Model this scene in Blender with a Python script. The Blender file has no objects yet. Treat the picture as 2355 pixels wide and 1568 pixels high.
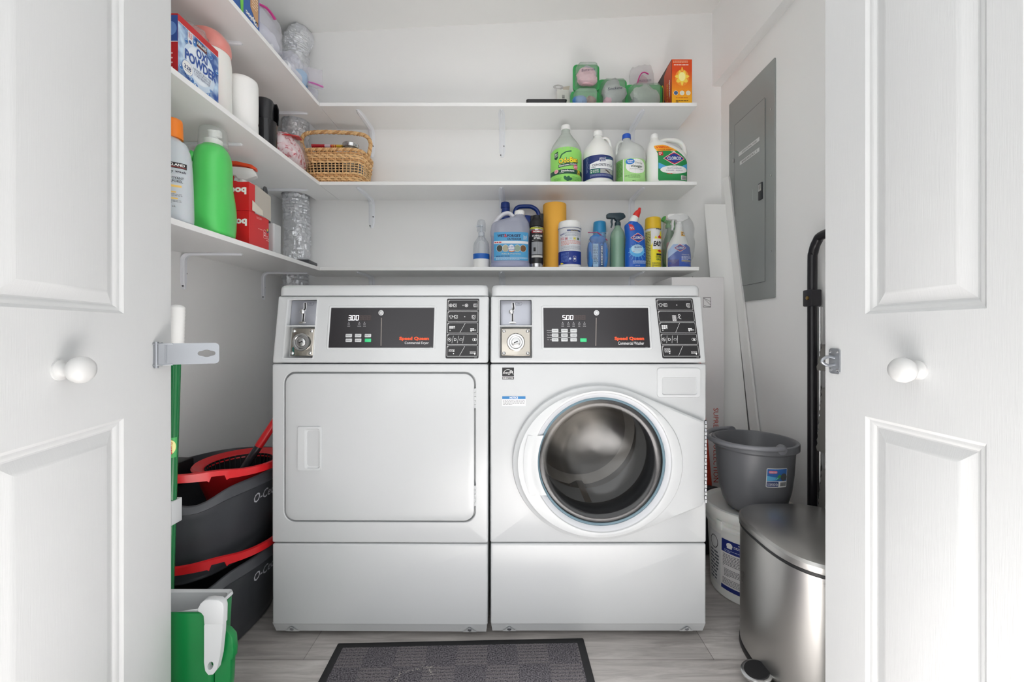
import bpy, bmesh, math, random
from math import sin, cos, pi, radians, sqrt, atan2, hypot
from mathutils import Vector, Matrix, noise
from bisect import bisect_left

# ------------------------------------------------------------------ camera, world, lights, exposure
F = 940.0; CX = 1177.5; HY = 762.0; CZ = 0.975        # focal length in pixels, vanishing point, eye height
S = bpy.context.scene
COL = S.collection
cam = bpy.data.cameras.new('camera'); camo = bpy.data.objects.new('camera', cam); COL.objects.link(camo)
cam.sensor_width = 36.0; cam.lens = 36.0 * F / 2355.0
cam.shift_y = -(784.0 - HY) / 2355.0
cam.clip_start = 0.02
camo.location = (0, 0, CZ); camo.rotation_euler = (pi / 2, 0, 0)
S.camera = camo
w = bpy.data.worlds.new('world'); S.world = w; w.use_nodes = True
w.node_tree.nodes['Background'].inputs[0].default_value = (0.975, 0.99, 1.0, 1)
w.node_tree.nodes['Background'].inputs[1].default_value = 1.42
def area(name, loc, target, sx, sy, power, col=(1, 1, 1), spread=180):
    l = bpy.data.lights.new(name, 'AREA'); l.shape = 'RECTANGLE'; l.size = sx; l.size_y = sy
    l.energy = power; l.color = col; l.spread = radians(spread)
    o = bpy.data.objects.new(name, l); COL.objects.link(o); o.location = loc
    o.rotation_euler = (Vector(target) - Vector(loc)).to_track_quat('-Z', 'Y').to_euler()
    return o
area('window_light', (-1.3, -3.4, 1.0), (0.1, 2.0, 0.9), 3.4, 1.9, 9)
area('sun_patch_light', (0.5, -0.75, 2.7), (0.25, 0.0, 0.0), 0.5, 0.5, 72, (0.96, 0.98, 1.0), 34)
area('closet_fill_light', (0.1, 1.25, 2.52), (0.1, 1.45, 0.0), 0.9, 0.5, 1.9, (0.98, 0.99, 1.0))  # added fill lamp below the ceiling, brightens the closet walls
S.view_settings.view_transform = 'Standard'; S.view_settings.look = 'None'
S.view_settings.gamma = 1.0; S.view_settings.use_curve_mapping = False
S.view_settings.exposure = 0.06
S.cycles.diffuse_bounces = 8; S.cycles.transparent_max_bounces = 16

# ------------------------------------------------------------------ small helpers
def X(px, Y): return (px - CX) * Y / F
def Z(py, Y): return CZ - (py - HY) * Y / F
def lin(c):
    c = c / 255.0
    return c / 12.92 if c <= 0.04045 else ((c + 0.055) / 1.055) ** 2.4
MATS = {}
def mat(name, col=(200, 200, 200), rough=0.5, metal=0.0, spec=0.5, bump=0.0, bscale=40.0, var=0.0, vscale=6.0,
        coat=0.0, alpha=1.0, stretch=(1, 1, 1), trans=0.0, emit=0.0, rvar=0.0, sss=0.0, bdist=0.002, col2=None):
    if name in MATS: return MATS[name]
    m = bpy.data.materials.new(name); m.use_nodes = True; MATS[name] = m
    nt = m.node_tree; N = nt.nodes; L = nt.links; b = N['Principled BSDF']
    c = tuple(lin(k) for k in col) + (1,)
    b.inputs['Base Color'].default_value = c
    b.inputs['Roughness'].default_value = rough
    b.inputs['Metallic'].default_value = metal
    b.inputs['Specular IOR Level'].default_value = spec
    b.inputs['Coat Weight'].default_value = coat
    b.inputs['Coat Roughness'].default_value = 0.06
    b.inputs['Alpha'].default_value = alpha
    b.inputs['Transmission Weight'].default_value = trans
    if sss: b.inputs['Subsurface Weight'].default_value = sss; b.inputs['Subsurface Scale'].default_value = 0.02
    if emit:
        b.inputs['Emission Color'].default_value = c; b.inputs['Emission Strength'].default_value = emit
    if bump or var or rvar:
        tc = N.new('ShaderNodeTexCoord'); mp = N.new('ShaderNodeMapping'); mp.inputs['Scale'].default_value = stretch
        L.new(tc.outputs['Object'], mp.inputs['Vector'])
    if bump:
        n = N.new('ShaderNodeTexNoise'); n.inputs['Scale'].default_value = bscale; n.inputs['Detail'].default_value = 4
        L.new(mp.outputs[0], n.inputs['Vector'])
        bp = N.new('ShaderNodeBump'); bp.inputs['Strength'].default_value = bump; bp.inputs['Distance'].default_value = bdist
        L.new(n.outputs['Fac'], bp.inputs['Height']); L.new(bp.outputs[0], b.inputs['Normal'])
    if var:
        n = N.new('ShaderNodeTexNoise'); n.inputs['Scale'].default_value = vscale; n.inputs['Detail'].default_value = 5
        L.new(mp.outputs[0], n.inputs['Vector'])
        mx = N.new('ShaderNodeMix'); mx.data_type = 'RGBA'
        L.new(n.outputs['Fac'], mx.inputs['Factor'])
        if col2: a, d = c, tuple(lin(k) for k in col2) + (1,)
        else: a = tuple(max(0, k * (1 - var)) for k in c[:3]) + (1,); d = tuple(min(1, k * (1 + var)) for k in c[:3]) + (1,)
        mx.inputs['A'].default_value = a; mx.inputs['B'].default_value = d
        L.new(mx.outputs['Result'], b.inputs['Base Color'])
    if rvar:
        n = N.new('ShaderNodeTexNoise'); n.inputs['Scale'].default_value = 4; n.inputs['Detail'].default_value = 6
        L.new(mp.outputs[0], n.inputs['Vector'])
        mr = N.new('ShaderNodeMapRange'); mr.inputs['To Min'].default_value = max(0.02, rough - rvar); mr.inputs['To Max'].default_value = rough + rvar
        L.new(n.outputs['Fac'], mr.inputs['Value']); L.new(mr.outputs[0], b.inputs['Roughness'])
    return m
def C(r, g, b, rough=0.45): return mat('print_%02x%02x%02x' % (r, g, b), (r, g, b), rough)
def film(name, tint=(235, 238, 240), opacity=0.16, rough=0.12, bump=0.0, bscale=30, refl=.045):
    """thin clear plastic or glass: mostly see-through, with a glossy skin"""
    if name in MATS: return MATS[name]
    m = bpy.data.materials.new(name); m.use_nodes = True; MATS[name] = m
    nt = m.node_tree; N = nt.nodes; L = nt.links; b = N['Principled BSDF']
    c = tuple(lin(k) for k in tint) + (1,)
    b.inputs['Base Color'].default_value = c; b.inputs['Roughness'].default_value = rough
    tr = N.new('ShaderNodeBsdfTransparent'); tr.inputs[0].default_value = tuple(0.5 + 0.5 * k for k in c[:3]) + (1,)
    gl = N.new('ShaderNodeBsdfGlossy'); gl.inputs['Roughness'].default_value = rough
    lw = N.new('ShaderNodeLayerWeight'); lw.inputs[0].default_value = .5
    pw = N.new('ShaderNodeMath'); pw.operation = 'POWER'; pw.inputs[1].default_value = 4.0; L.new(lw.outputs['Facing'], pw.inputs[0])
    fr = N.new('ShaderNodeMath'); fr.operation = 'MULTIPLY_ADD'; fr.inputs[1].default_value = .55; fr.inputs[2].default_value = refl; L.new(pw.outputs[0], fr.inputs[0])
    m1 = N.new('ShaderNodeMixShader'); m1.inputs[0].default_value = opacity
    L.new(tr.outputs[0], m1.inputs[1]); L.new(b.outputs[0], m1.inputs[2])
    m2 = N.new('ShaderNodeMixShader'); L.new(fr.outputs[0], m2.inputs[0])
    L.new(m1.outputs[0], m2.inputs[1]); L.new(gl.outputs[0], m2.inputs[2])
    if bump:
        tc = N.new('ShaderNodeTexCoord'); n = N.new('ShaderNodeTexNoise'); n.inputs['Scale'].default_value = bscale
        L.new(tc.outputs['Object'], n.inputs['Vector'])
        bp = N.new('ShaderNodeBump'); bp.inputs['Strength'].default_value = bump; bp.inputs['Distance'].default_value = 0.01
        L.new(n.outputs['Fac'], bp.inputs['Height'])
        for q in (b, gl, lw): L.new(bp.outputs[0], q.inputs['Normal'])
    L.new(m2.outputs[0], N['Material Output'].inputs['Surface'])
    return m

def thing(name, label, cat, loc=(0, 0, 0), rotz=0.0, group=None):
    o = bpy.data.objects.new(name, None); COL.objects.link(o); o.empty_display_size = 0.05
    o.location = loc; o.rotation_euler = (0, 0, rotz); o['label'] = label; o['category'] = cat
    if group: o['group'] = group
    return o
def tag(o, label, cat, group=None):
    o['label'] = label; o['category'] = cat
    if group: o['group'] = group
    return o

class MB:
    """collects pieces and links them as ONE mesh object"""
    def __init__(s): s.v = []; s.f = []; s.m = []; s.mats = []
    def mi(s, m):
        if m not in s.mats: s.mats.append(m)
        return s.mats.index(m)
    def add(s, vf, m, M=None):
        vs, fs = vf
        o = len(s.v); k = s.mi(m)
        if M is not None: vs = [tuple(M @ Vector(p)) for p in vs]
        s.v += [tuple(p) for p in vs]
        for f in fs: s.f.append([i + o for i in f]); s.m.append(k)
        return s
    def build(s, name, parent=None, loc=None, sharp=38, label=None, rot=None):
        me = bpy.data.meshes.new(name); me.from_pydata(s.v, [], s.f)
        for m in s.mats: me.materials.append(m)
        me.polygons.foreach_set('material_index', s.m)
        me.polygons.foreach_set('use_smooth', [True] * len(s.f))
        me.update()
        bm = bmesh.new(); bm.from_mesh(me)
        if s.recalc: bmesh.ops.recalc_face_normals(bm, faces=bm.faces)
        bm.to_mesh(me); bm.free()
        me.set_sharp_from_angle(angle=radians(sharp))
        o = bpy.data.objects.new(name, me); COL.objects.link(o)
        if parent: o.parent = parent
        if loc: o.location = loc
        if rot: o.rotation_euler = rot
        if label: o['label'] = label
        return o
    recalc = True
def one(vf, m, name, parent=None, loc=None, M=None, sharp=38, label=None):
    return MB().add(vf, m, M).build(name, parent, loc, sharp, label)
def structure(o): o['kind'] = 'structure'; return o

def box(x0, y0, z0, x1, y1, z1):
    v = [(x0, y0, z0), (x1, y0, z0), (x1, y1, z0), (x0, y1, z0), (x0, y0, z1), (x1, y0, z1), (x1, y1, z1), (x0, y1, z1)]
    return v, [(0, 3, 2, 1), (4, 5, 6, 7), (0, 1, 5, 4), (1, 2, 6, 5), (2, 3, 7, 6), (3, 0, 4, 7)]
def bbox(x0, y0, z0, x1, y1, z1, r=0.003, seg=2):
    bm = bmesh.new(); bmesh.ops.create_cube(bm, size=1.0)
    for q in bm.verts: q.co = Vector(((x0 + x1) / 2 + q.co.x * (x1 - x0), (y0 + y1) / 2 + q.co.y * (y1 - y0), (z0 + z1) / 2 + q.co.z * (z1 - z0)))
    r = min(r, abs(x1 - x0) * .49, abs(y1 - y0) * .49, abs(z1 - z0) * .49)
    bmesh.ops.bevel(bm, geom=list(bm.edges), offset=r, segments=seg, profile=0.5, affect='EDGES')
    bm.verts.index_update()
    out = [tuple(q.co) for q in bm.verts], [[q.index for q in f.verts] for f in bm.faces]
    bm.free(); return out
def bridge(rings, cap0=True, cap1=True, closed=False):
    n = len(rings[0]); v = [p for r in rings for p in r]; f = []
    m = len(rings)
    for k in range(m if closed else m - 1):
        a = k * n; b = ((k + 1) % m) * n
        for i in range(n): f.append((a + i, a + (i + 1) % n, b + (i + 1) % n, b + i))
    if not closed:
        if cap0: f.append(list(range(n - 1, -1, -1)))
        if cap1: f.append([(m - 1) * n + i for i in range(n)])
    return v, f
def lathe(prof, n=32, cx=0, cy=0, cap0=True, cap1=True, axis='Z'):
    rings = []
    for r, z in prof:
        r = max(r, 1e-5)
        ring = [(cx + r * cos(2 * pi * i / n), cy + r * sin(2 * pi * i / n), z) for i in range(n)]
        if axis == 'Y': ring = [(p[0], p[2], p[1]) for p in ring]
        if axis == 'X': ring = [(p[2], p[0], p[1]) for p in ring]
        rings.append(ring)
    return bridge(rings, cap0, cap1)
def cat(a, b, c, d, t):
    return 0.5 * (2 * b + (c - a) * t + (2 * a - 5 * b + 4 * c - d) * t * t + (3 * b - a - 3 * c + d) * t ** 3)
def smooth_path(P, sub=6):
    P = [Vector(p) for p in P]; out = []
    for i in range(len(P) - 1):
        a = P[max(i - 1, 0)]; b = P[i]; c = P[i + 1]; d = P[min(i + 2, len(P) - 1)]
        for k in range(sub): out.append(Vector([cat(a[j], b[j], c[j], d[j], k / sub) for j in range(len(b))]))
    out.append(P[-1]); return out
def tube(P, r, n=10, closed=False, flat=1.0, up=None):
    """r number or list; flat squashes the section along the second axis"""
    P = [Vector(p) for p in P]; m = len(P); rs = r if isinstance(r, (list, tuple)) else [r] * m
    T = []
    for i in range(m):
        a = P[(i - 1) % m] if closed or i else P[i]; b = P[(i + 1) % m] if closed or i < m - 1 else P[i]
        T.append((b - a).normalized())
    u = Vector(up) if up else (Vector((0, 0, 1)) if abs(T[0].z) < .9 else Vector((1, 0, 0)))
    rings = []
    for i in range(m):
        s = T[i].cross(u); s.normalize(); q = s.cross(T[i]).normalized()
        if not up: u = q
        rings.append([tuple(P[i] + s * cos(2 * pi * k / n) * rs[i] + q * sin(2 * pi * k / n) * rs[i] * flat) for k in range(n)])
    return bridge(rings, True, True, closed)
def prism(poly, d0, d1, axis='Y'):
    def P(a, b, d): return {'Y': (a, d, b), 'Z': (a, b, d), 'X': (d, a, b)}[axis]
    return bridge([[P(a, b, d0) for a, b in poly], [P(a, b, d1) for a, b in poly]])
def bprism(poly, d0, d1, axis='Y', bev=0.002):
    """prism with softened rims: rings shrink towards the centroid by bev at both ends"""
    n = len(poly)
    def inset(k):
        out = []
        for i in range(n):
            p = Vector(poly[i - 1]); q = Vector(poly[i]); s = Vector(poly[(i + 1) % n])
            e1 = (q - p).normalized(); e2 = (s - q).normalized()
            nn = Vector((-e1.y - e2.y, e1.x + e2.x))
            if nn.length < 1e-6: nn = Vector((-e1.y, e1.x))
            nn.normalize(); out.append((q.x + nn.x * k * sg, q.y + nn.y * k * sg))
        return out
    area2 = sum(poly[i][0] * poly[(i + 1) % n][1] - poly[(i + 1) % n][0] * poly[i][1] for i in range(n))
    sg = 1 if area2 > 0 else -1
    def P(a, b, d): return {'Y': (a, d, b), 'Z': (a, b, d), 'X': (d, a, b)}[axis]
    s = 1 if d1 > d0 else -1
    L = [(bev, d0), (bev * .3, d0 + s * bev * .3), (0, d0 + s * bev), (0, d1 - s * bev), (bev * .3, d1 - s * bev * .3), (bev, d1)]
    return bridge([[P(a, b, d) for a, b in inset(k)] for k, d in L])
def rrect(x0, z0, x1, z1, r, seg=5):
    r = max(1e-4, min(r, (x1 - x0) / 2 * .999, (z1 - z0) / 2 * .999)); o = []
    for cx, cz, a in ((x1 - r, z0 + r, -90), (x1 - r, z1 - r, 0), (x0 + r, z1 - r, 90), (x0 + r, z0 + r, 180)):
        for k in range(seg + 1):
            t = radians(a + 90 * k / seg); o.append((cx + r * cos(t), cz + r * sin(t)))
    return o
def ellipse(cx, cz, a, b, n=48): return [(cx + a * cos(2 * pi * i / n), cz + b * sin(2 * pi * i / n)) for i in range(n)]
def cast(poly, c, ang):
    dx, dz = cos(ang), sin(ang); best = None; n = len(poly)
    for i in range(n):
        ax, az = poly[i][0] - c[0], poly[i][1] - c[1]; bx, bz = poly[(i + 1) % n][0] - c[0], poly[(i + 1) % n][1] - c[1]
        ex, ez = bx - ax, bz - az; den = dx * ez - dz * ex
        if abs(den) < 1e-12: continue
        t = (ax * ez - az * ex) / den; s = (ax * dz - az * dx) / den
        if t > 1e-6 and -1e-6 <= s <= 1 + 1e-6 and (best is None or t > best): best = t
    return (c[0] + dx * best, c[1] + dz * best)
def ringset(polys, c, angles=None):
    """polys = [(poly2d, y)...]; same-angle rings"""
    if angles is None:
        A = sorted({round(atan2(p[1] - c[1], p[0] - c[0]), 4) for q, _ in polys for p in q})
        angles = []
        for a in A:
            if not angles or a - angles[-1] > 0.004: angles.append(a)
    return [[(lambda p: (p[0], y, p[1]))(cast(q, c, a)) for a in angles] for q, y in polys]
def shell(outer, r, bev, depth, hole=None, hdepth=0.0, hbev=0.0015, y0=0.0, floor=True):
    """front shell facing -Y with a soft rim, optionally with a recess of outline `hole`"""
    x0, z0, x1, z1 = outer
    def ins(i): return rrect(x0 + i, z0 + i, x1 - i, z1 - i, max(r - i, 0.0008))
    c = ((x0 + x1) / 2, (z0 + z1) / 2); P = []
    if hole:
        c = (sum(p[0] for p in hole) / len(hole), sum(p[1] for p in hole) / len(hole))
        big = [(c[0] + (p[0] - c[0]) * (1 + hbev / max(hypot(p[0] - c[0], p[1] - c[1]), .01)), c[1] + (p[1] - c[1]) * (1 + hbev / max(hypot(p[0] - c[0], p[1] - c[1]), .01))) for p in hole]
        P += [(hole, y0 + hdepth), (hole, y0 + hbev), (big, y0)]
    P += [(ins(bev), y0)]
    for k in (22, 45, 67, 90):
        t = radians(k); P.append((ins(bev * (1 - sin(t))), y0 + bev * (1 - cos(t))))
    P.append((ins(0), y0 + depth))
    return bridge(ringset(P, c), floor or not hole, True)
def shear(k, z0): # y += k (z - z0)
    return Matrix(((1, 0, 0, 0), (0, 1, k, -k * z0), (0, 0, 1, 0), (0, 0, 0, 1)))

# ------------------------------------------------------------------ lofted containers
def supersec(a, b, n, N=180):
    P = []
    for i in range(N):
        t = -pi / 2 + 2 * pi * i / N; c, s = cos(t), sin(t)
        P.append((a * math.copysign(abs(c) ** (2 / n), c), b * math.copysign(abs(s) ** (2 / n), s)))
    L = [0]
    for i in range(N): q = P[(i + 1) % N]; L.append(L[-1] + hypot(q[0] - P[i][0], q[1] - P[i][1]))
    return P, L
def secpt(sec, u):
    P, L = sec; N = len(P); u = u % L[-1]
    i = max(0, min(N - 1, bisect_left(L, u) - 1)); t = (u - L[i]) / max(L[i + 1] - L[i], 1e-9)
    p, q = P[i], P[(i + 1) % N]
    ex, ey = q[0] - p[0], q[1] - p[1]; l = hypot(ex, ey) or 1
    return p[0] + ex * t, p[1] + ey * t, ey / l, -ex / l
class Loft:
    """sections (z, a, b, n, cx, cy): superellipse cuts; u runs along the surface from the -Y front to the right"""
    def __init__(s, secs, sub=4, N=40):
        S_ = [tuple(q) + (0,) * (6 - len(q)) for q in secs]; s.N = N; s.T = []
        for i in range(len(S_) - 1):
            a = S_[max(i - 1, 0)]; b = S_[i]; c = S_[i + 1]; d = S_[min(i + 2, len(S_) - 1)]
            for k in range(sub):
                t = k / sub; row = [cat(a[j], b[j], c[j], d[j], t) for j in range(6)]
                row[0] = b[0] + (c[0] - b[0]) * t
                for j in (1, 2): row[j] = min(max(row[j], min(b[j], c[j]) * .98), max(b[j], c[j]) * 1.02)
                row[3] = max(1.6, row[3]); s.T.append(row)
        s.T.append(list(S_[-1])); s.cache = {}
    def mesh(s, cap0=True, cap1=True):
        rings = []
        for z, a, b, n, cx, cy in s.T:
            sec = supersec(a, b, n); L = sec[1][-1]
            rings.append([(cx + q[0], cy + q[1], z) for q in (secpt(sec, L * i / s.N) for i in range(s.N))])
        return bridge(rings, cap0, cap1)
    def at(s, z):
        T = s.T
        if z <= T[0][0]: return T[0]
        for i in range(len(T) - 1):
            if T[i][0] <= z <= T[i + 1][0] and T[i + 1][0] > T[i][0]:
                t = (z - T[i][0]) / (T[i + 1][0] - T[i][0]); return [T[i][j] + (T[i + 1][j] - T[i][j]) * t for j in range(6)]
        return T[-1]
    def map(s, u, z, off):
        k = round(z, 3)
        if k not in s.cache:
            r = s.at(k); s.cache[k] = (supersec(r[1], r[2], r[3]), r[4], r[5])
        sec, cx, cy = s.cache[k]; x, y, nx, ny = secpt(sec, u)
        return (cx + x + nx * off, cy + y + ny * off, z)
    def rot(s, phi):
        """same map, with u = 0 turned to another side (arc length offset)"""
        return lambda u, z, off: s.map(u + phi, z, off)
def flat(u, v, off): return (u, -off, v)
def flatM(M): return lambda u, v, off: tuple(M @ Vector((u, -off, v)))
TXT = {}
def text_mesh(s, bold=0.0, shear_=0.0):
    k = (s, bold, shear_)
    if k not in TXT:
        c = bpy.data.curves.new('lettering', 'FONT'); c.body = s; c.resolution_u = 2; c.offset = bold; c.shear = shear_
        c.align_x = 'LEFT'; o = bpy.data.objects.new('lettering', c); me = bpy.data.meshes.new_from_object(o)
        V = [(q.co.x, q.co.y) for q in me.vertices]; Fc = [list(p.vertices) for p in me.polygons]
        bpy.data.objects.remove(o); bpy.data.curves.remove(c); bpy.data.meshes.remove(me)
        if not V: V = [(0, 0)]
        x0 = min(p[0] for p in V); x1 = max(p[0] for p in V); y0 = min(p[1] for p in V); y1 = max(p[1] for p in V)
        w_ = max(x1 - x0, 1e-6); h_ = max(y1 - y0, 1e-6)
        TXT[k] = ([((p[0] - x0) / w_ - .5, (p[1] - y0) / h_ - .5) for p in V], Fc, w_ / h_)
    return TXT[k]
class Decal:
    def __init__(s, mp=flat, base=None, step=None, maxw=0.008):
        cv = getattr(mp, '__name__', '') == 'map'; base = base or (.0007 if cv else .0005); step = step or (.0005 if cv else .0003)
        s.mp = mp; s.b = base; s.s = step; s.mb = MB(); s.mb.recalc = False; s.w = maxw
    def _o(s, l): return s.b + s.s * l
    def cols(s, xs, lo, hi, m, l):
        v = []; f = []; o = s._o(l); rows = max(1, int(max(abs(hi(x) - lo(x)) for x in xs) / 0.03))
        for x in xs:
            for j in range(rows + 1): v.append(s.mp(x, lo(x) + (hi(x) - lo(x)) * j / rows, o))
        R = rows + 1
        for i in range(len(xs) - 1):
            for j in range(rows): f.append((i * R + j, (i + 1) * R + j, (i + 1) * R + j + 1, i * R + j + 1))
        s.mb.add((v, f), m); return s
    def rect(s, x0, y0, x1, y1, m, l=0):
        n = max(1, int(abs(x1 - x0) / s.w))
        return s.cols([x0 + (x1 - x0) * i / n for i in range(n + 1)], lambda x: y0, lambda x: y1, m, l)
    def rrect(s, x0, y0, x1, y1, r, m, l=0):
        r = min(r, (x1 - x0) / 2, (y1 - y0) / 2)
        n = max(1, int((x1 - x0 - 2 * r) / s.w)); xs = [x0 + r * (1 - cos(radians(k))) for k in (0, 30, 60, 90)]
        xs += [x0 + r + (x1 - x0 - 2 * r) * i / n for i in range(1, n)] + [x1 - r * (1 - cos(radians(k))) for k in (90, 60, 30, 0)]
        def d(x):
            e = min(x - x0, x1 - x)
            return 0 if e >= r else r - sqrt(max(0, r * r - (r - e) ** 2))
        return s.cols(xs, lambda x: y0 + d(x), lambda x: y1 - d(x), m, l)
    def ell(s, cx, cy, a, b, m, l=0, n=14):
        xs = [cx - a * cos(pi * i / n) for i in range(n + 1)]
        g = lambda x: b * sqrt(max(0, 1 - ((x - cx) / a) ** 2))
        return s.cols(xs, lambda x: cy - g(x), lambda x: cy + g(x), m, l)
    def poly(s, P, m, l=0):
        ar = sum(P[i][0] * P[(i + 1) % len(P)][1] - P[(i + 1) % len(P)][0] * P[i][1] for i in range(len(P)))
        if ar < 0: P = P[::-1]
        if getattr(s.mp, '__name__', '') == 'map' or getattr(s, 'curved', False):     # wrapped labels: scan in columns so the patch follows the curve
            xa = min(p[0] for p in P); xb = max(p[0] for p in P); n = max(2, int((xb - xa) / .004)); xs = sorted({round(xa + (xb - xa) * i / n, 5) for i in range(n + 1)} | {round(min(max(p[0], xa + 1e-5), xb - 1e-5), 5) for p in P})
            def cut(x):
                x = min(max(x, xa + 1e-6), xb - 1e-6); ys = []
                for i in range(len(P)):
                    a, b = P[i], P[(i + 1) % len(P)]
                    if (a[0] - x) * (b[0] - x) <= 0 and a[0] != b[0]: ys.append(a[1] + (b[1] - a[1]) * (x - a[0]) / (b[0] - a[0]))
                return ys or [P[0][1]]
            return s.cols(xs, lambda x: min(cut(x)), lambda x: max(cut(x)), m, l)
        s.mb.add(([s.mp(x, y, s._o(l)) for x, y in P], [list(range(len(P)))]), m); return s
    def diamond(s, cx, cy, a, b, m, l=0): # wide hexagon-like diamond
        xs = [cx - a + 2 * a * i / 16 for i in range(17)]
        g = lambda x: b * (1 - (abs(x - cx) / a) ** 1.15)
        return s.cols(xs, lambda x: cy - g(x), lambda x: cy + g(x), m, l)
    def line(s, p, q, w_, m, l=0):
        dx, dy = q[0] - p[0], q[1] - p[1]; L = hypot(dx, dy) or 1; nx, ny = -dy / L * w_ / 2, dx / L * w_ / 2
        n = max(1, int(L / s.w)); v = []; f = []
        for i in range(n + 1):
            t = i / n; v += [s.mp(p[0] + dx * t - nx, p[1] + dy * t - ny, s._o(l)), s.mp(p[0] + dx * t + nx, p[1] + dy * t + ny, s._o(l))]
        for i in range(n): f.append((2 * i, 2 * i + 2, 2 * i + 3, 2 * i + 1))
        s.mb.add((v, f), m); return s
    def path(s, P, w_, m, l=0, close=False):
        for i in range(len(P) - (0 if close else 1)): s.line(P[i], P[(i + 1) % len(P)], w_, m, l)
        return s
    def frame(s, x0, y0, x1, y1, r, w_, m, l=0):
        a = rrect(x0, y0, x1, y1, r, 3); b = rrect(x0 + w_, y0 + w_, x1 - w_, y1 - w_, max(r - w_, .0003), 3); n = len(a)
        v = [s.mp(p[0], p[1], s._o(l)) for p in a] + [s.mp(p[0], p[1], s._o(l)) for p in b]
        s.mb.add((v, [(i, (i + 1) % n, n + (i + 1) % n, n + i) for i in range(n)]), m); return s
    def text(s, t, cx, cy, h, m, l=1, w=None, bold=0.0, rot=0.0, sh=0.0):
        V, Fc, asp = text_mesh(t, bold, sh); W = w if w else h * asp; c, sn = cos(rot), sin(rot)
        v = []
        for x, y in V:
            x *= W; y *= h; v.append(s.mp(cx + x * c - y * sn, cy + x * sn + y * c, s._o(l)))
        s.mb.add((v, Fc), m); return s
    def micro(s, x0, y0, x1, y1, n, m, l=1, seed=1, fill=.45):
        """fine print too small to read: rows of word-long dashes"""
        R = random.Random(seed); ph = (y1 - y0) / n
        for i in range(n):
            y = y1 - ph * (i + .5); x = x0
            while x < x1 - ph * .6:
                w_ = ph * R.uniform(.6, 1.9); xe = min(x + w_, x1)
                s.rect(x, y - ph * fill / 2, xe, y + ph * fill / 2, m, l); x = xe + ph * .32
                if i == n - 1 and R.random() < .15: break
        return s
    def build(s, name, parent, label=None, loc=None): return s.mb.build(name, parent, loc, label=label)
def blob(cx, cy, cz, a, b, c, amp=0.25, sc=14.0, seed=0, nu=28, nv=18, flatbase=None, p=2.0):
    """crumpled bag or heap: noisy superellipsoid"""
    rings = []; off = Vector((seed * 7.3, seed * 3.1, seed * 5.7))
    def sg(v, e): return math.copysign(abs(v) ** e, v)
    for j in range(nv + 1):
        th = -pi / 2 + pi * j / nv; ring = []
        for i in range(nu):
            ph = 2 * pi * i / nu
            x = sg(cos(th), 2 / p) * sg(cos(ph), 2 / p); y = sg(cos(th), 2 / p) * sg(sin(ph), 2 / p); z = sg(sin(th), 2 / p)
            q = Vector((x * a, y * b, z * c)); k = 1 + amp * (noise.noise(q * sc + off) + .5 * noise.noise(q * sc * 2.3 + off))
            q *= k; zz = cz + q.z
            if flatbase is not None: zz = max(zz, flatbase)
            ring.append((cx + q.x, cy + q.y, zz))
        rings.append(ring)
    return bridge(rings)
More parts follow.
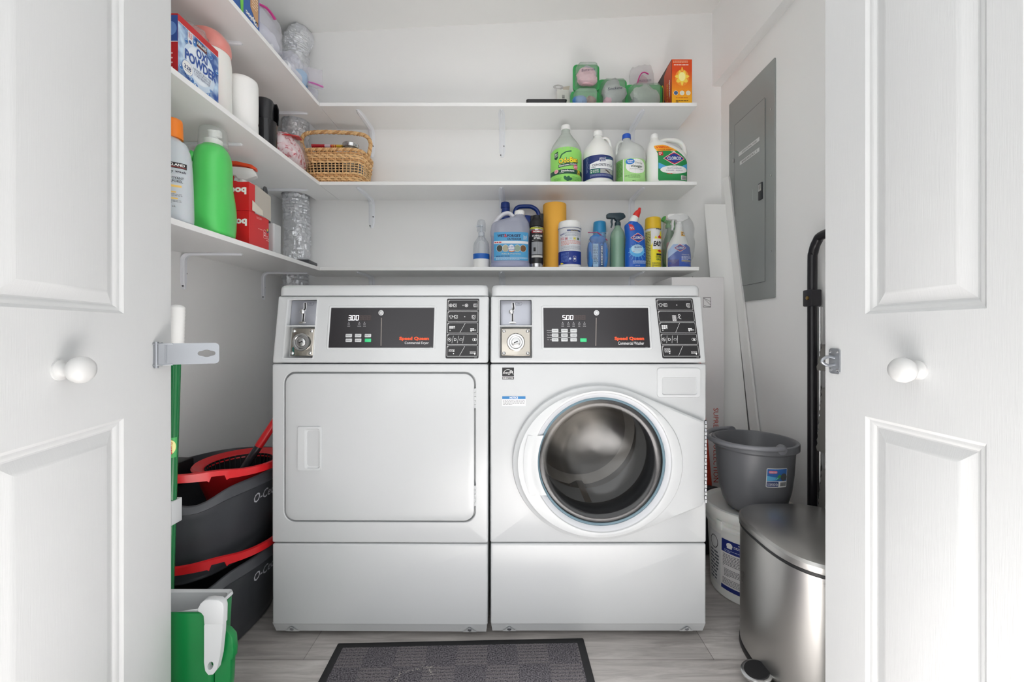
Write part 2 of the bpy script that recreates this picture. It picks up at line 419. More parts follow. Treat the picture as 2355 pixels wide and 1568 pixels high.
# ------------------------------------------------------------------ the room
XL, XR, YB = -1.23, 1.12, 2.19
YF0, YF1 = 0.79, 0.89                      # the closet's front wall
m_wall = mat('wall_paint', (240, 240, 239), 0.7, bump=0.06, bscale=55, bdist=0.001, var=0.015, vscale=2)
m_ceil = mat('ceiling_paint', (236, 236, 234), 0.8, bump=0.1, bscale=70, bdist=0.001)
m_trimw = mat('white_trim', (232, 232, 230), 0.45)
def floor_mat():
    m = bpy.data.materials.new('grey_oak_planks'); m.use_nodes = True; N = m.node_tree.nodes; L = m.node_tree.links; b = N['Principled BSDF']
    tc = N.new('ShaderNodeTexCoord')
    br = N.new('ShaderNodeTexBrick'); br.inputs['Scale'].default_value = 1.0; br.inputs['Brick Width'].default_value = 1.22
    br.inputs['Row Height'].default_value = 0.182; br.inputs['Mortar Size'].default_value = 0.0012; br.offset = 0.37
    br.inputs['Color1'].default_value = (.43, .405, .39, 1); br.inputs['Color2'].default_value = (.56, .535, .515, 1); br.inputs['Mortar'].default_value = (.27, .25, .24, 1)
    br.inputs['Bias'].default_value = 0.0
    mp0 = N.new('ShaderNodeMapping'); mp0.inputs['Location'].default_value = (0.62, 0.06, 0)
    L.new(tc.outputs['Object'], mp0.inputs[0]); L.new(mp0.outputs[0], br.inputs['Vector'])
    mp = N.new('ShaderNodeMapping'); mp.inputs['Scale'].default_value = (1.6, 16, 1); L.new(tc.outputs['Object'], mp.inputs[0])
    n = N.new('ShaderNodeTexNoise'); n.inputs['Scale'].default_value = 3.2; n.inputs['Detail'].default_value = 9; n.inputs['Roughness'].default_value = .62; n.inputs['Distortion'].default_value = .7
    L.new(mp.outputs[0], n.inputs['Vector'])
    cr = N.new('ShaderNodeValToRGB'); cr.color_ramp.elements[0].position = .3; cr.color_ramp.elements[0].color = (.58, .56, .545, 1)
    cr.color_ramp.elements[1].position = .68; cr.color_ramp.elements[1].color = (1.18, 1.17, 1.16, 1); L.new(n.outputs['Fac'], cr.inputs[0])
    mx = N.new('ShaderNodeMix'); mx.data_type = 'RGBA'; mx.blend_type = 'MULTIPLY'; mx.inputs['Factor'].default_value = .8
    L.new(br.outputs['Color'], mx.inputs['A']); L.new(cr.outputs[0], mx.inputs['B'])
    # knots
    mp2 = N.new('ShaderNodeMapping'); mp2.inputs['Scale'].default_value = (2.3, 9, 1); L.new(tc.outputs['Object'], mp2.inputs[0])
    vo = N.new('ShaderNodeTexNoise'); vo.inputs['Scale'].default_value = 1.7; vo.inputs['Detail'].default_value = 3; L.new(mp2.outputs[0], vo.inputs['Vector'])
    c2 = N.new('ShaderNodeValToRGB'); c2.color_ramp.elements[0].position = .70; c2.color_ramp.elements[0].color = (1, 1, 1, 1); c2.color_ramp.elements[1].position = .78; c2.color_ramp.elements[1].color = (.45, .42, .4, 1)
    L.new(vo.outputs['Fac'], c2.inputs[0])
    m3 = N.new('ShaderNodeMix'); m3.data_type = 'RGBA'; m3.blend_type = 'MULTIPLY'; m3.inputs['Factor'].default_value = 1
    L.new(mx.outputs['Result'], m3.inputs['A']); L.new(c2.outputs[0], m3.inputs['B']); L.new(m3.outputs['Result'], b.inputs['Base Color'])
    b.inputs['Roughness'].default_value = .42
    bp = N.new('ShaderNodeBump'); bp.inputs['Strength'].default_value = .12; bp.inputs['Distance'].default_value = .002; L.new(n.outputs['Fac'], bp.inputs['Height']); L.new(bp.outputs[0], b.inputs['Normal'])
    return m
structure(one(box(-3.5, -3.5, -0.05, 3.5, YB + .1, 0.0), floor_mat(), 'floor'))
structure(one(box(XL - .1, YB, 0, XR + .1, YB + .1, 2.85), m_wall, 'wall_back'))
structure(one(box(XL - .1, YF1, 0, XL, YB, 2.85), m_wall, 'wall_left'))
mb = MB(); mb.add(box(XR, YF1, 0, XR + .1, YB, 2.285), m_wall)
mb.add(box(1.073, YF1, 2.285, XR + .1, YB, 2.85), m_wall)     # the upper wall steps in: its underside shows as a lighter ledge
structure(mb.build('wall_right'))
zc = lambda x: 2.628 + .055 * x
v = [(XL - .1, YF1, zc(XL)), (XR + .1, YF1, zc(XR)), (XR + .1, YB + .1, zc(XR)), (XL - .1, YB + .1, zc(XL))]
structure(one((v + [(a, b, c + .06) for a, b, c in v], box(0, 0, 0, 1, 1, 1)[1]), m_ceil, 'ceiling'))
OL, OR_, OT = -0.86, 0.79, 2.42
mb = MB()
mb.add(box(-3.5, YF0, 0, OL, YF1, 2.85), m_wall); mb.add(box(OR_, YF0, 0, 3.5, YF1, 2.85), m_wall); mb.add(box(OL, YF0, OT, OR_, YF1, 2.85), m_wall)
structure(mb.build('wall_front'))
mb = MB()
mb.add(bbox(OL - .06, YF0 - .015, 0, OL, YF0, OT + .06), m_trimw); mb.add(bbox(OR_, YF0 - .015, 0, OR_ + .06, YF0, OT + .06), m_trimw)
mb.add(bbox(OL, YF0 - .015, OT, OR_, YF0, OT + .06), m_trimw)
structure(mb.build('trim_1'))

# ------------------------------------------------------------------ folding doors standing open
def door_paint():
    m = bpy.data.materials.new('white_grained_door'); m.use_nodes = True; N = m.node_tree.nodes; L = m.node_tree.links; b = N['Principled BSDF']
    b.inputs['Base Color'].default_value = (lin(206), lin(207), lin(207), 1); b.inputs['Roughness'].default_value = .42
    tc = N.new('ShaderNodeTexCoord'); mp = N.new('ShaderNodeMapping'); mp.inputs['Scale'].default_value = (1, 60, 2.2)
    L.new(tc.outputs['Object'], mp.inputs[0]); n = N.new('ShaderNodeTexNoise'); n.inputs['Scale'].default_value = 9; n.inputs['Detail'].default_value = 5; n.inputs['Distortion'].default_value = .6
    L.new(mp.outputs[0], n.inputs['Vector']); bp = N.new('ShaderNodeBump'); bp.inputs['Strength'].default_value = .22; bp.inputs['Distance'].default_value = .001
    L.new(n.outputs['Fac'], bp.inputs['Height']); L.new(bp.outputs[0], b.inputs['Normal']); return m
m_door = door_paint()
m_zinc = mat('zinc_plated_steel', (166, 169, 174), .34, .9, bump=.05, bscale=30, rvar=.1)
m_steel = mat('polished_steel', (205, 205, 205), .16, 1.0)
m_knob = mat('white_knob', (204, 204, 203), .38)
def leaf(name, far, near, side, s0, s1, label=None):
    """far, near: plan points of the visible face; side=+1 leaf body lies to +X; s0,s1: far / near edge of the panels (distance from far end)"""
    far = Vector(far); near = Vector(near); d = (near - far); Lh = d.length; d.normalize()
    o = bpy.data.objects.new(name, None); COL.objects.link(o); o.location = (far.x, far.y, 0.0)
    # local frame: +y runs from far edge to near edge along the leaf, face normal points to -side
    ang = atan2(d.y, d.x) - pi / 2; o.rotation_euler = (0, 0, ang); structure(o)
    n = 1 if side < 0 else -1                    # local x direction of the visible face's normal after rotation (rotated by ~180 deg)
    n = 1 if side > 0 else -1
    zt = 2.39; rows = [(0.23, 0.809), (1.009, 1.92), (2.03, 2.28)]
    mb = MB(); t = .034
    # face as rings: for each panel, nested outlines; the stiles and rails fill around them
    def P(y, z, h): return (n * h, y, z)
    def quad(y0, z0, y1, z1): mb.add(([P(y0, z0, 0), P(y1, z0, 0), P(y1, z1, 0), P(y0, z1, 0)], [(0, 1, 2, 3)]), m_door)
    zs = [0.012] + [q for r in rows for q in r] + [zt]
    for i in range(0, len(zs), 2): quad(s0, zs[i], s1, zs[i + 1])
    quad(0, .012, s0, zt); quad(s1, .012, Lh, zt)
    prof = [(0, 0), (.0025, -.0022), (.0055, -.0042), (.009, -.0046), (.0125, -.0062), (.0155, -.0088), (.018, -.0092), (.034, -.0038), (.040, -.0014), (.0412, -.0012)]
    for z0, z1 in rows:
        rings = [[P(s0 + i, z0 + i, h), P(s1 - i, z0 + i, h), P(s1 - i, z1 - i, h), P(s0 + i, z1 - i, h)] for i, h in prof]
        mb.add(bridge(rings, False, True), m_door)
    mb.add(([P(0, .012, 0), P(0, zt, 0), P(0, zt, -t), P(0, .012, -t), P(Lh, .012, 0), P(Lh, zt, 0), P(Lh, zt, -t), P(Lh, .012, -t)],
            [(0, 1, 2, 3), (4, 5, 6, 7), (2, 3, 7, 6), (1, 2, 6, 5), (0, 3, 7, 4)]), m_door)
    return o, mb.build('panel_leaf', o, sharp=20), n, Lh
oL, lfL, nL, _ = leaf('door_1', (-0.773, 0.9265), (-0.680, 0.477), -1, 0.147, 0.396)
oR, lfR, nR, _ = leaf('door_2', (0.687, 0.896), (0.7025, 0.562), 1, 0.096, 0.293)
def knob(parent, n, y, z):
    pr = [(0.0165, 0.0), (0.0165, .003), (.011, .005), (.0095, .011), (.013, .015), (.019, .020), (.0215, .027), (.0205, .034), (.016, .040), (.009, .0428), (.001, .0436)]
    vs, fs = lathe(pr, 32, axis='X')
    return one(([(n * p[0], p[1] + y, p[2] + z) for p in vs], fs), m_knob, 'knob', parent, sharp=60)
knob(oL, nL, 0.281 / cos(.2), 0.914); knob(oR, nR, 0.196, 0.909)
# hasp on the left leaf: hinge plate, pin barrel and slotted strap swung out over the opening
h = MB()
h.add(bbox(nL * .0, .035, .900, nL * .0022, .062, .950, .0008), m_zinc)
hp = h.build('hasp', oL, label='zinc hasp plate screwed near the door edge')
vs, fs = lathe([(.0042, .897), (.0042, .953)], 14); one(([(p[0] + nL * .005, p[1] + .060, p[2]) for p in vs], fs), m_zinc, 'hinge_pin', hp)
mb = MB()                                   # strap outline with a lobed slot, pierced right through
sl = []
for i in range(40):
    t = 2 * pi * i / 40; r = .0085 + .0055 * max(0, cos(2 * t)) ** 1.0 * (1 if abs(cos(t)) > .7 else 0) ; sl.append((.089 + r * cos(t) * 1.15, .9265 + r * sin(t) * .95))
out = rrect(0, .9035, .112, .9495, .008, 4)
c = (.089, .9265); rg = ringset([(sl, .0009), (sl, 0.), (out, 0.), (out, .0009)], c)
vs, fs = bridge(rg, False, False); n_ = len(rg[0]); fs += [(3 * n_ + i, 3 * n_ + (i + 1) % n_, (i + 1) % n_, i) for i in range(n_)]
mb.add((vs, fs), m_zinc); mb.add(tube([(.018, -.0006, .907), (.018, -.0006, .946)], .0016, 8), m_zinc)
for zz in (.9035, .9485): mb.add(bbox(-.004, -.002, zz - .0012, .03, .006, zz + .0012, .0006), m_zinc)
st = mb.build('hasp_strap', hp)
st.location = (nL * .004, .062, 0)
st.rotation_euler = (0, 0, radians(26) - oL.rotation_euler.z)
# staple on the right leaf
h = MB(); h.add(bprism(rrect(.012, .885, .040, .939, .006, 4), 0, nR * .0028, 'X', .001), m_zinc)
sp = h.build('staple_plate', oR, label='zinc staple plate for the hasp')
mb = MB(); mb.add(tube(smooth_path([(nR * .002, .026, .919), (nR * .018, .026, .921), (nR * .030, .026, .912), (nR * .018, .026, .903), (nR * .002, .026, .905)]), .0032, 10), m_zinc)
mb.build('staple', sp)
for yy in (.017, .035):
    for zz in (.893, .931):
        vs, fs = lathe([(.0028, .002), (.0028, .0036), (.001, .004)], 10, axis='X'); one(([(nR * p[0], p[1] + yy, p[2] + zz) for p in vs], fs), m_steel, 'screw', sp)

# ------------------------------------------------------------------ shelves, brackets, duct
m_shelf = mat('white_melamine', (240, 240, 239), .38)
m_brk = mat('white_enamel_bracket', (236, 238, 242), .35)
ZU, ZM, ZLo = 2.072, 1.694, 1.284; TH = .0165; XS = -.925; YS = 1.96; DX, DY, DR = -1.118, 2.115, .062
where = {ZU: 'top', ZM: 'middle', ZLo: 'bottom'}
for z in (ZU, ZM, ZLo):
    poly = [(XL, YF1 + .02), (XS, YF1 + .02), (XS, YB), (DX + DR + .006, YB)]
    for k in range(13):
        t = pi * k / 12; poly.append((DX + (DR + .006) * cos(t), DY - (DR + .006) * sin(t)))
    poly += [(DX - DR - .006, YB), (XL, YB)]
    o = one(prism(poly, z - TH, z, 'Z'), m_shelf, 'shelf')
    tag(o, 'white shelf along the left wall, %s one of three, notched round the foil duct' % where[z], 'shelf', 'white wall shelves')
    o = one(bbox(XS + .0015, YS, z - TH, .887 if z != ZLo else .898, YB, z, .0008, 1), m_shelf, 'shelf')
    tag(o, 'white shelf across the back wall, %s one of three' % where[z], 'shelf', 'white wall shelves')
def bracket(loc, rz, label, hl=.2, vl=.15):
    t = thing('shelf_bracket', label, 'bracket', loc, rz, 'white angled shelf brackets')
    # local: wall plane y=0 behind, arm runs to -y under the shelf (z=0 = underside)
    mb = MB(); c = .026; w_ = .0165
    path = [(0, -.0035, -vl)] + [(0, -.0035, -vl + (vl - c) * k / 4) for k in range(1, 4)]
    for k in range(7):
        a = radians(90 * k / 6); path.append((0, -.0035 - c * (1 - cos(a)), -.0035 - c + c * sin(a)))
    path += [(0, -.0035 - c - (hl - c) * k / 4, -.0035) for k in range(1, 5)]
    def sweep(w0, th, lift, ends):
        P = [Vector(p) for p in path]; rings = []
        for i, p in enumerate(P):
            tdir = (P[min(i + 1, len(P) - 1)] - P[max(i - 1, 0)]).normalized(); nn = Vector((0, tdir.z, -tdir.y)) * -1
            if nn.y > 0 and abs(nn.y) > .5: nn = -nn
            ww = w0 * (ends if i in (0, len(P) - 1) else 1)
            nn = Vector((0, -abs(tdir.z), -abs(tdir.y))).normalized()
            a = p + nn * lift; b = a + nn * th
            rings.append([(-ww, a.y, a.z), (ww, a.y, a.z), (ww * .8, b.y, b.z), (-ww * .8, b.y, b.z)])
        return bridge(rings)
    mb.add(sweep(w_, .0022, -.0028, .5), m_brk)
    pl = mb.build('flange', t, sharp=60)
    mb = MB(); mb.add(sweep(w_ * .42, .006, -.0008, .3), m_brk); mb.build('rib', t, sharp=50)
    for (sx, sy, sz, ax) in ((-.0085, -.0025, -vl + .012, 'Y'), (.0085, -.0025, -vl + .06, 'Y'), (0, -hl + .012, -.0028, 'Z')):
        pr = [(.0032, -.0005), (.0032, -.0035), (.0016, -.0048)]
        vs, fs = lathe(pr, 10, axis=ax); one(([(p[0] + sx, p[1] + sy, p[2] + sz) for p in vs], fs), mat('dark_screw', (95, 95, 98), .4, .8), 'screw', t)
for z in (ZU, ZM, ZLo):
    for i, x in enumerate((-.751, -.052, .640)):
        bracket((x, YB, z - TH), 0, 'white metal bracket on the back wall under the %s shelf, %s of three' % (where[z], ('leftmost', 'middle one', 'rightmost')[i]))
    for i, y in enumerate((1.53, 2.02)):
        bracket((XL, y, z - TH), pi / 2, 'white metal bracket on the left wall under the %s shelf, %s' % (where[z], ('nearer one', 'by the foil duct')[i]), .215, .135)
m_foil = mat('crinkled_foil', (226, 228, 232), .3, .85, bump=1.0, bscale=75, bdist=.006)
rings = []; path = []
R = random.Random(4)
pts = [(DX, DY, .55), (DX, DY, .9), (DX + .004, DY, 1.1), (DX - .002, DY, 1.26), (DX, DY, 1.3), (DX + .014, DY - .012, 1.42), (DX + .006, DY, 1.56), (DX, DY, 1.68), (DX, DY, 1.9), (DX, DY, 2.06), (DX, DY, 2.2), (DX, DY, 2.38), (DX, DY + .005, 2.46), (DX, DY + .03, 2.515), (DX + .0, DY + .072, 2.53)]
path = smooth_path(pts, 14); n = 56; m = len(path)
for i, p in enumerate(path):
    T = (path[min(i + 1, m - 1)] - path[max(i - 1, 0)]).normalized(); s_ = Vector((1, 0, 0)); q = s_.cross(T).normalized(); ring = []
    for k in range(n):
        a = 2 * pi * k / n; rr = DR * (.93 + (.055 if i % 2 else -.0)) + .009 * noise.noise(Vector((cos(a) * 3.2, sin(a) * 3.2, p.z * 42))) + .005 * noise.noise(Vector((cos(a) * 8, sin(a) * 8, p.z * 90)))
        rr = min(rr, DR + .004)
        ring.append(tuple(p + s_ * cos(a) * rr + q * sin(a) * rr))
    rings.append(ring)
o = one(bridge(rings), m_foil, 'foil_duct', sharp=25)
tag(o, 'silver crinkled foil vent duct rising in the back left corner behind the dryer', 'duct')
# ------------------------------------------------------------------ dryer and washer
m_enamel = mat('white_enamel', (194, 196, 197), .2, spec=.5, coat=.25)
m_plast = mat('white_plastic', (202, 204, 205), .3)
m_black = mat('black_panel', (44, 42, 45), .35)
m_blackdecal = mat('black_decal', (30, 29, 31), .4)
m_greyplate = mat('brushed_grey_plate', (172, 174, 182), .32, .75, bump=.04, bscale=60, stretch=(1, 1, 30))
m_plate = mat('bright_steel_plate', (188, 182, 172), .18, .95, rvar=.08)
m_dark = mat('dark_gap', (28, 28, 30), .6)
m_rubber = mat('dark_rubber', (38, 38, 40), .55)
W255 = C(238, 238, 238); G200 = C(200, 200, 202); BLK = C(20, 20, 22)
Y0 = 1.291; KS = .158; ZC = .8755; ZT = 1.0905; ZTOP = 1.127; WM = .683; DM = .69
def machine(kind, name, label, xw, rz):
    T = thing(name, label, kind, (xw, Y0, 0), rz)
    def fb(px, py): return X(px, Y0) - xw, Z(py, Y0)
    def fc(px, py):
        a = (py - HY) / F; Y = (Y0 + KS * (CZ - ZC)) / (1 + KS * a); return X(px, Y) - xw, CZ - a * Y
    SH = shear(KS, ZC); cm = lambda u, v, off: (u, KS * (v - ZC) - off, v)
    # lower access panel with a receding kick edge and corner dimples
    mb = MB(); mb.add(shell((.001, .048, WM - .001, .3045), .006, .006, DM - .01), m_enamel)
    v, f = box(.0022, 0.0, .020, WM - .0022, DM - .02, .0555); v = [(p[0] + (.004 if p[0] < .1 else -.004) * (p[2] < .03), p[1] + (.014 if p[2] < .03 and p[1] < .1 else .0003 if p[1] < .1 else 0), p[2]) for p in v]
    mb.add((v, f), m_enamel); lp = mb.build('lower_panel', T)
    for u in ((.062, .625) if kind == 'dryer' else (.060, .622)):
        d = MB(); d.add(([(u - .022, .0072, .0235), (u + .022, .0072, .0235), (u, -.0012, .043), (u, .012, .03), ], [(0, 1, 2), (0, 2, 3), (1, 3, 2), (0, 3, 1)]), m_enamel)
        vs, fs = lathe([(.0062, 0), (.0062, -.002), (.003, -.0032)], 14, axis='Y'); d.add(([(p[0] + u, p[1] + .004, p[2] + .0345) for p in vs], fs), m_zinc)
        d.build('corner_screw', lp)
    # feet
    for fx, fy in ((.05, .10), (WM - .05, .10), (.05, .6), (WM - .05, .6)):
        one(lathe([(.022, 0), (.022, .008), (.01, .01), (.01, .022)], 16, fx, fy), m_rubber, 'foot', T)
    # body front
    if kind == 'dryer':
        a = fb(653, 1200); b = fb(1094, 855); hole = rrect(a[0], a[1], b[0], b[1], .036, 8)
    else:
        cc = fb(1380, 1057); hole = ellipse(cc[0], cc[1], .205, .205, 64)
    mb = MB(); mb.add(shell((0, .3075, WM, .872), .006, .006, DM, hole, .016 if kind == 'dryer' else .30, .002, floor=kind == 'dryer'), m_enamel)
    body = mb.build('body', T, sharp=30)
    # control housing and top
    cu0, cv0 = fc(650 if kind == 'dryer' else 1147, 825); cu1, cv1 = fc(731 if kind == 'dryer' else 1224, 688)
    hole2 = rrect(cu0 + .003, cv0 + .003, cu1 - .002, cv1 - .002, .003, 3)
    mb = MB(); mb.add(shell((0, ZC, WM, ZT - .001), .006, .007, DM - .03, hole2, .030, .002), m_enamel, SH)
    hs = mb.build('control_housing', T, sharp=30)
    mb = MB(); x0 = .002; v = []
    rg = []
    for i, h in ((.0, 0.0), (.0, .012), (.001, .024), (.005, .031), (.012, .0352), (.02, .0365)):
        ring = rrect(x0 + i * .5, i, WM - x0 - i * .5, DM - .04, .02, 6); rg.append([(p[0], p[1] + KS * (ZT - ZC) - .0015, ZT + h) for p in ring])
    mb.add(bridge(rg), m_enamel); mb.build('top_panel', T, sharp=40)
    # coin slot bay: raised surround, grey slide plate, steel lock plate
    d = MB(); fr = [(rrect(cu0 - .001, cv0 - .001, cu1 + .002, cv1 + .002, .005, 4), 0.0), (rrect(cu0, cv0, cu1 + .001, cv1 + .001, .004, 4), -.003), (rrect(cu0 + .002, cv0 + .002, cu1 - .001, cv1 - .001, .003, 4), -.003), (rrect(cu0 + .003, cv0 + .003, cu1 - .002, cv1 - .002, .003, 4), 0.001)]
    d.add(bridge(ringset(fr, ((cu0 + cu1) / 2, (cv0 + cv1) / 2)), False, False), m_plast, SH)
    vm = fc(700, 749)[1]; d.add(bbox(cu0 + .002, -.002, vm - .0025, cu1 - .001, .028, vm + .0015, .001), m_plast, SH)
    su = d.build('coin_bay_surround', T)
    mb = MB(); mb.add(bbox(cu0 + .004, .017, vm + .002, cu1 - .003, .03, cv1 - .003, .002), m_greyplate, SH)
    pl = mb.build('coin_slide_plate', T, label='grey metal coin plate with a slot')
    uc = (cu0 + cu1) / 2 - (.010 if kind == 'washer' else .002); q = Decal(lambda u, v, off: (u, KS * (v - ZC) + .017 - off, v))
    zt = cv1 - .010; zb = vm + .010; zm = (zt + zb) / 2 + .003
    def band(o_, w_): return [(uc - .003 - o_, zt), (uc + .004 + o_, zt - .001), (uc + .0065 + o_, zm + .006), (uc + .001, zm)]
    q.path([(uc + .002, zt), (uc + .004, zm + .010), (uc - .004, zm + .002)], .011, G200, 0); q.path([(uc + .002, zt - .001), (uc + .004, zm + .010), (uc - .004, zm + .002)], .0045, BLK, 1)
    q.rect(uc - .005, zb, uc + .005, zm - .006, G200, 0); q.rect(uc - .0022, zb + .002, uc + .0022, zm - .005, BLK, 1)
    q.frame(uc + .009, zt - .009, uc + .031, zt + .002, .005, .0007, C(90, 92, 100), 1); q.text('25¢', uc + .020, zt - .0035, .005, C(70, 72, 80), 1)
    q.build('coin_slot', pl)
    vs, fs = lathe([(.0078, 0), (.0078, -.005), (.005, -.0075), (.001, -.008)], 20, axis='Y')
    one(([(p[0] + uc - .004, p[1] + .016 + KS * (zm - ZC), p[2] + zm) for p in vs], fs), m_steel, 'coin_catch', pl)
    vs, fs = lathe([(.012, 0), (.012, -.004), (.004, -.006)], 20, axis='Y'); one(([(p[0] + uc, p[1] + .016 + KS * (zb - ZC), p[2] * .35 + zb) for p in vs], fs), m_steel, 'coin_cup', pl)
    l0 = cu0 + (.016 if kind == 'dryer' else .007); l1 = cu1 - .006; b0 = cv0 + .008; b1 = vm - .008
    mb = MB(); mb.add(bbox(l0, .008, b0, l1, .03, b1, .004), m_plate, SH); lk = mb.build('lock_plate', T, label='shiny steel lock plate with four rivets')
    lc = ((l0 + l1) / 2, (b0 + b1) / 2); yo = .008 + KS * (lc[1] - ZC)
    for su_, sv_ in ((-1, -1), (1, -1), (-1, 1), (1, 1)):
        vs, fs = lathe([(.0055, 0), (.0055, -.0015), (.0035, -.0035), (.0005, -.0045)], 16, axis='Y'); vz = lc[1] + sv_ * ((b1 - b0) / 2 - .009)
        one(([(p[0] + lc[0] + su_ * ((l1 - l0) / 2 - .009), p[1] + .008 + KS * (vz - ZC), p[2] + vz) for p in vs], fs), m_steel, 'rivet', lk)
    vs, fs = lathe([(.029, .002), (.029, -.006), (.0265, -.010), (.0215, -.010), (.019, -.004), (.015, -.004), (.0135, -.009), (.012, -.010), (.001, -.010)], 40, axis='Y')
    ly = one(([(p[0] + lc[0], p[1] + yo, p[2] + lc[1]) for p in vs], fs), m_steel, 'lock_cylinder', lk)
    if kind == 'dryer': Decal(lambda u, v, off: (u, KS * (v - ZC) + .008 - off, v)).path([(l0 + .010, b0 + .028), (l0 + .013, b0 + .003)], .0055, C(30, 84, 76)).build('green_tag', lk, label='small green tag')
    Decal(lambda u, v, off: (u, yo - .0098 - off, v)).line((lc[0] - .006, lc[1] - .002), (lc[0] + .006, lc[1] + .003), .0035, BLK).build('keyhole', ly)
    # raised bezel and the dark panel
    k0 = 0 if kind == 'dryer' else 494
    a = fc(756 + (0 if kind == 'dryer' else 495), 799); b = fc(999 + (0 if kind == 'dryer' else 491), 708)
    mg = .0075; cc = ((a[0] + b[0]) / 2, (a[1] + b[1]) / 2)
    def rr(e, r): return rrect(a[0] - e, a[1] - e, b[0] + e, b[1] + e, r, 4)
    mb = MB(); mb.add(bridge(ringset([(rr(mg, .006), .0), (rr(mg - .002, .005), -.0022), (rr(.002, .002), -.0022), (rr(0, .001), .0)], cc), False, False), m_plast, SH); bz = mb.build('panel_bezel', T)
    mb = MB(); mb.add(bprism(rrect(a[0], a[1], b[0], b[1], .001, 2), -.0012, .002, 'Y', .0003), m_black, SH)
    pn = mb.build('control_panel', T, label='black control panel')
    D = Decal(lambda u, v, off: (u, KS * (v - ZC) - .0012 - off, v), .0002, .0002)
    def R2(p, q_, m, l=0): (x_0, y_1), (x_1, y_0) = fc(*p), fc(*q_); D.rect(x_0, y_0, x_1, y_1, m, l)
    dr = kind == 'dryer'
    orange = C(238, 84, 38); o1 = fc(953 if dr else 1447, 779); D.text('Speed Queen', o1[0], o1[1], .0135, orange, 1, w=X(988, Y0 + .015) - X(920, Y0 + .015), bold=.05)
    o1 = fc(959 if dr else 1451, 789); D.text('Commercial Dryer' if dr else 'Commercial Washer', o1[0], o1[1], .0098, W255, 1, w=(X(987, Y0 + .015) - X(932, Y0 + .015)) * (1 if dr else 1.08))
    sx = 878 if dr else 1371; p = fc(sx, 731); q_ = fc(sx - 1, 795); D.line(p, q_, .0022, C(150, 142, 135), 1)
    p = fc(994 if dr else 1489, 799); D.text('801557', p[0] - .003, p[1] + .0012, .0016, G200, 1)
    ind = ((803, 'START'), (827, 'DRYING'), (839, 'COOL')) if dr else ((1294, 'START'), (1307, 'WASH'), (1319, 'RINSE'), (1332, 'SPIN'), (1344, 'DOOR'))
    for x_, s_ in ind:
        p = fc(x_, 741); D.ell(p[0], p[1], .0011, .0011, G200, 1, 8); p = fc(x_, 745); D.frame(p[0] - .003, p[1] - .0022, p[0] + .003, p[1] + .0022, .001, .0007, G200, 1)
        p = fc(x_, 750); D.text(s_, p[0], p[1], .0022, W255, 1)
    if not dr:
        for k, yy in enumerate((760, 770.5, 781)):
            p = fc(1261, yy); D.text(('Wash', 'Temp', 'Dry')[k], p[0], p[1], .003, W255, 1); p = fc(1267, yy); D.ell(p[0], p[1], .0016, .0016, G200, 1, 8)
            if k < 2: p = fc(1258, yy + 5); q_ = fc(1326, yy + 5.2); D.line(p, q_, .0009, G200, 1)
    D.build('panel_lettering', pn, label='orange and white lettering')
    # lit digits
    D = Decal(lambda u, v, off: (u, KS * (v - ZC) - .0012 - off, v), .0004, .0002)
    dx0, dx1 = (802, 855) if dr else (1294, 1347)
    a = fc(dx0 - 1, 737 if dr else 736); b = fc(dx1, 724)
    D.rect(a[0], a[1], b[0], b[1], C(58, 50, 50), 0)
    seg = {'3': 'abgcd', '5': 'afgcd', '0': 'abcdef', '8': 'abcdefg'}
    lit = mat('lit_digits', (245, 248, 255), .4, emit=1.3); dim = C(80, 70, 70)
    dw = (b[0] - a[0]) / 6.3; dh = (b[1] - a[1]) * .82; zb_ = a[1] + (b[1] - a[1]) * .09
    for i, ch in enumerate(('3' if dr else '5') + '00888'):
        x_ = a[0] + .0012 + i * dw * 1.02; w_ = dw * .66; t = .0019
        S7 = {'a': ((0, 1), (1, 1)), 'b': ((1, .5), (1, 1)), 'c': ((1, 0), (1, .5)), 'd': ((0, 0), (1, 0)), 'e': ((0, 0), (0, .5)), 'f': ((0, .5), (0, 1)), 'g': ((0, .5), (1, .5))}
        for k_ in seg[ch]:
            (x1_, z1_), (x2_, z2_) = S7[k_]
            D.line((x_ + x1_ * w_ + z1_ * .001, zb_ + z1_ * dh), (x_ + x2_ * w_ + z2_ * .001, zb_ + z2_ * dh), t if i < 3 else .001, lit if i < 3 else dim, 1)
        if i == 0: D.ell(x_ + w_ + .0026, zb_ + .0003, .0013, .0013, lit, 1, 8)
    D.build('digital_display', pn, label='lit digits on the display')
    # buttons
    names = [['HIGH', 'LOW', 'NO'], ['MED', 'DELICATE', '']] if dr else [['NORMAL', 'PERM', 'DELIC'], ['WARM', 'MEDIUM', 'COLD'], ['HOT', 'WARM', 'COLD']]
    for j, row in enumerate(names):
        for i, s_ in enumerate(row):
            if dr: x_, y_ = (803, 824.5, 847)[i], (771.5, 782.5)[j]
            else: x_, y_ = (1276.5, 1298, 1319)[i], (760, 770.5, 781)[j]
            green = dr and j == 1 and i == 2
            a = fc(x_ - 7.6, y_ + 4.0); b = fc(x_ + 7.6, y_ - 4.0); mb = MB()
            mb.add(bbox(a[0], -.0032, a[1], b[0], 0, b[1], .0016, 2), C(60, 200, 130, .3) if green else m_plast, SH)
            bo = mb.build('button', pn, label='green start button' if green else None)
            if s_: Decal(lambda u, v, off: (u, KS * (v - ZC) - .0032 - off, v), .0002).text(s_, (a[0] + b[0]) / 2, (a[1] + b[1]) / 2, .0034, C(60, 60, 64), 1, w=.014).build('button_print', bo)
    if not dr:
        a = fc(1334, 786); b = fc(1349, 777.5); mb = MB(); mb.add(bbox(a[0], -.0032, a[1], b[0], 0, b[1], .0016, 2), C(60, 200, 130, .3), SH); mb.build('button', pn, label='green start button')
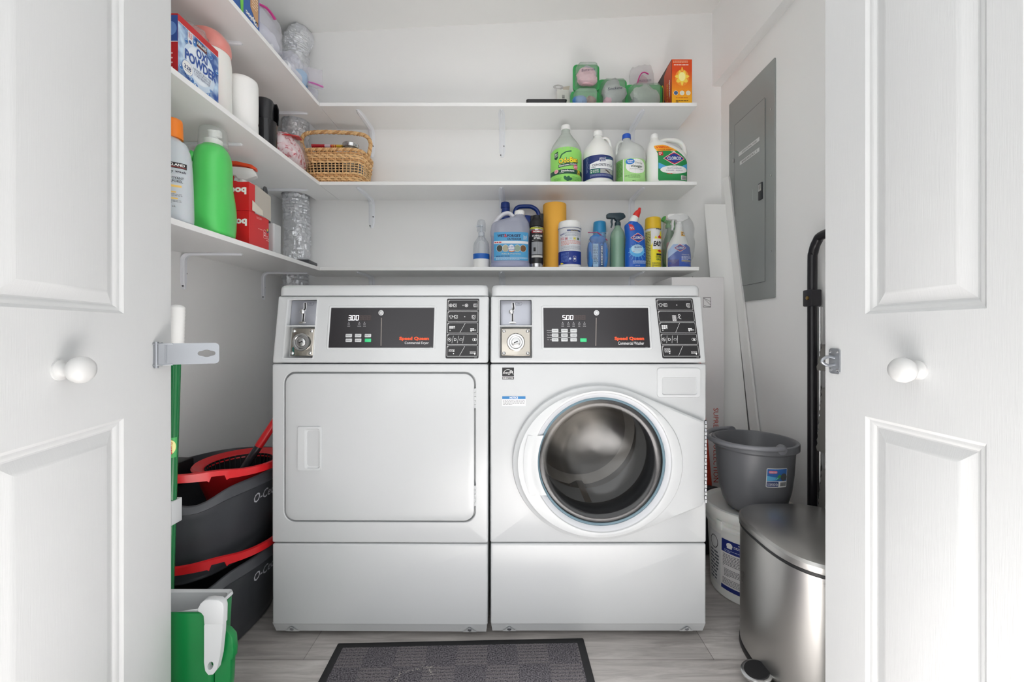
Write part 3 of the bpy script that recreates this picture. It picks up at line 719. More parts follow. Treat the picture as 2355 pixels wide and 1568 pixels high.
    # key lock on the panel
    p = fc(878 if dr else 1371, 719.5); yk = KS * (p[1] - ZC)
    vs, fs = lathe([(.0095, 0), (.0095, -.004), (.0085, -.006), (.0062, -.006), (.0055, -.004), (.0045, -.004), (.004, -.0065), (.0004, -.0065)], 28, axis='Y')
    one(([(q[0] + p[0], q[1] + yk, q[2] + p[1]) for q in vs], fs), m_steel, 'key_lock', pn)
    # instruction decal with five pictogram boxes
    if dr: a, b = fc(1025, 824), fc(1102.5, 687)
    else: a, b = fc(1519, 824), fc(1597, 686)
    sk = 0 if dr else -.012
    D = Decal(lambda u, v, off: (u + sk * (v - (a[1] + b[1]) / 2) / (b[1] - a[1]), KS * (v - ZC) - off, v), .0006, .0003)
    D.rrect(a[0], a[1], b[0], b[1], .004, m_blackdecal, 0)
    u0, u1 = a[0] + .0035, b[0] - .0035; vh = (b[1] - a[1] - .008) / 5; lw = .0008
    for k in range(5):
        v1 = b[1] - .0045 - k * vh; v0 = v1 - vh + .003; D.frame(u0, v0, u1, v1, .003, .0007, W255, 1); vc = (v0 + v1) / 2 - .0005; W_ = u1 - u0
        D.text('%d' % (k + 1), u0 + .0025, v1 - .0025, .0028, W255, 2); D.line((u0 + .0005, v1 - .0058), (u0 + .006, v1 - .0005), .0006, W255, 1)
        def drum(x, s=.0055):
            D.frame(x - s, vc - s, x + s, vc + s, .001, lw, W255, 1)
            P = [(x - .001 + s * .55 * cos(t * pi / 6), vc + s * .55 * sin(t * pi / 6)) for t in range(12)]; D.path(P, lw, W255, 1, True)
        def shirt(x):
            D.path([(x - .003, vc - .005), (x - .003, vc + .001), (x - .0055, vc), (x - .006, vc + .003), (x - .002, vc + .005), (x + .002, vc + .005), (x + .006, vc + .003), (x + .0055, vc), (x + .003, vc + .001), (x + .003, vc - .005)], lw, W255, 1, True)
        def reel(x):
            P = [(x + .005 * cos(t * pi / 8), vc + .005 * sin(t * pi / 8)) for t in range(16)]; D.path(P, .0011, W255, 1, True)
            for t in range(3): D.line((x - .004 * cos(t * 1.05), vc - .004 * sin(t * 1.05)), (x + .004 * cos(t * 1.05), vc + .004 * sin(t * 1.05)), .0007, W255, 1)
        arrow = lambda x: D.path([(x - .0015, vc), (x, vc + .0016), (x + .0015, vc), (x, vc - .0016)], .0006, W255, 1, True)
        if k == 0 and dr: reel(u0 + .009); drum(u0 + .0225); arrow(u0 + .036 if False else (u0 + u1) / 2); reel((u0 + u1) / 2 + .011); drum(u1 - .009)
        elif (k == 1 and dr) or (k == 0 and not dr): shirt(u0 + .011); D.line((u0 + .017, vc), (u0 + .021, vc), lw, W255, 1); drum(u0 + .0265); arrow((u0 + u1) / 2 + .006); drum(u1 - .014); D.path([(u1 - .017, vc - .0072), (u1 - .014, vc - .0082), (u1 - .009, vc - .0072)], lw, W255, 1)
        elif k == 1:
            m_ = (u0 + u1) / 2
            for ii in (0, 1):
                for jj in (0, 1, 2): D.frame(m_ - .013 + ii * .0062, v0 + .001 + jj * .0066, m_ - .007 + ii * .0062, v0 + .0072 + jj * .0066, .0004, .0006, W255, 1); D.ell(m_ - .010 + ii * .0062, v0 + .0042 + jj * .0066, .0014, .0014, W255, 2, 6)
            D.path([(m_ + .004, vc - .006), (m_ + .008, vc), (m_ + .006, vc + .004), (m_ + .010, vc + .007), (m_ + .014, vc + .004), (m_ + .010, vc - .001), (m_ + .009, vc - .006), (m_ + .015, vc - .008)], .0011, W255, 1)
        elif k in (2, 4):
            D.line(((u0 + u1) / 2 - .008, v0 + .0025), ((u0 + u1) / 2 + .008, v1 - .002), lw, W255, 1); full = k == 2; nr = 2 if dr else 3
            for sd, xx, rws in ((0, u0 + .006, nr), (1, u1 - .024, nr if not full else 2)):
                rws = min(rws, 2) if sd else rws
                for ii in range(3):
                    for jj in range(rws):
                        q0 = (xx + ii * .0064, vc + (.003 if not sd else -.004) - jj * .0044 + (.002 if nr == 3 and not sd else 0))
                        hot = full and not (ii == 2 and jj == rws - 1)
                        if k == 4: hot = ii == 2 and jj == rws - 1
                        if sd and full and ii == 2 and jj == 0: continue
                        if hot: D.rrect(q0[0], q0[1], q0[0] + .0054, q0[1] + .0034, .001, W255, 1)
                        else: D.frame(q0[0], q0[1], q0[0] + .0054, q0[1] + .0034, .0012, .0006, W255, 1)
                D.ell(xx + (.0025 if full else .0155), vc - (.0075 if not sd else .0095), .0016, .0020, W255, 1, 8)
        else:
            x_ = u0 + .008; P = [(x_ + .0052 * cos(t * pi / 8), vc + .0052 * sin(t * pi / 8)) for t in range(16)]; D.path(P, lw, W255, 1, True); D.path([(x_ - .003, vc + .003), (x_, vc), (x_ + .003, vc - .002)], .0018, W255, 1)
            D.line((u0 + .0155, v0 + .005), (u0 + .020, v1 - .005), lw, W255, 1); D.text('D', u0 + .026, vc, .0085, W255, 1)
            D.line((u0 + .0325, v0 + .005), (u0 + .037, v1 - .005), lw, W255, 1); D.path([(u0 + .0395, vc - .002), (u0 + .041, vc + .003), (u0 + .048, vc + .003), (u0 + .0485, vc - .002)], lw, W255, 1, True)
            D.line((u0 + .0495, v0 + .005), (u0 + .0535, v1 - .005), lw, W255, 1); x_ = u1 - .0095
            for ex in (-.003, .002): D.path([(x_ + ex + .0042 * cos(t * pi / 6), vc + .0042 * sin(t * pi / 6)) for t in range(12)], lw, W255, 1, True)
            D.ell(x_, vc, .0022, .003, W255, 1, 8)
    D.text('801560', b[0] - .009, a[1] + .0022, .0018, G200, 1)
    D.build('instruction_decal', T, label='black decal of five white pictogram boxes')
    return T, fb, fc, cm, body

xd = X(625, Y0); xw_ = X(1127.5, Y0)
DRY, fb, fc, cm, body = machine('dryer', 'dryer', 'white front-loading coin dryer with a square door, left of the two machines', xd, radians(-.35))
# dryer door
a = fb(656.5, 1196.5); b = fb(1091, 858.5); mb = MB()
rg = []
for i, y in ((0, .013), (0, .002), (.0012, -.0006), (.005, -.002), (.02, -.0026), (.10, -.0032)):
    rg.append((rrect(a[0] + i, a[1] + i, b[0] - i, b[1] - i, max(.033 - i * .6, .006), 8), y))
cu = ((a[0] + b[0]) / 2, (a[1] + b[1]) / 2)
mb.add(bridge(ringset(rg, cu)), m_enamel); dd = mb.build('door', DRY, sharp=30)
# cupped pull
p = fb(686, 1081); q = fb(741, 979); cp_ = ((p[0] + q[0]) / 2 + .012, (p[1] + q[1]) / 2)
rg = [(rrect(p[0], p[1], q[0], q[1], .006, 4), -.002), (rrect(p[0] + .002, p[1] + .002, q[0] - .002, q[1] - .002, .005, 4), -.0075), (rrect(p[0] + .024, p[1] + .007, q[0] - .004, q[1] - .007, .008, 4), -.0078),
      (rrect(p[0] + .027, p[1] + .010, q[0] - .005, q[1] - .010, .008, 4), -.0035), (rrect(p[0] + .031, p[1] + .016, q[0] - .007, q[1] - .016, .008, 4), -.0028)]
mb = MB(); mb.add(bridge(ringset(rg, cp_), False, True), m_plast); mb.build('door_handle', dd, sharp=35)
for (y_0, y_1) in ((892, 938), (1115, 1162)):
    mb = MB(); p = fb(1092.5, y_1); q = fb(1092.5, y_0); n = 5
    for k in range(n):
        z0 = p[1] + (q[1] - p[1]) * k / n; mb.add(lathe([(.0028, z0), (.0032, z0 + .0006), (.0032, z0 + (q[1] - p[1]) / n - .0014), (.0028, z0 + (q[1] - p[1]) / n - .0008)], 10, p[0], .0005), m_plast)
    mb.build('hinge', dd)
WAS, fb, fc, cm, body = machine('washer', 'washer', 'white front-loading coin washer with a round glass door, right of the dryer', xw_, 0)
# washer door: egg-shaped ring with a tapering hinge side
cg = fb(1380, 1057); ce = fb(1375, 1061); ea, eb = .2705, .242
from_pts = ellipse(ce[0], ce[1], ea, eb, 72) + [fb(1616, 967), fb(1616, 1157)]
def hull(P):
    P = sorted(set(P))
    def half(Q):
        o = []
        for p in Q:
            while len(o) >= 2 and (o[-1][0] - o[-2][0]) * (p[1] - o[-2][1]) - (o[-1][1] - o[-2][1]) * (p[0] - o[-2][0]) <= 0: o.pop()
            o.append(p)
        return o
    a = half(P); b = half(P[::-1]); return a[:-1] + b[:-1]
HO = hull(from_pts)
def sc(P, k, c=ce): return [(c[0] + (p[0] - c[0]) * k, c[1] + (p[1] - c[1]) * k) for p in P]
ell2 = ellipse(ce[0], ce[1], ea * .985, eb * .985, 72)
angs = [2 * pi * i / 120 for i in range(120)]
mb = MB(); P = [(HO, 0.0), (HO, -.010), (sc(HO, .992), -.015), (sc(HO, .975), -.018)]
R1 = ringset(P, cg, angs)
def mixring(k): # from hull to ellipse
    out = []
    for a_ in angs:
        p = cast(sc(HO, .975), cg, a_); q = cast(ellipse(ce[0], ce[1], ea * .95, eb * .95, 72), cg, a_); out.append((p[0] + (q[0] - p[0]) * k, -.018 - .004 * k, p[1] + (q[1] - p[1]) * k))
    return out
R1.append(mixring(.97)); R1.append([(p[0] * .985 + cg[0] * .015, -.0275, p[2] * .985 + cg[1] * .015) for p in R1[-1]])
for r_, y in ((.222, -.031), (.2165, -.030), (.214, -.026)): R1 += ringset([(ellipse(cg[0], cg[1], r_, r_, 72), y)], cg, angs)
mb.add(bridge(R1, False, False), m_plast); wd = mb.build('washer_door', WAS, sharp=28)
R2_ = ringset([(ellipse(cg[0], cg[1], .2142, .2142, 72), -.0262), (ellipse(cg[0], cg[1], .206, .206, 72), -.0235), (ellipse(cg[0], cg[1], .2005, .2005, 72), -.018), (ellipse(cg[0], cg[1], .2005, .2005, 72), .03)], cg, angs)
one(bridge(R2_, False, False), mat('pale_grey_ring', (196, 198, 202), .35), 'door_ring', wd, label='pale grey inner ring')
R3 = ringset([(ellipse(cg[0], cg[1], .2003, .2003, 72), -.0155), (ellipse(cg[0], cg[1], .1955, .1955, 72), -.0195), (ellipse(cg[0], cg[1], .193, .193, 72), -.0165), (ellipse(cg[0], cg[1], .193, .193, 72), -.012)], cg, angs)
one(bridge(R3, False, False), mat('blue_grey_glass_rim', (120, 146, 158), .2, coat=.5), 'glass_rim', wd, label='blue-grey rim of the glass')
# scooped pull on the left of the ring
mb = MB(); p = fb(1206, 1131); q = fb(1246, 996)
cgx = cg
def arc(r, z): return cg[0] - sqrt(max(0, r * r - (z - cg[1]) ** 2))
rows = 14; V = []; nx = 6
for j in range(rows + 1):
    z = p[1] + (q[1] - p[1]) * j / rows; xr = arc(.1985, z); xl = arc(.243, z)
    for i in range(nx + 1):
        t = i / nx; e = 1 - abs(2 * j / rows - 1) ** 8
        V.append((xl + (xr - xl) * t, -.0305 - .004 * sin(pi * min(1, t * 1.2)) * e - .001 + .004 * t, z))
Fq = [(j * (nx + 1) + i, j * (nx + 1) + i + 1, (j + 1) * (nx + 1) + i + 1, (j + 1) * (nx + 1) + i) for j in range(rows) for i in range(nx)]
mb.add((V, Fq), m_plast)
V2 = [V[j * (nx + 1) + nx] for j in range(rows + 1)]; mb.add((V2 + [(p_[0], p_[1] + .03, p_[2]) for p_ in V2], [(j, j + 1, rows + 2 + j, rows + 1 + j) for j in range(rows)]), m_plast)
mb.build('door_handle', wd, sharp=50)
# glass: flat tinted collar then a deep bowl bulging into the drum
gl = film('washer_glass', (120, 122, 124), .03, .03, .05, 420, .07)
prof = [(.193, -.013), (.190, -.014), (.172, -.014), (.166, -.008), (.160, .02), (.146, .06), (.122, .085), (.085, .10), (.045, .107), (.001, .109)]
vs, fs = lathe(prof, 72, axis='Y', cap0=False, cap1=False)
mb = MB(); mb.add(([(p_[0] + cg[0], p_[1], p_[2] + cg[1]) for p_ in vs], fs), gl); mb.build('door_glass', wd, sharp=70)
mb = MB(); vs, fs = lathe([(.199, -.010), (.199, .03), (.180, .05), (.176, .085), (.186, .12)], 64, axis='Y', cap0=False, cap1=False)
mb.add(([(p_[0] + cg[0], p_[1], p_[2] + cg[1]) for p_ in vs], fs), mat('dark_door_gasket', (46, 47, 50), .45)); mb.build('gasket', WAS, sharp=60)
m_drum = mat('steel_drum', (176, 168, 158), .36, .7, rvar=.1)
mb = MB(); vs, fs = lathe([(.186, .12), (.235, .13), (.235, .42), (.20, .44), (.12, .415), (.06, .43), (.001, .425)], 64, axis='Y', cap0=False, cap1=False)
mb.add(([(p_[0] + cg[0], p_[1], p_[2] + cg[1]) for p_ in vs], fs), m_drum)
for k in range(3):
    a_ = .5 + k * 2 * pi / 3; d_ = Vector((cos(a_), 0, sin(a_))); s_ = Vector((-sin(a_), 0, cos(a_)))
    rr_ = []
    for y in (.14, .17, .38, .42):
        h_ = .03 if .15 < y < .4 else .012; c_ = Vector((cg[0], y, cg[1])); rr_.append([tuple(c_ + d_ * .234 + s_ * .035), tuple(c_ + d_ * (.234 - h_) + s_ * .012), tuple(c_ + d_ * (.234 - h_) - s_ * .012), tuple(c_ + d_ * .234 - s_ * .035)])
    mb.add(bridge(rr_), m_drum)
drum_ = mb.build('drum', WAS, sharp=40, label='grey steel drum behind the glass')
# piano hinge on the right edge
mb = MB(); z0, z1 = fb(1618, 1155)[1], fb(1618, 966)[1]; n = 22
for k in range(n):
    za = z0 + (z1 - z0) * k / n; mb.add(lathe([(.0034, za + .0006), (.0034, za + (z1 - z0) / n - .0016)], 8, WM - .0035, -.003), m_zinc if k % 2 else m_plast)
mb.add(bbox(WM - .006, -.0015, z0, WM - .0005, .001, z1, .0005), m_dark); mb.build('piano_hinge', wd)
# detergent drawer
a = fb(1510, 914); b = fb(1611, 845); c = ((a[0] + b[0]) / 2, (a[1] + b[1]) / 2 - .012)
rg = [(rrect(a[0], a[1], b[0], b[1], .010, 5), .001), (rrect(a[0] + .002, a[1] + .002, b[0] - .002, b[1] - .002, .009, 5), -.0035), (rrect(a[0] + .016, a[1] + .008, b[0] - .012, b[1] - .030, .007, 5), -.0040),
      (rrect(a[0] + .018, a[1] + .011, b[0] - .014, b[1] - .032, .006, 5), .001), (rrect(a[0] + .021, a[1] + .016, b[0] - .018, b[1] - .034, .005, 5), .009)]
mb = MB(); mb.add(bridge(ringset(rg, c)), m_plast); mb.build('detergent_drawer', WAS, sharp=30)
# stickers
D = Decal(); p = fb(1155, 872); q = fb(1182, 845); D.rect(p[0], p[1], q[0], q[1], BLK, 0); D.rect(p[0], p[1] + .0085, q[0], p[1] + .0095, W255, 1)
mx_ = (p[0] + q[0]) / 2; D.path([(mx_ + .0165 * cos(radians(t)), p[1] + .012 + .019 * sin(radians(t))) for t in range(8, 173, 12)], .0012, W255, 1)
D.text('energy', mx_ - .003, p[1] + .0185, .008, W255, 1, w=.026, sh=.4); D.path([(mx_ + .010 + .006 * cos(radians(90 + 144 * t)), p[1] + .024 + .006 * sin(radians(90 + 144 * t))) for t in range(5)], .001, W255, 1, True)
D.text('ENERGY STAR', mx_, p[1] + .0042, .0048, W255, 1, w=.034, bold=.02); D.build('energy_sticker', WAS, label='small black and white square sticker')
D = Decal(); p = fb(1155, 933); q = fb(1208.5, 911); D.rect(p[0], p[1], q[0], q[1], W255, 0); D.rect(p[0], q[1] - .009, q[0], q[1], C(40, 118, 176), 1); D.text('NOTICE', (p[0] + q[0]) / 2, q[1] - .0045, .0062, W255, 2, bold=.03, w=.026)
D.micro(p[0] + .002, p[1] + .002, q[0] - .002, q[1] - .011, 4, C(110, 110, 114), 1, 3, .4); D.build('notice_sticker', WAS, label='white notice sticker with a blue heading')
# ------------------------------------------------------------------ containers: shared builders
m_cap = mat('white_cap', (238, 238, 236), .4)
m_hdpe = mat('white_jug_plastic', (236, 236, 232), .38, sss=.1)
WHT = C(240, 240, 238); NAVY = C(32, 48, 112); DGRN = C(22, 84, 58); RED = C(206, 34, 40); YEL = C(248, 220, 40); BLU = C(24, 96, 190); DRK = C(40, 42, 48)
class PX:
    """reads the photograph's pixels as sizes on a surface at depth Y, standing on a shelf at height zs"""
    def __init__(s, cx, Y, zs): s.c = cx; s.k = Y / F; s.zs = zs
    def u(s, px): return (px - s.c) * s.k
    def v(s, py): return CZ - (py - HY) * s.k - s.zs
def cap(parent, x, y, z0, z1, r, m, name='cap', taper=.94, ribs=True, label=None, n=36):
    h = z1 - z0; rr = []
    prof = [(r, z0), (r * 1.0, z0 + h * .06), (r * (1 + taper) / 2, z0 + h * .5), (r * taper, z1 - h * .14), (r * taper * .93, z1 - h * .03), (r * taper * .8, z1)]
    rings = []
    for q, z in prof: rings.append([(x + q * (1 - (.035 if ribs and i % 2 else 0)) * cos(2 * pi * i / n), y + q * (1 - (.035 if ribs and i % 2 else 0)) * sin(2 * pi * i / n), z) for i in range(n)])
    return one(bridge(rings), m, name, parent, sharp=50, label=label)
def jug_handle(parent, P, r, m, flat_=.8, name='handle', n=12, up=None):
    return one(tube(smooth_path(P, 7), r, n, flat=flat_, up=up), m, name, parent, sharp=60)
def trigger(parent, x, y, z, m, s=1.0, dirx=1, m2=None, name='trigger_sprayer', label=None):
    """spray head standing on a bottle neck; nozzle points to dirx"""
    def T(poly): return [(x + dirx * p[0] * s, z + p[1] * s) for p in poly]
    mb = MB(); mb.add(lathe([(.014 * s, z), (.0145 * s, z + .004 * s), (.014 * s, z + .016 * s), (.010 * s, z + .019 * s), (.010 * s, z + .03 * s)], 24, x, y), m)
    body = T([(-.010, .026), (.012, .026), (.016, .034), (.050, .036), (.054, .041), (.054, .054), (.044, .060), (-.010, .062), (-.026, .060), (-.034, .050), (-.036, .040), (-.026, .034)])
    if dirx < 0: body = body[::-1]
    mb.add(bprism(body, y - .012 * s, y + .012 * s, 'Y', .004 * s), m)
    h = mb.build(name, parent, sharp=40, label=label)
    tr = T([(.022, .037), (.031, .037), (.034, .022), (.031, .008), (.034, -.006), (.029, -.009), (.024, .006), (.025, .020)])
    if dirx < 0: tr = tr[::-1]
    one(bprism(tr, y - .006 * s, y + .006 * s, 'Y', .002 * s), m2 or m, 'trigger', h)
    return h

# ------------------------------------------------------------------ middle shelf on the back wall: four jugs
# green disinfectant
q = PX(1301, 1.985, ZM); t = thing('disinfectant_jug', 'tall clear jug with a bright green label, leftmost jug on the middle shelf', 'jug', (X(1301, 2.06), 2.06, ZM))
B = Loft([(0, .070, .070, 2.3), (.006, .0775, .0775, 2.2), (.03, .078, .078, 2.1), (.17, .078, .078, 2.1), (.195, .074, .074, 2), (.225, .058, .058, 2), (.262, .032, .032, 2), (.278, .023, .023, 2), (.292, .021, .021, 2)])
m = film('cloudy_green_plastic', (206, 216, 206), .62, .25)
one(B.mesh(), m, 'bottle', t, sharp=60)
cap(t, 0, 0, .292, .316, .0245, m_cap)
D = Decal(B.map); g1 = C(146, 216, 104); g2 = C(24, 92, 60)
D.rect(-.108, .006, .108, .168, g1); D.ell(.0, .165, .09, .012, g1, 0)
D.poly([(-.069, .152), (-.048, .158), (-.048, .128), (-.058, .118), (-.069, .125)], C(34, 74, 52), 1); D.micro(-.067, .132, -.05, .15, 3, WHT, 2, 5)
D.path([(-.040 + .0, .118), (-.03, .140), (-.008, .152), (.018, .156)], .006, g2, 1)
D.text('OdoBan', .004, .112, .030, C(20, 60, 40), 1, w=.101, bold=.09, rot=.10); D.text('OdoBan', .003, .113, .026, YEL, 2, w=.095, bold=.03, rot=.10)
D.path([(-.046, .084), (.05, .097)], .014, C(26, 74, 52), 1); D.text('Eliminates Odors', .001, .0905, .008, WHT, 2, w=.088, rot=.13, bold=.02)
D.ell(.040, .080, .012, .012, C(206, 70, 110), 2); D.micro(.031, .074, .049, .086, 3, WHT, 3, 4); D.ell(-.058, .062, .012, .010, C(240, 180, 190), 2); D.text('#1', -.058, .062, .008, RED, 3)
D.rect(-.108, .046, .108, .068, C(24, 78, 54), 1); D.text('Disinfectant', .000, .061, .009, WHT, 2, w=.064, bold=.03); D.micro(-.04, .049, .036, .054, 1, WHT, 2, 3)
D.frame(.050, .046, .070, .070, .002, .001, YEL, 2); D.text('32', .060, .061, .011, YEL, 2, bold=.04); D.micro(.052, .049, .068, .054, 1, YEL, 2, 1)
for x_, z_, a_, l_ in ((-.012, .026, 2.0, .018), (.002, .024, 1.3, .020), (.012, .020, .5, .017), (-.002, .016, 2.7, .013)):
    D.poly([(x_ + (l_ * cos(t_)) * cos(a_) * .6 - (l_ * .42 * sin(t_)) * sin(a_), z_ + (l_ * cos(t_)) * sin(a_) * .6 + (l_ * .42 * sin(t_)) * cos(a_)) for t_ in [2 * pi * i / 12 for i in range(12)]], g2, 1)
D.micro(.022, .012, .066, .034, 5, C(60, 130, 70), 1, 8, .35); D.micro(-.070, .010, -.030, .030, 4, C(60, 130, 70), 1, 9, .3)
D.build('label', t, label='bright green label')
# concrete etch
t = thing('concrete_etch_jug', 'round white jug with a dark blue label, second from the left on the middle shelf', 'jug', (X(1375, 2.06), 2.06, ZM))
B = Loft([(0, .068, .068, 2.2), (.006, .076, .076, 2.1), (.02, .0765, .0765, 2), (.025, .075, .075, 2), (.142, .075, .075, 2), (.150, .0765, .0765, 2), (.175, .074, .074, 2), (.205, .060, .060, 2), (.235, .036, .036, 2), (.252, .022, .022, 2), (.262, .019, .019, 2)])
one(B.mesh(), m_hdpe, 'bottle', t, sharp=60); cap(t, 0, 0, .262, .287, .0235, m_cap)
jug_handle(t, [(.016, .0, .246), (.036, -.006, .250), (.052, -.008, .238), (.060, -.008, .212), (.064, -.006, .186), (.066, -.004, .168)], .0095, m_hdpe)
D = Decal(B.map); D.rect(-.112, .028, .112, .140, NAVY)
D.rect(-.056, .074, .075, .100, C(236, 238, 240), 1); D.poly([(-.056, .099), (.02, .1), (.075, .099), (.075, .124), (.045, .121), (.0, .114), (-.03, .106)], C(236, 238, 240), 1)
D.path([(.0, .121), (.03, .126), (.072, .128)], .0015, C(60, 150, 140), 1)
D.poly([(-.009, .104), (.022, .107), (.024, .129), (-.007, .124)], WHT, 2); D.poly([(-.007, .1055), (.0205, .1085), (.0225, .127), (-.0055, .1225)], C(60, 76, 130), 3); D.text('Klean', .0075, .119, .006, WHT, 4, w=.024, rot=.1, bold=.02); D.text('Strip', .0075, .1105, .006, WHT, 4, w=.02, rot=.1, bold=.02)
D.text('CONCRETE ETCH', .010, .091, .0115, C(30, 40, 70), 2, w=.106, bold=.02); D.micro(-.046, .0775, .064, .0825, 1, C(60, 70, 100), 2, 3)
D.rect(-.056, .050, -.004, .072, C(20, 116, 92), 1); D.micro(-.04, .053, -.008, .069, 3, WHT, 2, 6, .4); D.ell(-.048, .066, .004, .003, WHT, 2); D.ell(-.048, .057, .003, .004, WHT, 2)
D.rect(-.004, .050, .075, .072, C(170, 172, 170), 1); D.poly([(.018, .066), (.026, .068), (.048, .056), (.052, .051), (.042, .054)], C(60, 36, 34), 2)
D.micro(-.054, .033, .064, .047, 4, C(150, 160, 200), 1, 12, .5); D.micro(-.078, .06, -.062, .136, 12, C(140, 150, 190), 1, 4, .4)
D.build('label', t, label='navy and white label')
# vinegar
t = thing('vinegar_jug', 'cloudy jug with a pale green label and blue cap, third on the middle shelf', 'jug', (X(1449, 2.06), 2.06, ZM))
B = Loft([(0, .066, .066, 2.4), (.005, .0735, .0735, 2.3), (.014, .074, .074, 2.2), (.018, .072, .072, 2.2), (.126, .072, .072, 2.2), (.132, .0745, .0745, 2.2), (.165, .073, .073, 2.2), (.198, .060, .060, 2), (.222, .036, .036, 2, -.012, 0), (.238, .022, .022, 2, -.018, 0), (.248, .019, .019, 2, -.018, 0)])
mv = film('cloudy_white_plastic', (222, 226, 222), .72, .3); one(B.mesh(), mv, 'bottle', t, sharp=60)
cap(t, -.018, 0, .248, .272, .022, mat('blue_cap', (26, 84, 190), .4), label='blue cap')
jug_handle(t, [(-.030, -.002, .226), (-.050, -.006, .232), (-.064, -.008, .218), (-.070, -.008, .192), (-.069, -.006, .160), (-.066, -.004, .144)], .0095, mv)
D = Decal(B.map); pg = C(168, 220, 140); pg2 = C(196, 232, 172)
D.rect(-.105, .008, .105, .124, pg)
for k in range(5): D.rect(-.05 + k * .027, .008, -.0495 + k * .027, .124, C(140, 200, 116), 1)
for k in range(4): D.rect(-.052, .022 + k * .03, .075, .0225 + k * .03, C(140, 200, 116), 1)
D.rect(-.105, .008, -.055, .124, C(120, 176, 96), 1); D.micro(-.092, .02, -.058, .115, 14, C(70, 110, 60), 2, 4, .4); D.rect(-.054, .008, -.049, .124, WHT, 1)
D.ell(.012, .086, .052, .036, WHT, 1); D.ell(-.020, .108, .021, .014, C(30, 120, 200), 2); D.text('Great', -.020, .112, .0075, WHT, 3, w=.028, bold=.02); D.text('Value', -.020, .104, .006, WHT, 3, w=.022, bold=.02)
D.text('Cleaning', .022, .101, .0105, C(30, 60, 40), 2, w=.040, sh=.2); D.text('Vinegar', .012, .084, .0155, C(30, 60, 40), 2, w=.060, bold=.02); D.text('All Purpose Cleaner', .012, .071, .0055, C(40, 80, 50), 2, w=.066)
D.micro(-.045, .018, .030, .044, 5, C(60, 110, 60), 2, 7, .35); D.micro(-.01, .011, .045, .016, 1, C(40, 80, 50), 2, 2)
D.build('label', t, label='pale green tiled label')
# bleach cleaner refill
t = thing('cleaner_refill_jug', 'wide white jug with a green and orange label, rightmost on the middle shelf', 'jug', (X(1531, 2.05), 2.05, ZM))
B = Loft([(0, .093, .046, 3), (.006, .100, .054, 3), (.02, .101, .055, 3), (.13, .100, .055, 3), (.165, .094, .053, 2.8, -.004, 0), (.195, .072, .046, 2.6, -.024, 0), (.218, .044, .034, 2.3, -.044, 0), (.232, .024, .024, 2, -.055, 0), (.246, .020, .020, 2, -.057, 0)])
one(B.mesh(), m_hdpe, 'bottle', t, sharp=60); cap(t, -.057, 0, .244, .266, .0215, m_cap)
jug_handle(t, [(-.036, .0, .222), (-.008, .0, .236), (.030, .0, .238), (.064, .0, .230), (.088, .0, .205), (.095, 0, .17), (.092, 0, .145)], .0145, m_hdpe)
q = PX(1531, 1.99, ZM); D = Decal(B.map); U = q.u; V_ = q.v
D.poly([(U(1506), V_(414)), (U(1574), V_(414)), (U(1576), V_(410)), (U(1576), V_(368)), (U(1570), V_(362)), (U(1535), V_(332)), (U(1528), V_(330)), (U(1507), V_(331)), (U(1504), V_(336)), (U(1504), V_(410))], C(30, 140, 74), 0)
D.poly([(U(1504), V_(345)), (U(1551), V_(345)), (U(1535), V_(332)), (U(1528), V_(330)), (U(1507), V_(331)), (U(1504), V_(336))], C(248, 170, 30), 1)
D.text('8 REFILLS', U(1522), V_(336), .010, C(220, 60, 20), 2, w=.058, bold=.03); D.text('VALUE REFILL', U(1524), V_(342.5), .006, C(150, 40, 20), 2, w=.072, bold=.02)
D.rect(U(1506), V_(356), U(1516), V_(347), RED, 1); D.micro(U(1507), V_(355), U(1515), V_(348), 3, WHT, 2, 3)
D.poly([(U(1505), V_(372)), (U(1520), V_(380)), (U(1541), V_(383)), (U(1560), V_(380)), (U(1576), V_(372)), (U(1576), V_(386)), (U(1541), V_(392)), (U(1505), V_(386))], C(80, 170, 220), 1)
D.ell(U(1541), V_(389), .068, .020, WHT, 2)
D.diamond(U(1541), V_(363), .054, .032, WHT, 1); D.diamond(U(1541), V_(363), .051, .029, RED, 2); D.diamond(U(1541), V_(363), .046, .024, C(28, 60, 150), 3); D.text('CLOROX', U(1541), V_(363), .0165, WHT, 4, w=.070, bold=.03)
D.text('CLEAN-UP', U(1541), V_(381), .004, C(40, 60, 120), 3); D.text('MULTI-SURFACE', U(1541), V_(386), .006, C(40, 60, 120), 3, w=.070); D.text('CLEANER + BLEACH', U(1541), V_(391), .006, C(40, 60, 120), 3, w=.082)
D.text('4-in-1', U(1541), V_(395), .004, RED, 3); D.micro(U(1524), V_(400), U(1562), V_(397), 1, RED, 3, 3)
D.rect(U(1557), V_(412), U(1572), V_(402), WHT, 2)
for k in range(9): D.rect(U(1559) + k * .0028, V_(411), U(1559) + k * .0028 + (.0012 if k % 2 else .0018), V_(403), DRK, 3)
D.build('label', t, label='green label with an orange corner')

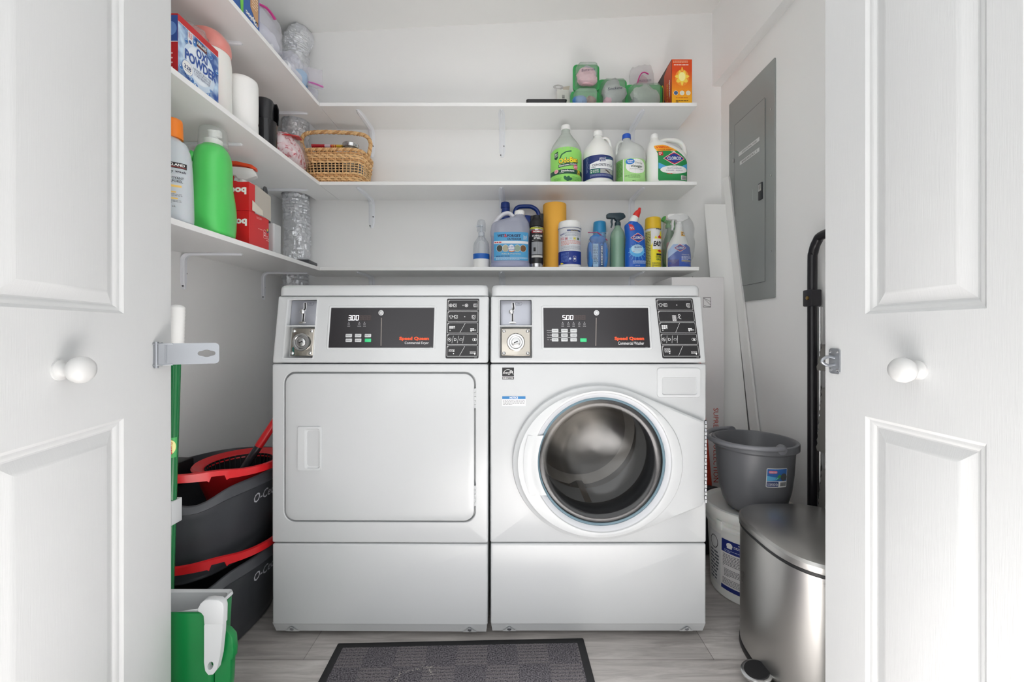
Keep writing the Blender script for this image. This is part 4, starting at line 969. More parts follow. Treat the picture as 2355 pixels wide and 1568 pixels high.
# ------------------------------------------------------------------ bottom shelf on the back wall
zs = ZLo
q = PX(1106, 2.05, zs); t = thing('hand_pump_bottle', 'clear pump bottle with a blue band and white foot, leftmost on the bottom shelf', 'bottle', (X(1107, 2.05), 2.05, zs))
B = Loft([(0, .036, .036, 2.2), (.004, .040, .040, 2.2), (.068, .0405, .0405, 2.2), (.105, .040, .040, 2.1), (.135, .036, .036, 2), (.160, .020, .020, 2), (.170, .015, .015, 2)])
one(B.mesh(), film('clear_bottle', (226, 230, 234), .3, .12), 'bottle', t, sharp=60)
D = Decal(B.map); D.rect(-.125, .006, .125, .028, C(232, 232, 230)); D.rect(-.125, .028, .125, .050, C(232, 232, 230)); D.rect(-.125, .050, .125, .076, C(30, 98, 186)); D.build('label', t, label='blue and white band')
one(([(p[0], p[1], p[2]) for p in tube([(0.004, 0, .012), (0, 0, .17)], .0025, 8)[0]], tube([(0.004, 0, .012), (0, 0, .17)], .0025, 8)[1]), m_cap, 'dip_tube', t)
mb = MB(); mb.add(lathe([(.0155, .168), (.016, .185), (.009, .192), (.006, .196), (.006, .214), (.009, .216), (.009, .223), (.004, .226)], 24), film('frosted_plastic', (225, 230, 236), .55, .3)); mb.add(tube([(0, 0, .219), (-.018, -.006, .219), (-.024, -.008, .214)], .0045, 10), film('frosted_plastic'))
mb.build('pump', t)
vs, fs = lathe([(.021, .190), (.022, .2), (.0215, .232), (.017, .247), (.006, .252)], 28, cap0=False); one((vs, fs), film('clear_dome', (228, 232, 236), .14, .06), 'overcap', t, sharp=70)
# outdoor stain remover jug, half full of blue liquid
t = thing('outdoor_cleaner_jug', 'cloudy jug with a slanted handle, light blue label and blue liquid', 'jug', (X(1173.5, 2.025), 2.025, zs))
q = PX(1173.5, 1.97, zs)
B = Loft([(0, .092, .046, 3.4), (.005, .098, .053, 3.2), (.024, .099, .054, 3), (.028, .0955, .0515, 3), (.155, .0955, .0515, 3), (.160, .098, .053, 3), (.20, .097, .053, 2.8), (.225, .090, .05, 2.6, .004, 0), (.242, .062, .042, 2.3, .022, 0), (.258, .030, .03, 2, .044, 0), (.266, .026, .026, 2, .046, 0)])
mc = film('cloudy_lilac_plastic', (206, 210, 226), .45, .25); one(B.mesh(), mc, 'bottle', t, sharp=60)
Lq = Loft([(.003, .088, .044, 3.2), (.006, .094, .049, 3.1), (.15, .0915, .0475, 3)]); one(Lq.mesh(), mat('blue_liquid', (84, 100, 190), .15, trans=.0), 'liquid', t, sharp=60)
cap(t, .046, 0, .264, .287, .0265, m_cap)
jug_handle(t, [(-.088, -.002, .190), (-.080, -.006, .222), (-.058, -.008, .248), (-.034, -.008, .268), (-.008, -.006, .274), (.010, -.004, .262), (.020, 0, .246)], .0135, film('milky_handle', (226, 226, 232), .85, .3))
D = Decal(B.map); U, V_ = q.u, q.v; lb = C(80, 164, 214)
D.rrect(U(1135), V_(598), U(1217), V_(533), .004, lb, 0)
D.text('WET', U(1152), V_(541.5), .013, C(24, 40, 86), 2, w=.034, bold=.04); D.text('&', U(1163), V_(541.5), .016, RED, 3, bold=.02); D.text('FORGET', U(1182), V_(541.5), .013, C(24, 40, 86), 2, w=.066, bold=.04); D.text('OUTDOOR', U(1183), V_(549), .0105, C(24, 40, 86), 2, w=.068, bold=.03)
D.frame(U(1204), V_(550), U(1213), V_(540), .001, .0008, WHT, 2); D.micro(U(1205), V_(549), U(1212), V_(541), 4, WHT, 2, 2, .4)
D.rect(U(1135), V_(559.5), U(1217), V_(553.5), C(236, 236, 240), 1); D.micro(U(1137), V_(558.5), U(1215), V_(554.5), 1, RED, 2, 3, .7)
for k, cc_ in enumerate(((60, 70, 60), (180, 176, 150), (232, 236, 244), (150, 170, 150), (120, 84, 50))):
    D.ell(U(1149 + k * 13.6), V_(570.5), .0155, .0175, WHT, 1 + k % 2 * 2); D.ell(U(1149 + k * 13.6), V_(570.5), .0142, .0162, C(*cc_), 2 + k % 2 * 2)
D.text('Just Spray', U(1176), V_(567.5), .008, C(30, 70, 160), 6, w=.040, rot=.12); D.text('and Leave', U(1177), V_(573), .007, C(30, 70, 160), 6, w=.034); D.path([(U(1170), V_(577)), (U(1177), V_(578.5)), (U(1184), V_(576.5))], .004, C(236, 130, 40), 5)
D.text('Kills & Prevents', U(1176), V_(583), .006, C(246, 232, 190), 1, w=.09); D.micro(U(1141), V_(590), U(1210), V_(587), 1, NAVY, 1, 5); D.rect(U(1135), V_(592), U(1217), V_(591.5), WHT, 1); D.micro(U(1140), V_(597), U(1212), V_(592.5), 2, C(220, 236, 246), 1, 6, .4)
D.build('label', t, label='light blue label')
# dark blue jug behind, handle on top
m_dblue = mat('dark_blue_plastic', (22, 54, 130), .35)
t = thing('blue_jug', 'dark blue jug with a looped handle standing behind the cloudy jug', 'jug', (X(1197, 2.13), 2.13, zs))
B = Loft([(0, .083, .040, 3.5), (.006, .087, .0445, 3.4), (.22, .087, .045, 3.2), (.255, .084, .042, 3), (.285, .07, .036, 2.6), (.29, .06, .03, 2.4)])
one(B.mesh(), m_dblue, 'bottle', t, sharp=60); cap(t, -.079 + .0, 0, .332, .362, .0245, m_dblue, label='dark blue cap')
one(lathe([(.030, .262), (.026, .30), (.0215, .318), (.0215, .334)], 28, -.077, 0), m_dblue, 'neck', t)
jug_handle(t, [(-.03, 0, .285), (-.028, 0, .318), (-.012, 0, .338), (.03, 0, .342), (.062, 0, .338), (.088, 0, .318), (.096, 0, .285), (.084, 0, .25), (.070, 0, .22)], .0135, m_dblue)
# stainless steel cleaner can
t = thing('spray_can', 'slim black aerosol can with a chrome foot beside the cloudy jug', 'spray can', (X(1234, 2.02), 2.02, zs)); q = PX(1234, 1.99, zs); U, V_ = q.u, q.v
B = Loft([(0, .033, .033, 2), (.003, .0345, .0345, 2), (.19, .0345, .0345, 2), (.205, .031, .031, 2), (.212, .026, .026, 2)]); one(B.mesh(), mat('chrome_can', (190, 190, 192), .15, 1.0), 'can', t, sharp=50)
D = Decal(B.map); D.rect(-.1, .022, .1, .196, C(28, 27, 30, .3), 0); D.rect(-.1, V_(526), .1, V_(518), C(214, 216, 60), 1); D.text('weiman', U(1235), V_(522), .006, C(30, 70, 60), 2, w=.030)
D.rrect(U(1221), V_(536), U(1248), V_(529), .004, C(150, 34, 44), 1); D.text('WEIMAN', U(1235), V_(532.5), .0085, WHT, 2, w=.044, bold=.03)
D.text('STAINLESS', U(1235), V_(542.5), .009, WHT, 1, w=.052, bold=.02); D.text('STEEL', U(1235), V_(548), .009, WHT, 1, w=.036, bold=.02); D.micro(U(1222), V_(553.5), U(1248), V_(551.5), 1, WHT, 1, 2)
D.rect(U(1221), V_(585), U(1248), V_(556), C(150, 152, 156), 1); D.rect(U(1235), V_(585), U(1235) + .001, V_(556), C(90, 92, 96), 2); D.rect(U(1226), V_(578), U(1231), V_(569), BLK, 2); D.rect(U(1221), V_(592), U(1248), V_(587), C(210, 208, 204), 1)
D.build('label', t, label='black printed label')
mb = MB(); mb.add(lathe([(.0345, .205), (.035, .212), (.034, .232), (.026, .24), (.02, .25), (.019, .262), (.008, .264)], 28), m_dark); mb.add(bbox(-.03, -.01, .225, -.012, .01, .262, .004), m_dark); mb.add(bbox(.014, -.012, .225, .034, .012, .272, .005), m_dark)
mb.build('spray_top', t, label='black spray cap')
# yellow-orange roll
t = thing('shelf_liner_roll', 'tall plain orange-yellow roll standing on the bottom shelf', 'roll', (X(1275.5, 2.127), 2.127, zs))
mb = MB(); mb.add(lathe([(.058, 0), (.060, .001), (.0605, .003), (.0605, .345), (.059, .3485), (.05, .3495), (.022, .3495), (.020, .345), (.020, .30)], 48), mat('orange_foam', (250, 186, 72), .75, bump=.15, bscale=300, bdist=.001)); mb.build('roll', t, sharp=40)
# disinfecting wipes
t = thing('wipes_canister', 'white wipes canister with a dark blue lower band', 'canister', (X(1310, 2.018), 2.018, zs)); q = PX(1310.5, 1.98, zs); U, V_ = q.u, q.v
B = Loft([(0, .052, .052, 2), (.003, .0555, .0555, 2), (.010, .056, .056, 2), (.012, .0545, .0545, 2), (.185, .0545, .0545, 2), (.190, .0565, .0565, 2), (.193, .0565, .0565, 2)]); one(B.mesh(), m_cap, 'canister', t, sharp=50)
one(lathe([(.0565, .192), (.057, .194), (.0565, .205), (.055, .207), (.055, .218), (.0535, .220), (.053, .2255), (.050, .228), (.02, .229)], 48), m_cap, 'lid', t)
D = Decal(B.map); D.rect(-.16, .014, .16, .182, C(226, 228, 232)); D.rect(-.16, V_(525), .16, V_(524), NAVY, 1); D.rect(-.16, V_(608), .16, V_(578), C(24, 52, 142), 1)
D.poly([(U(1284), V_(608)), (U(1293), V_(607)), (U(1290), V_(605)), (U(1284), V_(604))], YEL, 2)
D.rect(U(1301), V_(533), U(1338), V_(529.5), C(50, 70, 120), 1); D.text('Tear Out Guide', U(1318), V_(531.3), .004, YEL, 2)
D.text('Lysol', U(1289), V_(539), .012, C(40, 60, 140), 1, w=.026, bold=.03, rot=.12); D.micro(U(1284), V_(552), U(1294), V_(546), 3, RED, 1, 3)
for k, cc_ in enumerate(((190, 120, 130), (200, 210, 220), (226, 214, 90), (80, 110, 90))): D.frame(U(1296 + k * 9.5), V_(553), U(1303 + k * 9.5), V_(546), .001, .0008, C(*cc_), 1); D.rect(U(1297 + k * 9.5), V_(552), U(1302 + k * 9.5), V_(547.5), C(*cc_), 1)
D.micro(U(1285), V_(565), U(1338), V_(554), 4, C(222, 150, 140), 1, 6, .5); D.micro(U(1285), V_(577), U(1338), V_(566), 5, C(150, 154, 164), 1, 9, .4); D.micro(U(1296), V_(544), U(1338), V_(534), 4, C(150, 156, 170), 1, 14, .4)
D.micro(U(1286), V_(603), U(1306), V_(581), 8, C(110, 140, 210), 2, 4, .4); D.ell(U(1308), V_(596), .0055, .0055, C(180, 200, 236), 2); D.frame(U(1315), V_(602), U(1322), V_(590), .002, .001, WHT, 2); D.ell(U(1318.5), V_(596), .005, .005, WHT, 2)
D.build('label', t, label='white and blue printed label')
# blue can behind
t = thing('blue_canister', 'light blue topped can standing behind the bag of blue cloths', 'canister', (X(1379, 2.135), 2.135, zs))
one(lathe([(.030, 0), (.032, .002), (.032, .19), (.029, .2)], 32), C(60, 150, 200), 'can', t); cap(t, 0, 0, .2, .263, .0345, C(50, 150, 206, .35), ribs=False, label='light blue lid')
# zip bag of blue cloths
t = thing('zip_bag_of_cloths', 'zip bag holding blue cloths, with a pink seal, on the bottom shelf', 'bag', (X(1374, 2.02), 2.02, zs))
mb = MB()
for k in range(5): mb.add(blob(-.036 + k * .018, .004 * (k % 2), .068, .0125, .03, .062, .12, 30, k, 16, 14, .004, 3.0), mat('blue_cloth', (56, 126, 196), .8, bump=.5, bscale=120))
mb.add(blob(.0, .0, .145, .036, .022, .026, .25, 30, 9, 20, 12), mat('blue_cloth')); mb.build('blue_cloths', t)
D = Decal(); D.mp = lambda u, v, off: (u, -.030 - off, v); D.rect(-.028, .006, -.002, .118, C(150, 186, 214)); D.micro(-.026, .02, -.004, .11, 12, C(70, 100, 130), 1, 4, .5); D.text('50', -.018, .048, .010, C(60, 60, 70), 2); D.rect(.010, .01, .020, .11, C(26, 76, 104)); D.micro(.0115, .014, .0185, .106, 12, WHT, 1, 6, .5)
D.build('packet_print', t)
mb = MB(); mb.add(blob(0, 0, .082, .052, .034, .082, .10, 22, 3, 32, 24, .001, 3.2), film('zip_bag', (236, 240, 246), .10, .14, .6, 40))
V = []; 
for k in range(13):
    u = -.046 + k * .0078; V += [(u, .006 * sin(k * .9), .158), (u + .001, .008 * sin(k * .9 + .4) - .004, .182 - .0 * k), ]
mb.add((V, [(2 * i, 2 * i + 2, 2 * i + 3, 2 * i + 1) for i in range(12)]), film('zip_bag')); bg = mb.build('bag', t, sharp=80)
one(tube([(-.046 + k * .0085, -.003 + .006 * sin(k * .9), .180 - .0006 * (k - 3) ** 2 * (k > 5) - .0002 * k) for k in range(12)], .0042, 8, flat=.5), mat('pink_zip', (206, 70, 110), .4), 'zip_seal', t, label='pink zip seal')
# green spray bottle
t = thing('spray_bottle', 'green liquid spray bottle with a dark trigger head', 'spray bottle', (X(1420.5, 2.06), 2.06, zs))
B = Loft([(0, .034, .034, 2.2), (.004, .038, .038, 2.2), (.01, .0385, .0385, 2.1), (.165, .0375, .0375, 2.1), (.190, .032, .032, 2), (.212, .018, .018, 2), (.224, .014, .014, 2)])
one(B.mesh(), film('clear_green_plastic', (170, 208, 184), .5, .15), 'bottle', t, sharp=60)
one(Loft([(.002, .033, .033, 2.2), (.005, .0365, .0365, 2.2), (.158, .0358, .0358, 2.1)]).mesh(), mat('green_liquid', (104, 170, 134), .12), 'liquid', t, sharp=60)
trigger(t, .0, 0, .222, mat('dark_teal_plastic', (34, 58, 68), .4), 1.05, -1, label='dark teal spray head')
# toilet bowl cleaner
t = thing('bowl_cleaner_bottle', 'blue squeeze bottle with an angled red tip and a diamond emblem', 'bottle', (X(1461, 2.01), 2.01, zs)); q = PX(1461, 1.975, zs); U, V_ = q.u, q.v
B = Loft([(0, .044, .026, 3), (.004, .049, .030, 2.8), (.02, .0505, .031, 2.6), (.09, .050, .031, 2.5), (.15, .046, .030, 2.4, -.002, 0), (.19, .046, .029, 2.3, -.006, 0), (.212, .040, .026, 2.2, -.012, 0), (.226, .024, .022, 2, -.012, 0), (.232, .019, .019, 2, -.010, 0)])
one(B.mesh(), mat('glossy_blue_plastic', (20, 92, 190), .25), 'bottle', t, sharp=60)
one(tube(smooth_path([(-.010, 0, .226), (-.006, 0, .24), (.002, 0, .254)], 4), [.022, .022, .0215, .021, .0205, .020, .019, .018, .017], 24), m_cap, 'neck', t)
one(tube(smooth_path([(.001, 0, .252), (.008, 0, .268), (.018, 0, .284), (.022, 0, .298)], 4), [.0175, .0172, .0168, .0164, .0155, .0145, .0135, .012, .010, .008, .007, .0065, .006], 24), mat('red_cap', (216, 44, 40), .35), 'cap', t, label='angled red cap')
D = Decal(B.map); D.poly([(U(1448), V_(529)), (U(1458), V_(528)), (U(1458), V_(519)), (U(1455), V_(515)), (U(1448), V_(513))], RED, 1); D.micro(U(1449), V_(527), U(1457), V_(520), 2, WHT, 2, 4)
D.diamond(U(1464), V_(546), .0355, .0235, WHT, 1); D.diamond(U(1464), V_(546), .0335, .0215, RED, 2); D.diamond(U(1464), V_(546), .030, .0175, C(28, 60, 150), 3); D.text('CLOROX', U(1464), V_(546), .013, WHT, 4, w=.048, bold=.03)
D.ell(U(1461), V_(576), .036, .030, C(90, 180, 236), 1); D.ell(U(1461), V_(572), .028, .022, C(190, 226, 246), 2)
for k in range(14):
    a = 2 * pi * k / 14; D.line((U(1461) + .028 * cos(a), V_(578) + .022 * sin(a)), (U(1461) + .042 * cos(a), V_(580) + .046 * sin(a)), .0016, C(120, 200, 244), 1)
D.text('Toilet Bowl Cleaner', U(1463), V_(563), .0045, C(20, 50, 130), 5, w=.052); D.text('BLEACH', U(1463), V_(568), .008, C(20, 50, 130), 5, w=.034, bold=.02); D.text('3-in-1 power', U(1463), V_(574.5), .0045, RED, 5, w=.036); D.micro(U(1452), V_(579), U(1474), V_(576.5), 1, RED, 5, 4); D.micro(U(1451), V_(606), U(1483), V_(598), 4, C(200, 226, 250), 2, 7, .4); D.text('24 FL OZ', U(1462), V_(610), .004, WHT, 2)
D.build('label', t, label='blue label with a red and blue diamond')
# oven cleaner
t = thing('oven_cleaner_can', 'yellow-capped oven cleaner can right of the blue squeeze bottle', 'spray can', (X(1501.5, 2.06), 2.06, zs)); q = PX(1503, 2.02, zs); U, V_ = q.u, q.v
B = Loft([(0, .037, .037, 2), (.003, .0385, .0385, 2), (.195, .0385, .0385, 2), (.205, .036, .036, 2)]); one(B.mesh(), C(226, 226, 224, .3), 'can', t, sharp=50)
cap(t, 0, 0, .203, .262, .0395, mat('yellow_cap', (226, 186, 34), .4), ribs=False, taper=.96, label='yellow cap')
D = Decal(B.map); D.rect(-.11, .004, .11, .12, C(244, 226, 40)); D.poly([(-.02, .12), (.0, .165), (.012, .15), (.03, .19), (.055, .19), (.055, .12)], C(244, 226, 40), 1); D.rect(-.055, .006, -.022, .19, C(206, 200, 120), 1); D.micro(-.053, .01, -.024, .185, 22, C(110, 104, 60), 2, 5, .45)
D.text('PROF', .021, V_(525), .011, C(30, 30, 34), 2, bold=.03); D.rect(-.014, .098, .05, .150, WHT, 2); D.text('EASY', .014, .125, .026, C(30, 30, 36), 3, w=.050, bold=.05, sh=.2); D.poly([(.010, .156), (.018, .168), (.034, .160), (.028, .152)], RED, 3); D.poly([(.008, .090), (.020, .096), (.036, .088), (.022, .082)], RED, 3)
D.rect(.004, .068, .04, .077, BLK, 2); D.text('OVEN', .018, .060, .010, C(40, 110, 60), 2, bold=.03); D.text('GRILL', .020, .048, .010, C(40, 110, 60), 2, bold=.03); D.micro(-.016, .008, .036, .034, 5, C(70, 70, 60), 2, 9, .4)
D.build('label', t, label='yellow printed label')
# spray cleaner inside a clear bag
t = thing('bagged_spray_cleaner', 'white-headed spray cleaner with a blue label inside a clear bag', 'spray bottle', (X(1560, 2.03), 2.03, zs)); q = PX(1560, 1.99, zs); U, V_ = q.u, q.v
B = Loft([(0, .050, .026, 2.8), (.004, .056, .031, 2.7), (.05, .058, .032, 2.6), (.10, .054, .031, 2.5, 0, 0), (.14, .040, .028, 2.3, .0, 0), (.175, .024, .022, 2.1, .002, 0), (.205, .017, .017, 2, .002, 0)])
one(B.mesh(), m_hdpe, 'bottle', t, sharp=60)
D = Decal(B.map); D.poly([(U(1530), V_(612)), (U(1590), V_(612)), (U(1591), V_(570)), (U(1572), V_(560)), (U(1530), V_(592))], C(60, 92, 176), 1); D.poly([(U(1530), V_(592)), (U(1530), V_(575)), (U(1543), V_(560)), (U(1572), V_(560))], C(168, 194, 232), 1)
D.rect(U(1561), V_(541), U(1576), V_(530), C(248, 190, 60), 1); D.micro(U(1562), V_(540), U(1575), V_(531), 2, C(120, 80, 30), 2, 4)
D.diamond(U(1558), V_(569), .030, .0195, WHT, 2); D.diamond(U(1558), V_(569), .028, .0175, RED, 3); D.diamond(U(1558), V_(569), .025, .014, C(60, 90, 170), 4); D.text('CLOROX', U(1558), V_(569), .010, WHT, 5, w=.038, bold=.03)
D.text('Clean-Up', U(1571), V_(585), .0075, WHT, 2, w=.040); D.micro(U(1561), V_(597), U(1584), V_(588), 3, C(210, 220, 240), 2, 5, .5); D.rect(U(1561), V_(600), U(1584), V_(598.5), YEL, 2); D.rect(U(1531), V_(611), U(1556), V_(596), C(84, 82, 140), 2)
D.build('label', t, label='blue and white label'); trigger(t, .004, 0, .203, m_cap, 1.15, -1)
b_ = MB().add(blob(0, .0, .132, .078, .040, .142, .12, 17, 8, 36, 28, .0008, 2.7), film('cleaner_bag', (236, 238, 240), .07, .16, .8, 26)).build('clear_bag', t, sharp=80, label='clear plastic bag around the bottle')
t = thing('wrapped_spray_bottle', 'bottle with a green trigger behind the yellow-capped can', 'spray bottle', (X(1541, 2.13), 2.13, zs))
one(Loft([(0, .032, .030, 2.4), (.005, .036, .034, 2.3), (.15, .036, .034, 2.2), (.20, .020, .02, 2), (.23, .014, .014, 2)]).mesh(), C(70, 120, 70, .3), 'bottle', t, sharp=60)
D = Decal(Loft([(0, .0365, .0345, 2.2), (.3, .0365, .0345, 2.2)]).map); D.rrect(-.03, .10, .03, .15, .01, C(150, 60, 60), 1); D.build('label', t); trigger(t, -.01, 0, .228, C(70, 160, 60, .35), 1.0, 1, label='green spray head')

# ------------------------------------------------------------------ top shelf on the back wall
zs = ZU
t = thing('flat_tray', 'thin black tray lying at the left of the storage tubs on the top shelf', 'tray', (X(1257, 1.985), 2.05, zs))
mb = MB(); mb.add(bridge([[(p[0], p[1], z) for p in rrect(-.095 - e, -.07 - e, .095 + e, .07 + e, .008, 4)] for e, z in ((-.004, 0), (0, .002), (.002, .024), (.004, .025), (.002, .027), (-.001, .025), (-.006, .005))]), mat('black_plastic', (26, 26, 28), .4)); mb.build('tray', t)
t = thing('small_carton', 'small white carton with a barcode, open at the top, on the top shelf', 'box', (X(1295, 2.11), 2.145, zs), radians(6))
mb = MB(); mb.add(bridge([[(x, y, z) for x, y in ((-.031, -.02), (.031, -.02), (.031, .02), (-.031, .02))] for z in (0, .160)], True, False), C(228, 226, 220)); mb.add(([(.031, -.02, .160), (.031, .02, .160), (.036, .02, .188), (.036, -.018, .182), (.0, -.0195, .160), (.0, .0, .186)], [(0, 1, 2, 3), (0, 3, 5, 4)]), C(196, 186, 170)); mb.build('carton', t)
D = Decal(lambda u, v, off: (u, -.02 - off, v))
for k in range(8): D.rect(-.006, .100 + k * .0042, .008, .100 + k * .0042 + (.0024 if k % 3 else .0014), BLK)
D.build('barcode', t)
t = thing('tape_coil', 'coil of silver metal tape resting on the small white carton', 'tape', (X(1287, 2.13), 2.14, zs + .160))
mb = MB(); 
for k in range(3): mb.add(tube([(.024 * cos(a_) * (1 - .12 * k) - .006, .012 * sin(a_), .022 + .018 * sin(a_) * (1 - .1 * k)) for a_ in [2 * pi * i / 28 for i in range(28)]], .0036, 8, True, flat=.4), m_steel)
mb.build('coil', t)
gl_ = mat('green_lid', (44, 150, 76), .4); tubm = film('tub_plastic', (236, 242, 238), .14, .15, .3, 40)
def tub(px0, px1, py0, py1, Y, zb, label, cont, txt, seed, depth=.065, rot=0):
    w_ = (px1 - px0) * Y / F; yl = Y + depth; w_ = (px1 - px0) * yl / F; h_ = CZ - (py0 - HY) * yl / F - zb
    t = thing('storage_tub', label, 'food container', (X((px0 + px1) / 2, yl), Y + depth / 2, zb), rot, 'clear tubs with green lids on the top shelf')
    w2 = w_ / 2; d2 = depth / 2
    def rr(k, y): return [(p[0], y, p[1] + h_ / 2) for p in rrect(-w2 * k, -h_ / 2 * k, w2 * k, h_ / 2 * k, .02 * k, 5)]
    one(bridge([rr(.66, -d2), rr(.70, -d2 + .003), rr(.86, d2 - .012)]), tubm, 'tub', t, sharp=40)
    mb = MB(); mb.add(bridge([rr(.965, d2 - .013), rr(1.0, d2 - .012), rr(1.0, d2 - .001), rr(.96, d2), rr(.5, d2)]), gl_); mb.build('lid', t, sharp=35, label='green lid')
    R = random.Random(seed)
    for k, (cc_, s_, px_, pz_) in enumerate(cont):
        one(blob(px_ * w2, R.uniform(-.01, .01), pz_ * h_, s_ * w2 * .98, depth * .33, s_ * h_ * .52, .35, 26, seed + k, 18, 12, h_ * .11), mat('wrapped_contents_%d%d%d' % cc_, cc_, .35, bump=.7, bscale=60, var=.25, vscale=30), 'contents', t)
    if txt:
        D = Decal(lambda u, v, off: (u, -d2 - off, v), .0012); D.text(txt, 0, h_ * .55, .013, C(60, 56, 80), 1, w=w_ * .5, rot=.12, sh=.2); D.build('handwriting', t)
    return h_
hB = tub(1311, 1377, 213, 236, 1.985, zs, 'shallow green-lidded tub with blue and orange things, under the tall tub', [((60, 120, 180), .5, -.4, .35), ((120, 70, 40), .4, .35, .4)], None, 3)
tub(1317, 1377, 152, 213, 1.985, zs + hB + .0005, 'tall green-lidded tub marked in pen, standing on a shallow tub', [((214, 170, 180), .8, .0, .35), ((150, 150, 160), .6, .1, .6)], 'Batteries', 8)
tub(1374, 1440, 186, 236, 2.0, zs, 'middle green-lidded tub holding small bagged parts', [((150, 154, 152), .8, 0, .5), ((206, 150, 170), .5, -.3, .25), ((222, 222, 222), .4, .2, .3)], 'Sockets', 12)
tub(1436, 1521, 198, 236, 1.995, zs, 'wide green-lidded tub nearest the orange box', [((150, 160, 150), .85, 0, .45), ((120, 128, 124), .5, -.3, .3)], None, 17)
t = thing('parts_bag', 'clear bag of pinkish parts standing behind the wide green-lidded tub', 'bag', (X(1474, 2.145), 2.145, zs))
one(blob(0, 0, .148, .066, .028, .150, .14, 18, 5, 30, 24, .001, 3), film('parts_bag_film', (240, 238, 240), .22, .2, .6, 40), 'bag', t, sharp=80)
one(blob(0.012, 0.002, .14, .044, .018, .095, .3, 24, 9, 20, 14, .003), mat('pinkish_parts', (206, 170, 180), .6, var=.3, vscale=30), 'contents', t)
one(tube(smooth_path([(-.035, -.034, .12), (-.032, -.034, .17), (-.015, -.033, .225), (.005, -.033, .242), (.03, -.032, .232)], 4), .003, 8), mat('magenta_zip', (206, 60, 140), .4), 'zip_seal', t, label='magenta zip seal')
D = Decal(lambda u, v, off: (u, -.034 - off, v)); D.text('MULTICOLOR', .012, .198, .011, C(70, 60, 90), 1, w=.062, rot=.08); D.build('handwriting', t)
# orange duster box
w_ = X(1592, 1.985) - X(1545, 1.985); hb = Z(136, 1.985) - zs
t = thing('duster_refill_box', 'tall orange and yellow carton at the right end of the top shelf', 'box', (X(1545, 1.985), 1.985, zs))
og = bpy.data.materials.new('orange_yellow_print'); og.use_nodes = True; N_ = og.node_tree.nodes; L_ = og.node_tree.links
tc = N_.new('ShaderNodeTexCoord'); sx_ = N_.new('ShaderNodeSeparateXYZ'); L_.new(tc.outputs['Object'], sx_.inputs[0]); mr = N_.new('ShaderNodeMapRange'); mr.inputs['From Max'].default_value = hb; L_.new(sx_.outputs['Z'], mr.inputs['Value'])
cr = N_.new('ShaderNodeValToRGB'); cr.color_ramp.elements[0].color = (lin(246), lin(190), lin(20), 1); cr.color_ramp.elements[1].color = (lin(226), lin(74), lin(16), 1); cr.color_ramp.elements[1].position = .75
e = cr.color_ramp.elements.new(.4); e.color = (lin(240), lin(136), lin(20), 1); L_.new(mr.outputs[0], cr.inputs[0]); L_.new(cr.outputs[0], N_['Principled BSDF'].inputs['Base Color']); N_['Principled BSDF'].inputs['Roughness'].default_value = .4
one(bbox(0, 0, 0, w_, .19, hb, .0015, 1), og, 'carton', t)
D = Decal(flat); cx_ = w_ / 2
P = []
for k in range(36):
    a = 2 * pi * k / 36; r = .030 * (1 + .22 * sin(a * 7) + .10 * sin(a * 11)); P.append((cx_ + r * cos(a) * .95, hb * .60 + r * sin(a) * 1.15 - .004 * sin(a)))
D.ell(cx_, hb * .60, .033, .040, C(244, 150, 50), 0); D.poly(P, C(250, 214, 80), 1); D.ell(cx_, hb * .62, .016, .022, C(252, 240, 160), 2); D.line((cx_, hb * .75), (cx_, hb * .82), .006, C(248, 200, 60), 1)
for k, cc_ in enumerate(((60, 90, 130), (220, 220, 200), (226, 216, 190))): D.ell(cx_ - .030 + k * .030, hb * .27, .011, .011, WHT, 1); D.ell(cx_ - .030 + k * .030, hb * .27, .0095, .0095, C(*cc_), 2)
D.micro(.006, hb * .92, w_ - .02, hb * .97, 2, C(250, 226, 190), 1, 3, .35); D.micro(.010, hb * .86, w_ - .012, hb * .89, 1, C(252, 240, 230), 1, 5, .6); D.micro(.02, hb * .06, w_ - .02, hb * .12, 2, C(90, 50, 20), 1, 5, .5); D.micro(.02, hb * .15, w_ - .02, hb * .18, 1, C(200, 90, 20), 1, 8, .4)
D.build('front_print', t)
D = Decal(lambda u, v, off: (-off, u, v)); D.rect(.0, 0, .19, hb, C(70, 56, 50), 0); D.poly([(.004, .004), (.05, .004), (.10, hb * .4), (.10, hb * .9), (.05, hb * .98), (.004, hb * .98)], C(206, 78, 34), 1); D.text('duster', .028, hb * .42, .016, WHT, 2, w=.09, rot=-pi / 2, bold=.03); D.text('REFILLS', .055, hb * .40, .013, C(250, 220, 60), 2, w=.09, rot=-pi / 2); D.ell(.125, hb * .45, .024, .07, YEL, 1); D.ell(.125, hb * .5, .017, .05, C(40, 90, 60), 2)
D.build('side_print', t)
# ------------------------------------------------------------------ left wall, middle shelf
zs = ZM
t = thing('oxi_powder_box', 'large red and blue laundry powder carton at the near end of the left middle shelf', 'box', (-1.115, 1.150, zs))
bw, bl, bh = .175, .158, .176             # x depth, y length, height; printed side faces +X
mb = MB(); mb.add(bridge([[(x, y, z) for x, y in ((0, 0), (bw, 0), (bw, bl), (0, bl))] for z in (0, bh)], True, False), C(196, 34, 40)); 
rg = [[(bw * .004 + .002, .002, bh), (bw - .002, .002, bh), (bw - .002, bl - .002, bh), (.002, bl - .002, bh)], [(.002, .002, bh * .8), (bw - .002, .002, bh * .8), (bw - .002, bl - .002, bh * .8), (.002, bl - .002, bh * .8)]]
mb.add(bridge([[(0, 0, bh), (bw, 0, bh), (bw, bl, bh), (0, bl, bh)]] + rg, False, True), C(196, 170, 130)); mb.build('carton', t)
D = Decal(lambda u, v, off: (bw + off, u, v))
